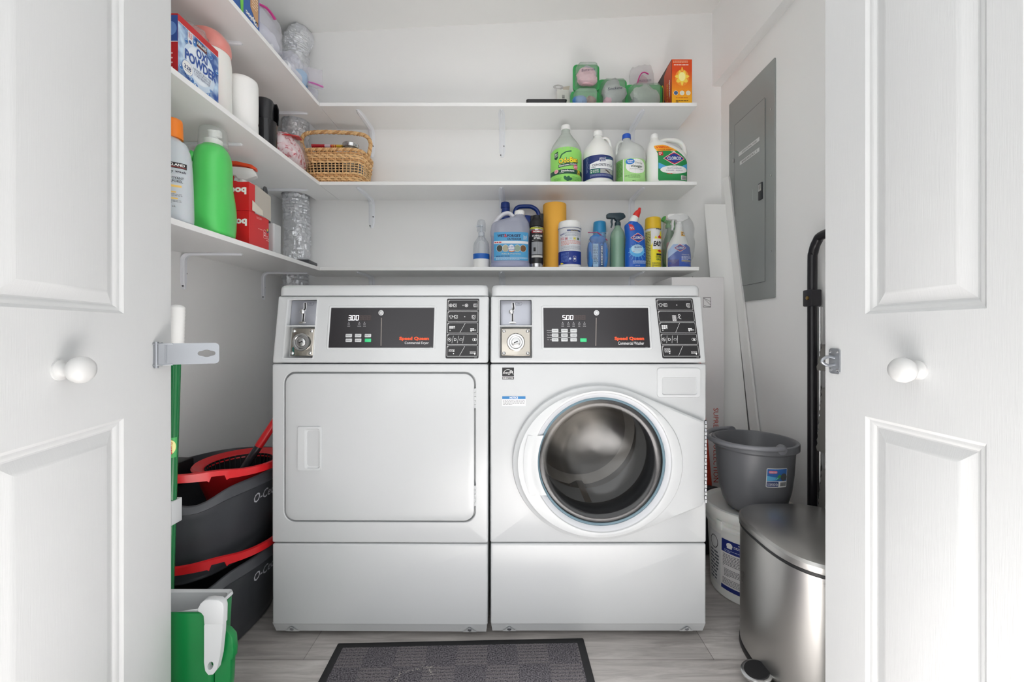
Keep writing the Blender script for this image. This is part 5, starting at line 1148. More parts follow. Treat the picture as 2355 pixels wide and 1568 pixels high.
bb = bpy.data.materials.new('bubbly_blue_print'); bb.use_nodes = True; N_ = bb.node_tree.nodes; L_ = bb.node_tree.links
tc = N_.new('ShaderNodeTexCoord'); no = N_.new('ShaderNodeTexNoise'); no.inputs['Scale'].default_value = 26; no.inputs['Detail'].default_value = 2; L_.new(tc.outputs['Object'], no.inputs['Vector'])
cr = N_.new('ShaderNodeValToRGB'); cr.color_ramp.elements[0].color = (lin(40), lin(84), lin(160), 1); cr.color_ramp.elements[0].position = .38; cr.color_ramp.elements[1].color = (lin(196), lin(222), lin(242), 1); cr.color_ramp.elements[1].position = .68
L_.new(no.outputs['Fac'], cr.inputs[0]); L_.new(cr.outputs[0], N_['Principled BSDF'].inputs['Base Color']); N_['Principled BSDF'].inputs['Roughness'].default_value = .4
D.rect(0, 0, bl, bh * .88, bb, 0); D.rect(0, bh * .878, bl, bh * .885, WHT, 1)
D.ell(bl * .5, bh * .40, bl * .40, bh * .36, C(206, 222, 238), 1); D.ell(bl * .5, bh * .42, bl * .32, bh * .29, C(228, 236, 244), 2)
R = random.Random(3)
for k in range(22):
    a = R.random() * 2 * pi; r = R.uniform(.78, 1.1); x_, y_ = bl * (.5 + .48 * r * cos(a)), bh * (.42 + .44 * r * sin(a)); s_ = R.uniform(.004, .009)
    if s_ < x_ < bl - s_ and s_ < y_ < bh * .86 - s_: D.ell(x_, y_, s_, s_, C(150, 190, 226), 3); D.ell(x_, y_, s_ * .8, s_ * .8, C(60, 116, 186), 4); D.ell(x_ - s_ * .3, y_ + s_ * .3, s_ * .25, s_ * .25, WHT, 5)
D.rect(bl * .42, bh * .745, bl * .68, bh * .84, C(24, 22, 26), 3); D.text('KIRKLAND', bl * .55, bh * .805, .009, WHT, 4, w=.036, bold=.03); D.rect(bl * .43, bh * .75, bl * .67, bh * .772, C(120, 40, 40), 4)
ob = C(36, 78, 160); D.text('OXI', bl * .55, bh * .635, .028, ob, 6, w=.044, bold=.03); D.text('POWDER', bl * .53, bh * .455, .030, ob, 6, w=.122, bold=.03)
D.text('LAUNDRY BOOSTER', bl * .56, bh * .325, .0065, C(90, 100, 130), 6, w=.07); D.text('& MULTIPURPOSE', bl * .56, bh * .28, .0065, C(90, 100, 130), 6, w=.066); D.text('STAIN REMOVER', bl * .56, bh * .235, .0065, C(60, 70, 110), 6, w=.062)
D.ell(bl * .20, bh * .24, .0205, .0205, C(120, 150, 200), 5); D.ell(bl * .20, bh * .24, .019, .019, WHT, 6); D.text('328', bl * .20, bh * .245, .012, C(40, 60, 110), 7, w=.026, bold=.02); D.rect(bl * .13, bh * .185, bl * .27, bh * .192, C(40, 60, 110), 7)
D.rect(bl * .21, bh * .66, bl * .33, bh * .87, C(226, 230, 234), 3); D.micro(bl * .225, bh * .76, bl * .315, bh * .86, 4, C(206, 80, 80), 4, 5, .5); D.ell(bl * .27, bh * .705, .006, .005, C(60, 90, 160), 4)
D.build('front_print', t)
D = Decal(lambda u, v, off: (u, -off, v)); D.rect(0, bh * .55, bw, bh * .97, C(50, 84, 160), 0); D.ell(bw * .88, bh * .76, .018, .020, C(110, 150, 214), 1); D.rect(bw * .8, bh * .545, bw, bh * .555, WHT, 1); D.micro(bw * .7, bh * .1, bw * .92, bh * .4, 4, C(240, 200, 200), 1, 4, .3); D.build('end_print', t)
t = thing('clear_wrap', 'crumpled clear plastic bag on top of the laundry powder carton', 'bag', (-1.03, 1.27, zs + bh + .001))
one(blob(0, .012, .034, .066, .05, .036, .3, 17, 2, 32, 22, .0, 2.2), film('crumpled_clear_film', (240, 240, 242), .13, .15, .9, 28), 'bag', t, sharp=80)
t = thing('pink_lid_tub', 'tall white tub with a salmon pink lid behind the laundry powder carton', 'tub', (-1.030, 1.385, zs))
B = Loft([(0, .062, .050, 2.6), (.006, .068, .056, 2.5), (.10, .067, .056, 2.4), (.18, .068, .056, 2.4), (.225, .064, .053, 2.3), (.235, .060, .050, 2.2)]); one(B.mesh(), m_hdpe, 'tub', t, sharp=60)
B2 = Loft([(.222, .066, .055, 2.3), (.232, .068, .057, 2.3), (.262, .064, .054, 2.3), (.285, .048, .046, 2.2), (.292, .03, .03, 2.2)]); one(B2.mesh(), film('salmon_lid', (244, 150, 140), .8, .3), 'lid', t, sharp=60, label='salmon pink lid')
def paper_roll(): pass
t = thing('paper_towel_roll', 'white paper towel roll in wrap between the pink-lidded tub and the black canister', 'paper towel roll', (-.992, 1.506, zs))
mb = MB(); pr = [(.046, 0), (.0495, .003), (.0500, .01), (.0495, .045), (.0482, .052), (.0495, .06), (.0500, .12), (.0495, .19), (.047, .202), (.040, .2065), (.018, .207), (.016, .202), (.016, .17)]
mb.add(lathe(pr, 48), mat('paper_towel_white', (238, 238, 236), .7, bump=.25, bscale=90)); mb.build('roll', t, sharp=50)
t = thing('black_canister', 'glossy black open-fronted canister on the left middle shelf', 'canister', (-.985, 1.632, zs))
mb = MB(); m_gb = mat('glossy_black_plastic', (22, 22, 26), .15); n = 40; r0 = .042
def sleeve(r, zt_, n=40):
    return [[(r * cos(a), r * sin(a), z) for a in [2 * pi * i / n for i in range(n)]] for z in zt_]
mb.add(bridge(sleeve(r0, [0, .003]) + sleeve(r0 * 1.01, [.06, .115]), True, False), m_gb)
V = []; a0, a1 = radians(20), radians(262); ns = 34
for i in range(ns + 1):
    a = a0 + (a1 - a0) * i / ns; e = min(i, ns - i) / 4.0; top = .215 - .035 * max(0, 1 - e) - .01 * sin(a * 2)
    rr_ = r0 * 1.01 + (.006 * max(0, 1 - e)); V += [(rr_ * cos(a), rr_ * sin(a), .112), (rr_ * cos(a), rr_ * sin(a), top), (rr_ * .93 * cos(a), rr_ * .93 * sin(a), top), (rr_ * .93 * cos(a), rr_ * .93 * sin(a), .112)]
fs = []
for i in range(ns):
    for k in range(4): fs.append((4 * i + k, 4 * i + (k + 1) % 4, 4 * i + 4 + (k + 1) % 4, 4 * i + 4 + k))
fs += [(0, 1, 2, 3), (4 * ns + 3, 4 * ns + 2, 4 * ns + 1, 4 * ns)]
mb.add((V, fs), m_gb); mb.add(lathe([(.031, .004), (.033, .15), (.033, .195), (.030, .203), (.01, .206)], 36, -.004, .002), mat('black_roll', (30, 30, 34), .35)); mb.build('canister', t, sharp=40)
t = thing('bag_of_rags', 'clear bag of pink and white cloths with a red flap, left of the wicker basket', 'bag', (-1.003, 1.825, zs), radians(8))
pk = bpy.data.materials.new('pink_white_cloth'); pk.use_nodes = True; N_ = pk.node_tree.nodes; L_ = pk.node_tree.links
tc = N_.new('ShaderNodeTexCoord'); no = N_.new('ShaderNodeTexNoise'); no.inputs['Scale'].default_value = 34; no.inputs['Detail'].default_value = 4; no.inputs['Distortion'].default_value = 1.6; L_.new(tc.outputs['Object'], no.inputs['Vector'])
cr = N_.new('ShaderNodeValToRGB'); cr.color_ramp.elements[0].position = .36; cr.color_ramp.elements[0].color = (lin(190), lin(60), lin(74), 1); cr.color_ramp.elements[1].position = .60; cr.color_ramp.elements[1].color = (lin(238), lin(226), lin(226), 1); e = cr.color_ramp.elements.new(.44); e.color = (lin(232), lin(200), lin(204), 1)
L_.new(no.outputs['Fac'], cr.inputs[0]); L_.new(cr.outputs[0], N_['Principled BSDF'].inputs['Base Color']); N_['Principled BSDF'].inputs['Roughness'].default_value = .6
one(blob(0, 0, .066, .062, .125, .070, .22, 20, 6, 36, 24, .002, 2.3), pk, 'cloths', t, sharp=80)
one(blob(0, .0, .070, .070, .134, .078, .16, 22, 7, 36, 24, .0005, 2.4), film('rag_bag', (244, 240, 242), .12, .15, .8, 30), 'bag', t, sharp=80)
V = [(-.02, -.12, .100), (.058, -.12, .104), (.064, -.04, .135), (.052, .03, .150), (-.02, .03, .152), (-.03, -.04, .150)]
one((V + [(a, b, c + .004) for a, b, c in V], bridge([V, V])[1]), mat('red_flap', (200, 34, 40), .4), 'red_flap', t, label='red flap on top')

# wicker basket
t = thing('wicker_basket', 'woven tan basket with an arched twisted handle at the left of the middle shelf', 'basket', (-.872, 2.065, zs))
wk = mat('wicker', (226, 184, 132), .7, var=.35, vscale=50, bump=.4, bscale=120); wk2 = mat('wicker_dark', (196, 148, 96), .7, var=.4, vscale=60, bump=.5, bscale=120)
def bsec(z, e=0): k = z / .155; return supersec(.132 + .018 * k * (1 - .2 * k) + e, .080 + .016 * k + e, 5.0)
ns = 46
def strand(z, amp, r, ph, m, dz=0.0):
    sec = bsec(z); L = sec[1][-1]; n = ns * 4; P = []
    for i in range(n):
        x, y, nx, ny = secpt(sec, L * i / n); o = amp * cos(pi * (i / 4.0) + ph); P.append((x + nx * o, y + ny * o, z + dz * sin(i * 1.7)))
    return tube(P, r, 6, True, flat=1.25)
mb = MB()
zrows = [.006 + .0105 * k for k in range(5)] + [.100 + .0105 * k for k in range(5)]
for k, z in enumerate(zrows): mb.add(strand(z, .0034, .0042, pi * (k % 2), wk, .0008), wk if k % 3 else wk2)
mb.add(strand(.0755, .0012, .0016, 0, wk), wk); mb.add(strand(.0865, .0012, .0016, pi, wk), wk); mb.add(strand(.0625, .0012, .0016, pi, wk), wk)
wv = mb.build('weave', t, sharp=60)
mb = MB()
for i in range(ns):
    P = []
    for z in (.0, .04, .08, .12, .152):
        sec = bsec(z); x, y, nx, ny = secpt(sec, sec[1][-1] * i / ns); P.append((x, y, z))
    mb.add(tube(P, .0040 if i % 2 else .0026, 6, flat=.7), wk)
mb.build('stakes', t, sharp=60)
mb = MB()
for ph in (0, 2.09, 4.19):
    sec = bsec(.155); L = sec[1][-1]; n = 200; P = []
    for i in range(n):
        x, y, nx, ny = secpt(sec, L * i / n); a = i * 2 * pi / n * 26 + ph; P.append((x + nx * .0045 * cos(a), y + ny * .0045 * cos(a), .158 + .0045 * sin(a)))
    mb.add(tube(P, .0046, 6, True), wk2 if ph == 0 else wk)
mb.build('braided_rim', t, sharp=60)
mb = MB(); base = smooth_path([(-.150, -.01, .150), (-.170, -.012, .19), (-.184, -.012, .235), (-.168, -.010, .272), (-.10, -.006, .285), (0, 0, .286), (.09, .004, .281), (.135, .006, .268), (.155, .006, .235), (.150, .004, .19), (.142, 0, .150)], 16)
for ph in (0, 2.09, 4.19):
    P = []
    for i, p in enumerate(base):
        T = (base[min(i + 1, len(base) - 1)] - base[max(i - 1, 0)]).normalized(); u = T.cross(Vector((0, 1, 0))).normalized(); a = i * .62 + ph
        P.append(p + u * .0050 * cos(a) + Vector((0, 1, 0)) * .0050 * sin(a))
    mb.add(tube(P, .0056, 6), wk2 if ph == 0 else wk)
mb.build('handle', t, sharp=60)
one(bridge([[(q_[0], q_[1], z) for q_ in (secpt(supersec(.126, .074, 5), supersec(.126, .074, 5)[1][-1] * i / 40) for i in range(40))] for z in (.001, .005)]), wk, 'basket_base', t)
t = thing('candy_packet', 'red and yellow striped packet lying in the wicker basket', 'packet', (-.905, 2.035, zs + .153), radians(4))
t.location.z = zs + .187
mb = MB(); mb.add(bridge([[(x, y * s_, z) for y, z in [(.016 * cos(a), .012 + .010 * sin(a)) for a in [2 * pi * i / 14 for i in range(14)]]] for x, s_ in ((-.085, 1.1), (-.078, .9), (-.03, 1), (.03, 1), (.068, .9), (.078, 1.1))]), C(190, 26, 40)); mb.build('wrapper', t)
mb = MB()
for k, (x0, x1, cc_) in enumerate(((-.022, .006, (220, 200, 210)), (.012, .018, (230, 140, 60)), (.022, .028, (236, 190, 80)), (.032, .060, (214, 170, 40)), (.062, .074, (120, 140, 60)))):
    mb.add(bridge([[(x, 1.04 * .016 * cos(a), .012 + 1.04 * .010 * sin(a)) for a in [2 * pi * i / 14 for i in range(14)]] for x in (x0, x1)]), C(*cc_))
mb.build('stripes', t)
t = thing('filler_cloth', 'added filler cloth in the wicker basket under the striped packet, dark for the shade inside', 'cloth', (-.925, 2.06, zs + .006)); one(blob(0, 0, .088, .066, .060, .090, .12, 22, 5, 24, 18, .001, 3.2), C(58, 54, 52, .8), 'cloth', t)  # added to hold up the packet; dark colour stands for shade inside the basket
t = thing('glass_jar', 'glass jar with a bright steel lid in the wicker basket', 'jar', (-.800, 2.030, zs + .006))
one(lathe([(.034, 0), (.038, .004), (.038, .165), (.034, .18), (.034, .19)], 32, cap1=False), film('jar_glass', (220, 228, 224), .12, .05), 'jar', t, sharp=60)
one(lathe([(.0375, .183), (.0395, .187), (.040, .195), (.0405, .199), (.038, .203), (.03, .2015), (.01, .201)], 36), m_steel, 'lid', t, label='bright steel lid')
t = thing('blue_packet', 'pale blue packet at the right corner of the wicker basket', 'packet', (-.772, 2.105, zs + .006)); one(blob(0, 0, .100, .020, .016, .102, .15, 30, 4, 18, 16, .001, 3), C(176, 196, 222, .35), 'packet', t)

# ------------------------------------------------------------------ left wall, bottom shelf
zs = ZLo
t = thing('body_wash_bottle', 'pale translucent bottle with an orange cap at the near end of the left bottom shelf', 'bottle', (-.975, 1.170, zs), radians(24))
B = Loft([(0, .046, .030, 3), (.004, .051, .034, 2.8), (.03, .052, .035, 2.7), (.15, .049, .034, 2.6), (.20, .045, .032, 2.5), (.228, .036, .028, 2.3), (.240, .022, .021, 2), (.246, .018, .018, 2)])
one(B.mesh(), mat('pale_blue_translucent', (196, 203, 208), .3, sss=.15), 'bottle', t, sharp=60)
cap(t, .004, 0, .243, .298, .0235, mat('orange_cap', (240, 128, 20), .4), ribs=False, label='orange flip cap')
D = Decal(B.map); o_ = .014
D.rect(-.030 + o_, .150, .030 + o_, .166, C(28, 26, 30), 0); D.text('KIRKLAND', o_, .1595, .0075, WHT, 1, w=.050, bold=.03); D.rect(-.028 + o_, .1515, .028 + o_, .1545, C(130, 50, 50), 1)
D.text('body wash', .002 + o_, .140, .009, DRK, 0, w=.052, bold=.01); D.text('NETTOYANT', .000 + o_, .122, .007, DRK, 0, w=.046, bold=.01); D.text('CORPOREL', .000 + o_, .113, .007, DRK, 0, w=.042, bold=.01)
D.rect(-.026 + o_, .096, .018 + o_, .102, C(240, 200, 110), 0); D.rect(-.014 + o_, .080, .006 + o_, .084, C(240, 200, 110), 0); D.micro(-.026 + o_, .070, .020 + o_, .078, 2, C(120, 124, 130), 0, 3, .35); D.rect(-.016 + o_, .062, .010 + o_, .066, C(240, 200, 110), 0); D.micro(-.026 + o_, .050, .020 + o_, .060, 3, C(120, 124, 130), 0, 4, .35); D.text('828 mL', -.005 + o_, .042, .005, DRK, 0)
D.build('label_print', t)
t = thing('green_detergent_jug', 'big bright green detergent jug with a clear cap on the left bottom shelf', 'jug', (-.983, 1.345, zs), radians(12))
B = Loft([(0, .046, .058, 2.8), (.006, .054, .068, 2.7), (.03, .057, .073, 2.6), (.09, .058, .076, 2.5), (.13, .055, .071, 2.4), (.17, .050, .063, 2.4), (.22, .049, .062, 2.4), (.262, .047, .058, 2.4), (.285, .041, .048, 2.3), (.295, .034, .036, 2), (.300, .030, .030, 2)])
gp = mat('bright_green_plastic', (84, 204, 100), .3); one(B.mesh(), gp, 'jug', t, sharp=60)
one(tube(smooth_path([(-.040, -.030, .262), (-.060, -.034, .23), (-.066, -.034, .17), (-.062, -.032, .11), (-.050, -.028, .075)], 6), .0115, 12), gp, 'handle', t, sharp=60)
mb = MB(); mb.add(lathe([(.026, .298), (.0265, .318), (.020, .322), (.0135, .326), (.0135, .345), (.016, .348)], 28), m_cap); mb.add(bbox(.0, -.010, .330, .024, .010, .352, .005), m_cap); mb.build('spout', t, label='white pouring spout')
one(lathe([(.041, .296), (.0415, .298), (.0395, .343), (.037, .353), (.030, .357), (.002, .358)], 36, cap0=False), film('clear_cap', (232, 236, 234), .18, .08), 'measuring_cap', t, sharp=60, label='clear measuring cap')
# two red cartons
rc = C(206, 34, 38, .35)
for k, (z_, y0_, y1_, h_, lb_) in enumerate(((0, 1.458, 1.575, .122, 'lower of two red cartons right of the green jug'), (.1225, 1.455, 1.555, .105, 'upper red carton torn open, showing grey board, on another red carton'))):
    t = thing('red_carton', lb_, 'box', (-1.035, y0_, zs + z_), 0, 'red cartons on the left bottom shelf'); L_y = y1_ - y0_
    if k == 0:
        one(bbox(0, 0, 0, .098, L_y, h_, .001, 1), rc, 'carton', t)
        D = Decal(lambda u, v, off: (.098 + off, u, v)); D.micro(.04, h_ * .86, .075, h_ * .93, 2, C(240, 190, 190), 1, 5, .3); D.frame(.082, h_ * .35, .098, h_ * .62, .005, .0012, C(246, 226, 226), 1); D.text('2', .090, h_ * .485, .014, C(246, 226, 226), 1, bold=.03); D.micro(.05, h_ * .56, .078, h_ * .60, 1, C(240, 190, 190), 1, 5, .4)
        D.ell(.107, h_ * .62, .007, .008, C(40, 60, 90), 1); D.ell(.106, h_ * .64, .004, .005, C(236, 200, 60), 2); D.micro(.101, h_ * .28, .114, h_ * .46, 3, WHT, 1, 7, .3); D.build('side_print', t)
    else:
        mb = MB(); v, f = box(0, 0, 0, .052, L_y * .42, h_); mb.add((v, f), rc); mb.add(box(.052, 0, 0, .098, L_y * .35, h_ - .004), rc)
        gb = C(176, 170, 160, .8); V = [(.099, .018, .012), (.100, L_y + .030, -.006), (.100, L_y + .030, .090), (.085, L_y * .62, .112), (.070, .022, h_ + .004)]
        mb.add((V + [(a - .0012, b + .0012, c) for a, b, c in V], bridge([V, V])[1]), gb)
        V = [(.100, .016, .004), (.104, L_y * .72, -.001), (.102, L_y * .72, .020), (.100, .016, .040)]
        mb.add((V + [(a + .0016, b, c) for a, b, c in V], bridge([V, V])[1]), C(206, 200, 186, .8)); mb.build('carton', t)
    D = Decal(lambda u, v, off: (u, -off, v)); D.text('bod', .060, h_ * .66, .026, WHT, 1, w=.060, bold=.05, rot=pi); D.micro(.040, h_ * .12, .085, h_ * .17, 1, C(244, 210, 210), 1, 4, .5); D.build('end_print', t)
t = thing('trigger_spray_bottle', 'white spray bottle with an orange and white trigger head behind the red cartons', 'spray bottle', (-1.062, 1.615, zs), radians(20))
B = Loft([(0, .040, .028, 2.6), (.004, .045, .032, 2.5), (.15, .044, .032, 2.4), (.20, .034, .028, 2.2), (.235, .018, .018, 2), (.255, .015, .015, 2)]); one(B.mesh(), m_hdpe, 'bottle', t, sharp=60)
D = Decal(B.map); D.rect(-.06, .12, .07, .19, C(40, 140, 80), 0); D.build('label', t)
hd = trigger(t, 0, 0, .252, m_cap, 1.35, -1, m2=C(214, 52, 30, .35))
P = [(-.07, .335), (-.076, .342), (-.06, .352), (-.02, .356), (.03, .350), (.048, .338), (.046, .330), (.02, .338), (-.02, .341), (-.055, .338)]
one(bprism(P, -.0165, .0165, 'Y', .004), mat('orange_red_plastic', (232, 74, 26), .35), 'head_cover', hd, label='orange-red top')
t = thing('white_holder', 'small white open box at the far end of the left bottom shelf', 'holder', (-.975, 1.662, zs))
mb = MB(); mb.add(bridge([[(p[0], p[1], z) for p in rrect(-.022 - e, -.026 - e, .022 + e, .026 + e, .006 + e, 4)] for e, z in ((-.002, 0), (0, .003), (.001, .122), (-.001, .124), (-.003, .122), (-.004, .02))]), m_plast); mb.build('holder', t, sharp=50)
t = thing('scrub_brush', 'dark grey long-handled brush standing in the small white box', 'brush', (-.975, 1.662, zs + .021))
H = smooth_path([(0, 0, 0), (0, -.005, .05), (-.006, -.012, .11), (-.012, -.018, .17), (-.014, -.022, .225), (-.015, -.024, .250)], 5)
one(tube(H, [.006] * 8 + [.009] * 6 + [.0115] * 9 + [.010, .009, .005], 12, flat=.55), mat('dark_grey_rubber', (66, 68, 72), .5), 'handle', t, sharp=60)
one(blob(0, 0, .026, .014, .014, .020, .1, 60, 3, 18, 12), mat('grey_bristles', (96, 98, 100), .8, bump=.8, bscale=200), 'bristles', t)
t = thing('flat_scraper', 'dark grey flat scraper lying at the far end of the left bottom shelf', 'scraper', (-.985, 1.93, zs), radians(10))
one(bprism([(-.05, -.075), (.05, -.085), (.056, .02), (.045, .045), (-.045, .05)], .0005, .018, 'Z', .004), mat('dark_grey_rubber'), 'blade', t)

# ------------------------------------------------------------------ left wall, top shelf
zs = ZU
for k, (y0_, y1_, h_, lb_) in enumerate(((1.28, 1.437, .20, 'blue carton with a green stripe at the near end of the left top shelf'), (1.440, 1.53, .19, 'blue carton with a tan patch and upside-down lettering on the left top shelf'))):
    t = thing('bag_carton', lb_, 'box', (-1.10, y0_, zs)); L_y = y1_ - y0_
    one(bbox(0, 0, 0, .155, L_y, h_, .001, 1), C(30, 92, 170, .35), 'carton', t)
    D = Decal(lambda u, v, off: (.155 + off, u, v))
    if k == 0: D.poly([(L_y - .012, 0), (L_y, 0), (L_y, h_), (L_y - .03, h_)], C(110, 200, 70), 1); D.ell(L_y * .5, .10, .03, .025, C(130, 190, 230), 1); D.text('Seal', L_y * .5, .10, .018, WHT, 2, rot=pi)
    else: D.poly([(.035, .075), (.075, .035), (.082, .035), (.082, h_), (.035, h_)], C(196, 150, 104), 1); D.text('Ziploc', .045, .040, .022, WHT, 1, w=.070, bold=.05, rot=pi); D.micro(.045, .08, .078, .13, 5, C(240, 220, 200), 2, 5, .3)
    D.build('side_print', t)
t = thing('storage_bag', 'clear zip bag with a magenta seal beside the blue cartons, left top shelf', 'bag', (-1.005, 1.635, zs), radians(-6))
one(blob(0, 0, .095, .062, .085, .095, .2, 16, 3, 32, 24, .001, 2.5), film('storage_film', (238, 238, 246), .28, .16, .9, 24), 'bag', t, sharp=80)
one(blob(0.0, 0, .06, .048, .070, .055, .3, 22, 4, 24, 16, .003, 2.4), mat('white_tissue', (226, 228, 234), .6, bump=.6, bscale=40), 'contents', t)
one(tube(smooth_path([(.035, -.085, .150), (.055, -.04, .160), (.058, .005, .150)], 4), .006, 8, flat=.5), mat('magenta_zip'), 'zip_seal', t, label='magenta zip seal')
t = thing('bagged_bottles', 'long clear bag of pale blue and white items hanging over the left top shelf edge', 'bag', (-.985, 1.828, zs), radians(-4))
one(blob(0, 0, .070, .055, .078, .070, .2, 18, 8, 32, 22, .001, 2.4), film('storage_film'), 'bag', t, sharp=80)
one(lathe([(.02, -.075), (.024, -.07), (.024, .02), (.02, .03)], 24, axis='Y'), C(236, 238, 242, .4), 'roll', t).location = (.012, .0, .045)
one(blob(0.01, .045, .06, .03, .03, .045, .25, 30, 5, 20, 14, .002), C(140, 196, 232, .4), 'contents', t, label='pale blue contents')
t = thing('zip_flap_bag', 'flat zip bag with a pink seal sticking out beside the foil duct', 'bag', (-.985, 1.965, zs + .0))
one(blob(0, .012, .045, .045, .032, .045, .25, 24, 6, 26, 18, .001, 2.3), film('storage_film'), 'bag', t, sharp=80)
V = []; nn = 9
for i in range(nn):
    s_ = i / (nn - 1); V += [(-.06 + .145 * s_, -.035 + .01 * sin(i), .145 - .0 * s_), (-.05 + .145 * s_, -.045 + .012 * sin(i + 1), .075 - .004 * i)]
one((V, [(2 * i, 2 * i + 2, 2 * i + 3, 2 * i + 1) for i in range(nn - 1)]), film('flap_film', (236, 232, 242), .35, .15, .4, 20), 'flap', t, sharp=80)
one(tube([(-.0 + .012 * i, -.045 + .004 * sin(i), .082 - .0035 * i) for i in range(9)], .0075, 8, flat=.35), mat('pink_seal', (220, 120, 190), .4), 'zip_seal', t, label='pink zip seal')
one(blob(-.012, -.01, .075, .018, .016, .03, .2, 40, 3, 14, 10), C(60, 150, 200, .4), 'contents', t, label='blue contents')
# ------------------------------------------------------------------ floor, left side
m_bucket = mat('charcoal_plastic', (62, 64, 68), .38, bump=.05, bscale=200)
m_red = mat('red_plastic', (206, 32, 38), .32); m_blk2 = mat('black_mesh_plastic', (22, 22, 24), .45)
def spin_bucket(zb, label, full):
    t = thing('mop_bucket', label, 'bucket', (-.990, 1.352, zb), radians(-4), 'charcoal mop buckets stacked left of the dryer')
    B = Loft([(0, .128, .19, 2.6), (.006, .137, .199, 2.6), (.02, .140, .202, 2.5), (.10, .156, .222, 2.4), (.19, .174, .243, 2.35), (.235, .184, .250, 2.3)])
    H = .272; N = 72; rings = []
    def sec(a, b, n, z, dipk=1.0, off=0):
        s_ = supersec(a, b, n); L = s_[1][-1]; out = []
        for i in range(N):
            x, y, nx, ny = secpt(s_, L * i / N); th = atan2(y, x)
            dx = (th + 1.03) / .24; dip = -.030 * dipk * math.exp(-dx * dx)
            out.append((x + nx * off, y + ny * off, z + dip * max(0, (z - .19) / .08)))
        return out
    for r in B.T: rings.append(sec(r[1], r[2], r[3], r[0]))
    rings += [sec(.186, .252, 2.3, .236), sec(.199, .263, 2.3, .238), sec(.203, .267, 2.3, .242), sec(.199, .263, 2.3, H - .004), sec(.195, .259, 2.3, H), sec(.190, .254, 2.3, H), sec(.184, .248, 2.3, .25), sec(.15, .215, 2.4, .09), sec(.13, .19, 2.4, .03)]
    one(bridge(rings), m_bucket, 'bucket', t, sharp=50)
    # red bail handle: a flat band resting on the rim, notched on the side
    P = []; NB = 160
    for i in range(NB + 1):
        a = radians(-158 + 202 * i / NB); P.append(Vector((.205 * cos(a), .268 * sin(a), H + .008 + .040 * max(0, -sin(a)) ** 1.5)))
    rg = []; cN = 94
    for i, p in enumerate(P):
        T = (P[min(i + 1, NB)] - P[max(i - 1, 0)]).normalized(); nn = Vector((T.y, -T.x, 0)).normalized()
        lo = .011 if abs(i - cN) <= 3 else (-.004 if abs(i - cN) == 4 else 0.0); up = .005 * math.exp(-((i - cN) / 9.0) ** 2)
        rg.append([tuple(p - nn * .003 + Vector((0, 0, lo))), tuple(p + nn * .003 + Vector((0, 0, lo))), tuple(p + nn * .005 + Vector((0, 0, .021 + up))), tuple(p - nn * .003 + Vector((0, 0, .023 + up)))])
    one(bridge(rg), m_red, 'bail_handle', t, sharp=50, label='red bail handle')
    # embossed lettering, wrapped on the right-hand side
    sd = Loft([(0, .14, .202, 2.5), (.19, .174, .243, 2.35), (.235, .186, .252, 2.3)])
    L0 = sd.at(.2); sec0 = supersec(L0[1], L0[2], L0[3]); tot = sec0[1][-1]
    D = Decal(sd.rot(tot * .185 + .036), .0015, .0004); D.curved = True
    D.text('O-Cedar', .07, .194, .034, C(190, 192, 198), 1, w=.130, bold=.01, sh=.35); D.build('lettering', t)
    if full:
        mb = MB()
        def ring(r0_, z, cx=.058, cy=.050, k=1.12): return [(cx + r0_ * cos(2 * pi * i / 48), cy + r0_ * k * sin(2 * pi * i / 48), z) for i in range(48)]
        mb.add(bridge([ring(.080, .15), ring(.117, H - .006), ring(.125, H + .004), ring(.128, H + .013), ring(.124, H + .018), ring(.103, H + .010), ring(.096, H + .006), ring(.092, H - .005)], False, False), m_red)
        bs = mb.build('wringer_housing', t, sharp=50, label='red wringer housing')
        mb = MB(); mb.add(bridge([ring(.094, H + .006), ring(.088, H - .07), ring(.05, H - .085)], False, True), m_blk2)
        for k in range(36):
            a = 2 * pi * k / 36; mb.add(tube([(.058 + .092 * cos(a), .050 + .102 * sin(a), H + .006), (.058 + .084 * cos(a), .050 + .092 * sin(a), H - .07)], .0022, 5), m_blk2)
        mb.build('wringer_basket', bs, sharp=40, label='black slotted spin basket')
        mb = MB(); mb.add(bprism([(-.175, -.10), (-.120, -.12), (-.108, -.05), (-.112, .05), (-.165, .05)], H - .06, H + .020, 'Z', .006), m_blk2); mb.build('pedal_guard', t, label='black inner guard')
    return t
spin_bucket(0.0, 'charcoal oval mop bucket standing on the floor, lower of the stack', False)
spin_bucket(.250, 'charcoal oval mop bucket with a red wringer, upper of the stack', True)
t = thing('spin_mop', 'red mop handle with a black sleeve leaning in the upper mop bucket', 'mop', (-.938, 1.395, .478))
a_ = Vector((0, 0, 0)); b_ = Vector((-.86 + .93, 1.52 - 1.40, .83 - .49)) 
P0 = Vector((.012, -.02, .0)); dirm = Vector((.105, .05, .19)).normalized()
one(tube([P0 + dirm * .0, P0 + dirm * .05, P0 + dirm * .12], [.010, .0125, .0125], 16), C(40, 40, 44, .3), 'sleeve', t, label='black sleeve')
one(tube([P0 + dirm * .12, P0 + dirm * .128, P0 + dirm * .305], [.0125, .0135, .0135], 18), m_red, 'mop_handle', t, label='red handle')
one(blob(.004, -.022, -.012, .036, .036, .016, .3, 40, 3, 22, 10), mat('white_microfibre', (206, 206, 204), .95, bump=1, bscale=150), 'mop_head', t)

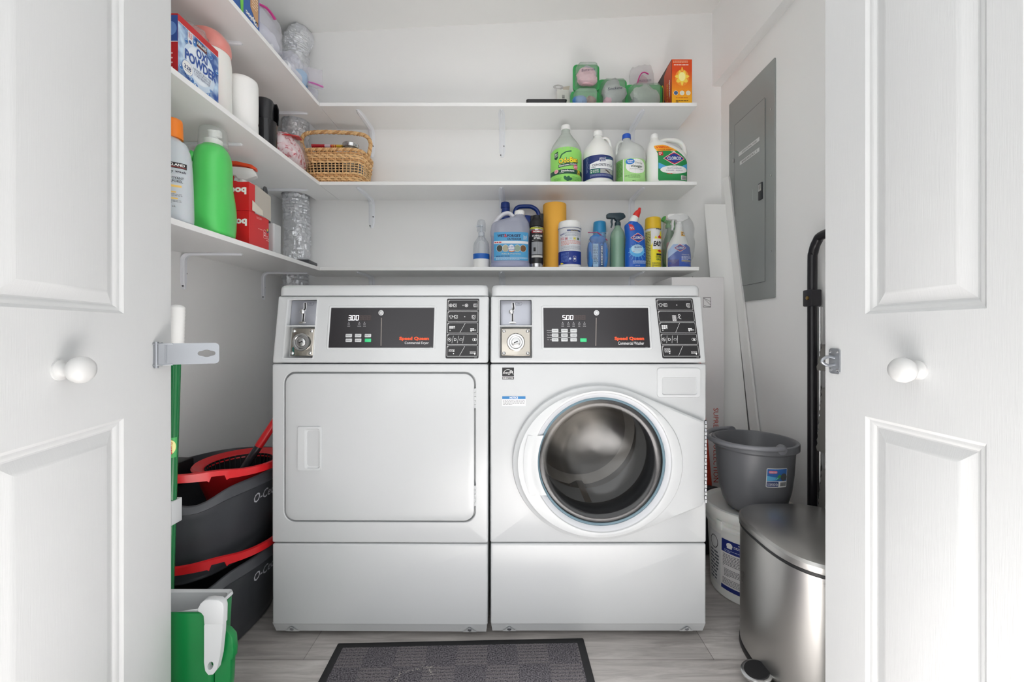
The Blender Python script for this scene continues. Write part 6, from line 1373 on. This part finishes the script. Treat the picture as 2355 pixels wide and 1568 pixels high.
gb_ = mat('deep_green_plastic', (18, 124, 62), .3); m_grip = mat('white_foam_grip', (232, 232, 230), .7, bump=.15, bscale=60)
t = thing('green_broom', 'green broom with a ribbed white grip standing at the left door edge', 'broom', (-.888, 1.045, 0))
dz = Vector((-.012, 0, 1.04)).normalized()
def bp(z): return (.031 * z, 0, z)
one(tube([bp(.14), bp(.915)], [.0115, .0115], 20), mat('green_enamel_pole', (20, 110, 58), .22), 'pole', t)
pr = []; zz = .895
P = []; rs = []
while zz < 1.036:
    P.append(bp(zz)); rs.append(.0155 if len(P) % 2 else .0172); zz += .0045
for z_, r_ in ((1.037, .0160), (1.041, .0125), (1.043, .006)): P.append(bp(z_)); rs.append(r_)
one(tube(P, rs, 24), m_grip, 'grip', t, sharp=70, label='ribbed white foam grip')
D = Decal(lambda u, v, off: (.031 * v + (.0118 + off) * sin(u / .0118), -(.0118 + off) * cos(u / .0118), v)); D.curved = True; D.w = .003
D.rect(-.012, .655, .016, .706, C(70, 170, 90), 0); D.ell(.003, .682, .011, .018, C(240, 236, 160), 1); D.text('Libman', .004, .682, .009, RED, 2, w=.036, bold=.03, rot=-pi / 2 + .1); D.build('brand_sticker', t)
mb = MB(); mb.add(bbox(-.008, -.0155, .485, .031, .0175, .545, .002), m_plast); mb.build('clip', t, label='white plastic clip')
one(bbox(-.016, -.016, .11, .016, .016, .16, .004), gb_, 'socket', t)
mb = MB(); mb.add(bprism([(-.09, -.018), (.045, -.018), (.045, .018), (-.09, .018)], .09, .12, 'Z', .004), gb_); mb.build('broom_head', t)
mb = MB(); mb.add(bridge([[(p[0], p[1], z) for p in rrect(-.088 - e, -.016 - e * .3, .043 + e * .2, .016 + e * .3, .005, 4)] for e, z in ((0, .092), (.006, .05), (.010, .002))]), mat('green_bristles', (30, 96, 56), .9, bump=1, bscale=(180), stretch=(1, 1, .05))); mb.build('bristles', t)
# dustpan hung on the broom, upright: green pan with a white rim and handle
t = thing('green_dustpan', 'green upright dustpan with a white liner and drop-shaped handle at bottom left', 'dustpan', (-.780, .990, 0.0))
def pan(z, w0, w1, y0_, y1_): return [(p[0], p[1], z) for p in rrect(w0, y0_, w1, y1_, .012, 5)]
outer = [pan(.002, -.080, .060, -.028, .028), pan(.01, -.086, .068, -.034, .030), pan(.17, -.088, .078, -.036, .032), pan(.318, -.090, .084, -.038, .034)]
inner = [pan(.319, -.086, .080, -.034, .030), pan(.15, -.082, .072, -.031, .027), pan(.02, -.078, .058, -.026, .024)]
one(bridge(outer + inner), gb_, 'pan', t, sharp=40)
lin_ = [pan(.10, -.078, .066, -.026, .021), pan(.26, -.0815, .0735, -.029, .0255), pan(.325, -.083, .077, -.031, .028), pan(.329, -.089, .084, -.036, .035), pan(.322, -.091, .086, -.037, .036)]
for r in lin_[2:]:
    for i, p in enumerate(r): r[i] = (p[0], p[1] + (.006 if p[1] < 0 and r is not lin_[2] else 0), min(p[2], .306) if p[1] < .01 and p[0] < .06 else p[2])
one(bridge(lin_, False, False), m_plast, 'liner', t, sharp=40, label='white liner and rim')
mb = MB(); Hl = [(.0735, .312), (.0735, .24), (.0732, .215), (.076, .196), (.083, .187), (.094, .188), (.103, .200), (.110, .232), (.1155, .285), (.1168, .312)]; hc = (.088, .208)
hs = [(hc[0] + .0065 * cos(2 * pi * i / 16) + .002 * sin(2 * pi * i / 16), hc[1] + .0095 * sin(2 * pi * i / 16)) for i in range(16)]
rg = ringset([(hs, -.040), (hs, -.052), (Hl, -.052), (Hl, -.040)], hc, [2 * pi * i / 120 for i in range(120)])
n_ = len(rg[0]); vs, fs = bridge(rg, False, False); fs += [(3 * n_ + i, 3 * n_ + (i + 1) % n_, (i + 1) % n_, i) for i in range(n_)]; mb.add((vs, fs), m_plast)
mb.add(bprism([(.058, .338), (.064, .350), (.074, .3585), (.086, .360), (.106, .358), (.115, .351), (.1175, .342), (.1166, .303), (.0735, .303), (.0718, .322), (.066, .329), (.060, .331)], -.0525, -.036, 'Y', .002), m_plast); mb.build('handle', t, sharp=50, label='white drop-shaped handle')
one(bprism([(.080, .275), (.108, .270), (.121, .255), (.124, .225), (.1225, .205), (.118, .202), (.116, .15), (.108, .09), (.08, .06)], -.028, -.010, 'Y', .002), gb_, 'side_lip', t)

# ------------------------------------------------------------------ mat
t = thing('door_mat', 'charcoal ribbed carpet mat with a black rubber border in front of the machines', 'mat', (-.158, 1.285, 0.0), radians(1.6))
mb = MB(); mb.add(bridge([[(p[0], p[1], z) for p in rrect(-.384 + e, -.62 + e, .384 - e, .0 - e, .004, 3)] for e, z in ((0, .0003), (0, .003), (.002, .0045), (.022, .0048), (.024, .0042))]), mat('black_rubber_border', (34, 34, 36), .7, bump=.1, bscale=200)); mb.build('rubber_border', t, sharp=40)
cm_ = bpy.data.materials.new('charcoal_carpet'); cm_.use_nodes = True; N_ = cm_.node_tree.nodes; L_ = cm_.node_tree.links; b = N_['Principled BSDF']
tc = N_.new('ShaderNodeTexCoord'); ck = N_.new('ShaderNodeTexChecker'); ck.inputs['Scale'].default_value = 11; ck.inputs['Color1'].default_value = (1, 1, 1, 1); ck.inputs['Color2'].default_value = (0, 0, 0, 1)
nz = N_.new('ShaderNodeTexNoise'); nz.inputs['Scale'].default_value = 40; nz.inputs['Detail'].default_value = 4; L_.new(tc.outputs['Object'], nz.inputs['Vector'])
ad = N_.new('ShaderNodeMix'); ad.data_type = 'RGBA'; ad.blend_type = 'ADD'; ad.inputs['Factor'].default_value = .018; L_.new(tc.outputs['Object'], ad.inputs['A']); L_.new(nz.outputs['Color'], ad.inputs['B']); L_.new(ad.outputs['Result'], ck.inputs['Vector'])
wv_ = N_.new('ShaderNodeTexWave'); wv_.bands_direction = 'Y'; wv_.inputs['Scale'].default_value = 28; wv_.inputs['Distortion'].default_value = 1.2; wv_.inputs['Detail Scale'].default_value = 6; L_.new(tc.outputs['Object'], wv_.inputs['Vector'])
ml = N_.new('ShaderNodeMath'); ml.operation = 'MULTIPLY'; L_.new(ck.outputs['Color'], ml.inputs[0]); L_.new(wv_.outputs['Fac'], ml.inputs[1])
n2 = N_.new('ShaderNodeTexNoise'); n2.inputs['Scale'].default_value = 260; n2.inputs['Detail'].default_value = 3; L_.new(tc.outputs['Object'], n2.inputs['Vector'])
c1 = N_.new('ShaderNodeValToRGB'); c1.color_ramp.elements[0].position = .35; c1.color_ramp.elements[0].color = (lin(48), lin(46), lin(52), 1); c1.color_ramp.elements[1].position = .72; c1.color_ramp.elements[1].color = (lin(138), lin(133), lin(138), 1); L_.new(n2.outputs['Fac'], c1.inputs[0])
mx = N_.new('ShaderNodeMix'); mx.data_type = 'RGBA'; mx.inputs['B'].default_value = (lin(150), lin(142), lin(140), 1); L_.new(c1.outputs[0], mx.inputs['A'])
m5 = N_.new('ShaderNodeMath'); m5.operation = 'MULTIPLY'; m5.inputs[1].default_value = .38; L_.new(ml.outputs[0], m5.inputs[0]); L_.new(m5.outputs[0], mx.inputs['Factor']); L_.new(mx.outputs['Result'], b.inputs['Base Color'])
b.inputs['Roughness'].default_value = .95; bp_ = N_.new('ShaderNodeBump'); bp_.inputs['Strength'].default_value = .9; bp_.inputs['Distance'].default_value = .004; L_.new(n2.outputs['Fac'], bp_.inputs['Height']); L_.new(bp_.outputs[0], b.inputs['Normal'])
one(bbox(-.361, -.597, .003, .361, -.023, .0075, .002), cm_, 'carpet', t)
R = random.Random(9); q_ = Decal(lambda u, v, off: (u, v, .0076 + off), .0003)
PTS = [(-.30, -.165), (-.22, -.150), (-.13, -.148), (-.118, -.140)]
for (a, b_) in (((-.345, -.17), (-.23, -.158)), ((-.175, -.165), (-.160, -.120)), ((-.160, -.120), (-.075, -.100)), ((-.085, -.102), (-.072, -.130))):
    for k in range(26):
        s_ = k / 25; q_.ell(a[0] + (b_[0] - a[0]) * s_ + R.uniform(-.004, .004), a[1] + (b_[1] - a[1]) * s_ + R.uniform(-.003, .003), R.uniform(.0008, .0026), .0009, C(176, 170, 160), 0, 5)
o = q_.build('lint_marks', t)

# ------------------------------------------------------------------ floor, right side
t = thing('white_pail', 'large white lidded pail with a blue and white label under the grey bucket', 'pail', (.905, 1.550, 0))
B = Loft([(0, .132, .132, 2), (.004, .137, .137, 2), (.15, .143, .143, 2), (.255, .148, .148, 2)], sub=2, N=64)
mb = MB(); mb.add(B.mesh(), m_hdpe); mb.build('pail', t, sharp=50)
mb = MB(); mb.add(lathe([(.1475, .250), (.1535, .253), (.1540, .262), (.1495, .266), (.1500, .272), (.1545, .275), (.1550, .288), (.150, .292)], 64, cap0=False, cap1=False), m_hdpe)
for a in (200, 235, 305): 
    c_, s_ = cos(radians(a)), sin(radians(a)); vs, fs = bbox(-.012, -.004, .252, .012, .004, .285, .002); M = Matrix.Translation((c_ * .156, s_ * .156, 0)) @ Matrix.Rotation(radians(a + 90), 4, 'Z'); mb.add((vs, fs), m_hdpe, M)
mb.build('pail_ribs', t, sharp=40)
one(lathe([(.150, .286), (.1605, .289), (.1635, .294), (.1635, .316), (.1600, .324), (.152, .326), (.147, .321), (.140, .318), (.02, .318)], 64), m_hdpe, 'lid', t, sharp=40)
D = Decal(B.rot(-.02), .0012, .0004); D.curved = True; u0, u1 = -.155, .20
D.rect(u0, .035, u1, .222, C(232, 230, 228), 0); D.rect(u0 + .0, .175, u1, .222, C(28, 44, 120), 1); D.rect(u0, .035, u1, .050, C(28, 44, 120), 1); D.rect(u0 - .07, .035, u0 - .004, .232, C(222, 222, 222), 0); D.micro(u0 - .06, .045, u0 - .012, .16, 9, C(90, 94, 104), 1, 5, .5)
D.path([(u0 - .038 + .020 * cos(t_ * pi / 8), .190 + .024 * sin(t_ * pi / 8)) for t_ in range(16)], .003, DRK, 1, True)
D.ell(u0 + .030, .204, .011, .010, WHT, 2); D.rect(u0 + .021, .193, u0 + .039, .199, WHT, 2); D.micro(u0 + .045, .198, u0 + .10, .208, 2, WHT, 2, 3, .4); D.micro(u0 + .012, .178, u1 - .01, .188, 2, C(190, 200, 230), 2, 4, .4); D.micro(u0 + .06, .212, u1 - .01, .217, 1, WHT, 2, 4, .5)
D.micro(u0 + .006, .122, u1 - .02, .170, 9, C(80, 78, 84), 1, 6, .42); D.micro(u0 + .012, .086, u1 - .02, .116, 6, C(80, 78, 84), 1, 7, .42); D.micro(u0 + .006, .055, u1 - .02, .080, 5, C(80, 78, 84), 1, 8, .42)
D.build('label', t, label='blue and white printed label')
t = thing('grey_bucket', 'grey plastic bucket with a bail handle on top of the white pail', 'bucket', (.895, 1.512, .3265), radians(8))
m_gbk = mat('grey_bucket_plastic', (112, 113, 117), .35)
pr = [(.082, 0), (.090, .004), (.104, .03), (.117, .08), (.124, .14), (.128, .205), (.129, .222), (.136, .226), (.141, .230), (.1415, .250), (.139, .2535), (.131, .254), (.127, .25), (.122, .14), (.10, .035), (.07, .012), (.001, .012)]
one(lathe(pr, 64, cap1=False), m_gbk, 'bucket', t, sharp=45)
m_bail = mat('grey_bail_plastic', (132, 133, 138), .35)
for a in (87, 267):
    c_, s_ = cos(radians(a)), sin(radians(a)); vs, fs = lathe([(.017, -.006), (.018, 0), (.016, .008), (.008, .010)], 20, axis='X'); M = Matrix.Translation((c_ * .136, s_ * .136, .250)) @ Matrix.Rotation(radians(a), 4, 'Z'); one(([tuple(M @ Vector(p)) for p in vs], fs), m_bail, 'handle_ear', t)
P = []
for i in range(25):
    a = radians(87 + 180 * i / 24); rr = .148 + .012 * sin(pi * i / 24); P.append((rr * cos(a), rr * sin(a), .256 + .0 * i - .004 * sin(pi * i / 24)))
one(tube(P, .0085, 10, flat=1.0), m_bail, 'bail_handle', t, sharp=60, label='grey bail handle')
sb = Loft([(0, .09, .09, 2), (.08, .117, .117, 2), (.14, .124, .124, 2), (.205, .128, .128, 2)], N=64)
D = Decal(sb.rot(-.012), .0012, .0005); D.curved = True; a0_, b0_, a1_, b1_ = -.036, .118, .036, .184
D.rrect(a0_, b0_, a1_, b1_, .004, WHT, 0); D.rect(a0_ + .002, b0_ + .022, a1_ - .002, b1_ - .002, C(60, 110, 180), 1); D.rrect(a0_ + .006, b1_ - .017, a0_ + .034, b1_ - .008, .004, C(226, 120, 150), 2); D.text('rubbermaid', a0_ + .020, b1_ - .0125, .005, WHT, 3, w=.022); D.ell(.022, b0_ + .036, .012, .013, C(84, 88, 90), 2); D.poly([(-.008, b0_ + .030), (.006, b0_ + .046), (.012, b0_ + .040), (.002, b0_ + .026)], C(70, 150, 80), 2); D.poly([(a0_ + .002, b0_ + .022), (-.002, b0_ + .026), (.004, b0_ + .034), (a0_ + .002, b0_ + .040)], C(100, 180, 220), 2)
D.rect(a0_ + .002, b0_ + .003, .004, b0_ + .020, C(30, 50, 110), 1); D.micro(a0_ + .004, b0_ + .005, .002, b0_ + .018, 3, WHT, 2, 3, .4)
for k in range(9): D.rect(.010 + k * .0026, b0_ + .004, .0115 + k * .0026, b0_ + .018, DRK, 1)
D.build('sticker', t, label='small blue and white product sticker')

# steel step can
m_ss = bpy.data.materials.new('brushed_stainless'); m_ss.use_nodes = True; N_ = m_ss.node_tree.nodes; L_ = m_ss.node_tree.links; b = N_['Principled BSDF']
b.inputs['Base Color'].default_value = (.58, .57, .55, 1); b.inputs['Metallic'].default_value = 1; b.inputs['Roughness'].default_value = .27
tc = N_.new('ShaderNodeTexCoord'); mp = N_.new('ShaderNodeMapping'); mp.inputs['Scale'].default_value = (2, 2, 90); L_.new(tc.outputs['Object'], mp.inputs[0]); no = N_.new('ShaderNodeTexNoise'); no.inputs['Scale'].default_value = 12; no.inputs['Detail'].default_value = 3; L_.new(mp.outputs[0], no.inputs['Vector'])
bp2 = N_.new('ShaderNodeBump'); bp2.inputs['Strength'].default_value = .06; bp2.inputs['Distance'].default_value = .001; L_.new(no.outputs['Fac'], bp2.inputs['Height']); L_.new(bp2.outputs[0], b.inputs['Normal'])
n3 = N_.new('ShaderNodeTexNoise'); n3.inputs['Scale'].default_value = 9; n3.inputs['Detail'].default_value = 6; L_.new(tc.outputs['Object'], n3.inputs['Vector']); mr = N_.new('ShaderNodeMapRange'); mr.inputs['To Min'].default_value = .2; mr.inputs['To Max'].default_value = .42; L_.new(n3.outputs['Fac'], mr.inputs['Value']); L_.new(mr.outputs[0], b.inputs['Roughness'])
t = thing('step_can', 'oval brushed steel pedal bin in front of the white pail at lower right', 'trash can', (.876, 1.165, 0), radians(0))
def cs(k, z, ax=.178, by=.195, n=2.9): 
    s_ = supersec(ax * k, by * k, n); L = s_[1][-1]; return [(q_[0], q_[1], z) for q_ in (secpt(s_, L * i / 80) for i in range(80))]
one(bridge([cs(.985, .022), cs(.99, .022), cs(.99, .372), cs(.96, .374)]), m_ss, 'body', t, sharp=35)
one(bridge([cs(.97, 0), cs(1.0, .003), cs(1.0, .018), cs(.98, .023)]), mat('black_plastic'), 'base_ring', t, sharp=50)
one(bridge([cs(.975, .373), cs(1.0, .3745), cs(1.0, .381), cs(.97, .382)]), mat('black_plastic'), 'seal_ring', t, sharp=50)
one(bridge([cs(.96, .382), cs(1.004, .3825), cs(1.008, .386), cs(1.004, .398), cs(.975, .405), cs(.90, .409), cs(.6, .413), cs(.2, .414)]), m_ss, 'lid', t, sharp=30)
mb = MB(); 
def ped(r, z): return [(-.200 + r * .038 * cos(a), -.035 + r * .040 * sin(a), z + .012 * (cos(a) < 0) * abs(cos(a)) * 0 + .008 * cos(a) * r) for a in [2 * pi * i / 28 for i in range(28)]]
mb.add(bridge([ped(.9, .030), ped(1, .033), ped(1, .037), ped(.9, .039)]), m_steel); pd = mb.build('pedal', t, sharp=50)
mb = MB(); mb.add(bridge([[(x * .82 - .036, y * .82 - .0063, z + .002) for x, y, z in ped(1, .037)], [(x * .82 - .036, y * .82 - .0063, z + .0035) for x, y, z in ped(.95, .038)]]), mat('black_plastic')); mb.build('pedal_pad', pd, label='black rubber pad')
mb = MB(); mb.add(bprism([(-.215, -.06), (-.155, -.065), (-.155, .0), (-.215, -.005)], .0, .022, 'Z', .006), mat('black_plastic')); mb.build('pedal_base', t)

# panel, boards, carton, pole, cart
t = thing('breaker_panel', 'tall grey steel electrical panel cover on the right wall', 'electrical panel', (XR, 1.733, 0))
pz0, pz1, pl_ = 1.118, 2.137, .364; m_pan = mat('grey_panel_enamel', (150, 154, 152), .38, .2, bump=.04, bscale=150)
mb = MB(); mb.add(bprism(rrect(0, pz0, pl_, pz1, .004, 3), 0, -.007, 'X', .002), m_pan); mb.build('cover', t)
dy0, dy1, dz0, dz1 = .062, .305, 1.195, 2.00
mb = MB(); mb.add(bprism(rrect(dy0, dz0, dy1, dz1, .003, 3), -.0065, -.0098, 'X', .0012), m_pan); dr_ = mb.build('panel_door', t)
D = Decal(lambda u, v, off: (-.0098 - off, u, v), .0004)
D.frame(dy0 - .002, dz0 - .002, dy1 + .002, dz1 + .002, .003, .0018, C(84, 88, 88), 0)
for k, zz in enumerate((1.83, 1.783)): 
    D.rect(.10, zz, .268 - .01 * k, zz + .018, C(206, 208, 206), 1); D.text('ADDITIONAL WIRE' if k == 0 else 'BREAKERS 1', .18, zz + .009, .009, C(70, 72, 72), 2, w=-.12)
D.line((.150, 1.63), (.152, 1.58), .0022, C(180, 184, 184), 1)
D.build('door_markings', dr_)
mb = MB(); mb.add(bprism(rrect(.075, 1.562, .105, 1.638, .004, 3), -.0085, -.014, 'X', .0015), C(40, 42, 46, .35)); mb.add(bprism(rrect(.080, 1.60, .100, 1.632, .002, 3), -.0135, -.016, 'X', .001), m_steel); mb.build('latch', dr_, label='black latch with a steel slide')
for yy, zz in ((.022, 1.93), (.022, 1.645), (.022, 1.32), (.345, 1.93), (.345, 1.30), (.345, 1.62)):
    vs, fs = lathe([(.005, -.0055), (.005, -.009), (.002, -.0105)], 14, axis='X'); one(([(p[0], p[1] + yy, p[2] + zz) for p in vs], fs), m_steel, 'screw', t)
for zz in (1.515, 1.83): one(bbox(-.0118, .312, zz - .010, -.0065, .319, zz + .010, .001), m_steel, 'hinge', t)
def plank(name, label, tl, tr, bl_, br, th, grp=None, m=None):
    """leaning board through four corner points (top left, top right, bottom left, bottom right)"""
    P = [Vector(p) for p in (bl_, br, tr, tl)]; nn = (P[1] - P[0]).cross(P[3] - P[0]).normalized(); nn = nn if nn.y > 0 else -nn
    o0 = P[0].copy(); o0.z = 0
    v = [tuple(p - o0) for p in P] + [tuple(p + nn * th - o0) for p in P]
    o = one((v, box(0, 0, 0, 1, 1, 1)[1]), m or m_trimw, name, None, tuple(o0)); tag(o, label, 'board', grp); return o
plank('white_board', 'wide white board leaning in the back right corner beside the washer', (1.012, 2.150, 1.645), (1.098, 2.092, 1.625), (1.000, 1.86, .002), (1.094, 1.802, .002), .012)
plank('trim_strip', 'narrow white trim strip leaning in front of the wide white board', (1.088, 2.112, 1.765), (1.101, 2.080, 1.765), (1.088, 1.768, .002), (1.102, 1.725, .002), .012)
t = thing('flat_carton', 'tall white carton with red vertical lettering behind the washer and pail', 'box', (.745, 1.905, 0))
one(bbox(0, 0, 0, .244, .255, 1.228, .002, 1), C(222, 220, 220, .6), 'carton', t)
D = Decal(); D.text('SUPREME COLLECTION', .205, X(1650, 1.9) * 0 + .445, .023, C(196, 70, 60), 1, w=.345, rot=-pi / 2)
zz = Z(695, 1.9); uu = X(1627, 1.9) - .745; D.frame(uu - .018, zz - .023, uu + .018, zz + .023, .0005, .0018, C(70, 68, 70), 1); D.line((uu - .016, zz + .02), (uu + .016, zz + .004), .0014, C(70, 68, 70), 1); D.line((uu - .016, zz + .02), (uu + .016, zz - .012), .0014, C(70, 68, 70), 1); D.line((uu - .014, zz - .014), (uu + .016, zz - .021), .0014, C(70, 68, 70), 1)
D.build('printing', t)
t = thing('broom_pole', 'thin orange-red pole standing between the washer and the white carton', 'pole', (.917, 1.862, 0))
one(tube([(0, 0, 0), (-.074, .0, .88)], [.017, .013], 16), mat('orange_red_pole', (196, 62, 36), .4), 'pole', t); one(tube([(-.0738, .0, .872), (-.0755, .0, .892)], [.0125, .0115], 16), C(40, 40, 42), 'end_cap', t)
t = thing('folded_black_bag', 'dark folded bag on the floor behind the white pail, beside the washer', 'bag', (.865, 1.80, 0))
one(blob(0, 0, .148, .060, .035, .148, .10, 16, 4, 28, 24, .0, 4), mat('dark_nylon', (40, 40, 44), .55, bump=.4, bscale=40), 'bag', t)
t = thing('wall_wire', 'short scrap of dark wire and plug on the wall beside the top of the washer', 'wire', (.925, 2.15, 0))
pw = Vector((X(1578, 2.15) - .925, 0, Z(648, 2.15))); mb = MB(); mb.add(bbox(pw.x - .02, -.02, pw.z - .008, pw.x + .012, .038, pw.z + .008, .003), C(50, 44, 42)); mb.add(tube([(pw.x + .005, 0, pw.z), (pw.x + .02, -.004, pw.z + .012), (pw.x + .032, -.006, pw.z + .026)], .0018, 6), C(40, 38, 38)); mb.build('wire', t)
# folding hand cart
t = thing('folding_cart', 'black tubular folding cart standing against the right wall behind the door edge', 'cart', (1.084, 1.27, 0))
m_bt = mat('black_tube', (30, 28, 32), .3)
r_ = .0155; P = smooth_path([(0, .205, .02), (0, .205, .4), (0, .205, .8), (0, .205, 1.20), (0, .200, 1.26), (0, .182, 1.295), (0, .150, 1.312), (0, .0, 1.314), (0, -.15, 1.312), (0, -.182, 1.295), (0, -.200, 1.26), (0, -.205, 1.20), (0, -.205, .8), (0, -.205, .4), (0, -.205, .02)], 5)
one(tube(P, r_, 16, up=(1, 0, 0)), m_bt, 'frame_tube', t, sharp=60)
for s_ in (-1, 1):
    cl = one(bbox(-.021, s_ * .205 - .021, 1.065, .019, s_ * .205 + .021, 1.125, .004), C(40, 38, 42), 'clamp', t)
    vs, fs = lathe([(.007, -.021), (.007, -.024), (.003, -.026)], 14, axis='X'); one(([(p[0], p[1] + s_ * .205 - (.006 * s_), p[2] + 1.095) for p in vs], fs), mat('brass', (180, 150, 90), .3, 1), 'clamp_bolt', cl)
    one(tube([(.0, s_ * .168, .10), (.0, s_ * .168, 1.06)], .008, 12), m_steel, 'slide_rod', t)
    vs, fs = lathe([(.05, -.012), (.06, -.008), (.06, .008), (.05, .012)], 32, axis='X'); one(([(p[0] + .004, p[1] + s_ * .10, p[2] + .0605) for p in vs], fs), m_rubber, 'wheel', t)
for k, (z0, z1) in enumerate(((.30, .50), (.56, .78), (.84, .93))):
    rg = []; n = int((z1 - z0) / .012)
    for i in range(n + 1):
        z = z0 + (z1 - z0) * i / n; e = .004 * (i % 2) + .016 * (1 - i / n); rg.append([(p[0], p[1], z) for p in rrect(-.014 - e * .4, -.14 - e, .014 + e * .2, .145 + e, .008, 4)])
    one(bridge(rg), mat('grey_ribbed_canvas', (120, 118, 114), .6), 'ribbed_sleeve', t, sharp=30)
one(bbox(-.02, -.18, .02, .02, .18, .05, .004), m_bt, 'axle_bar', t)
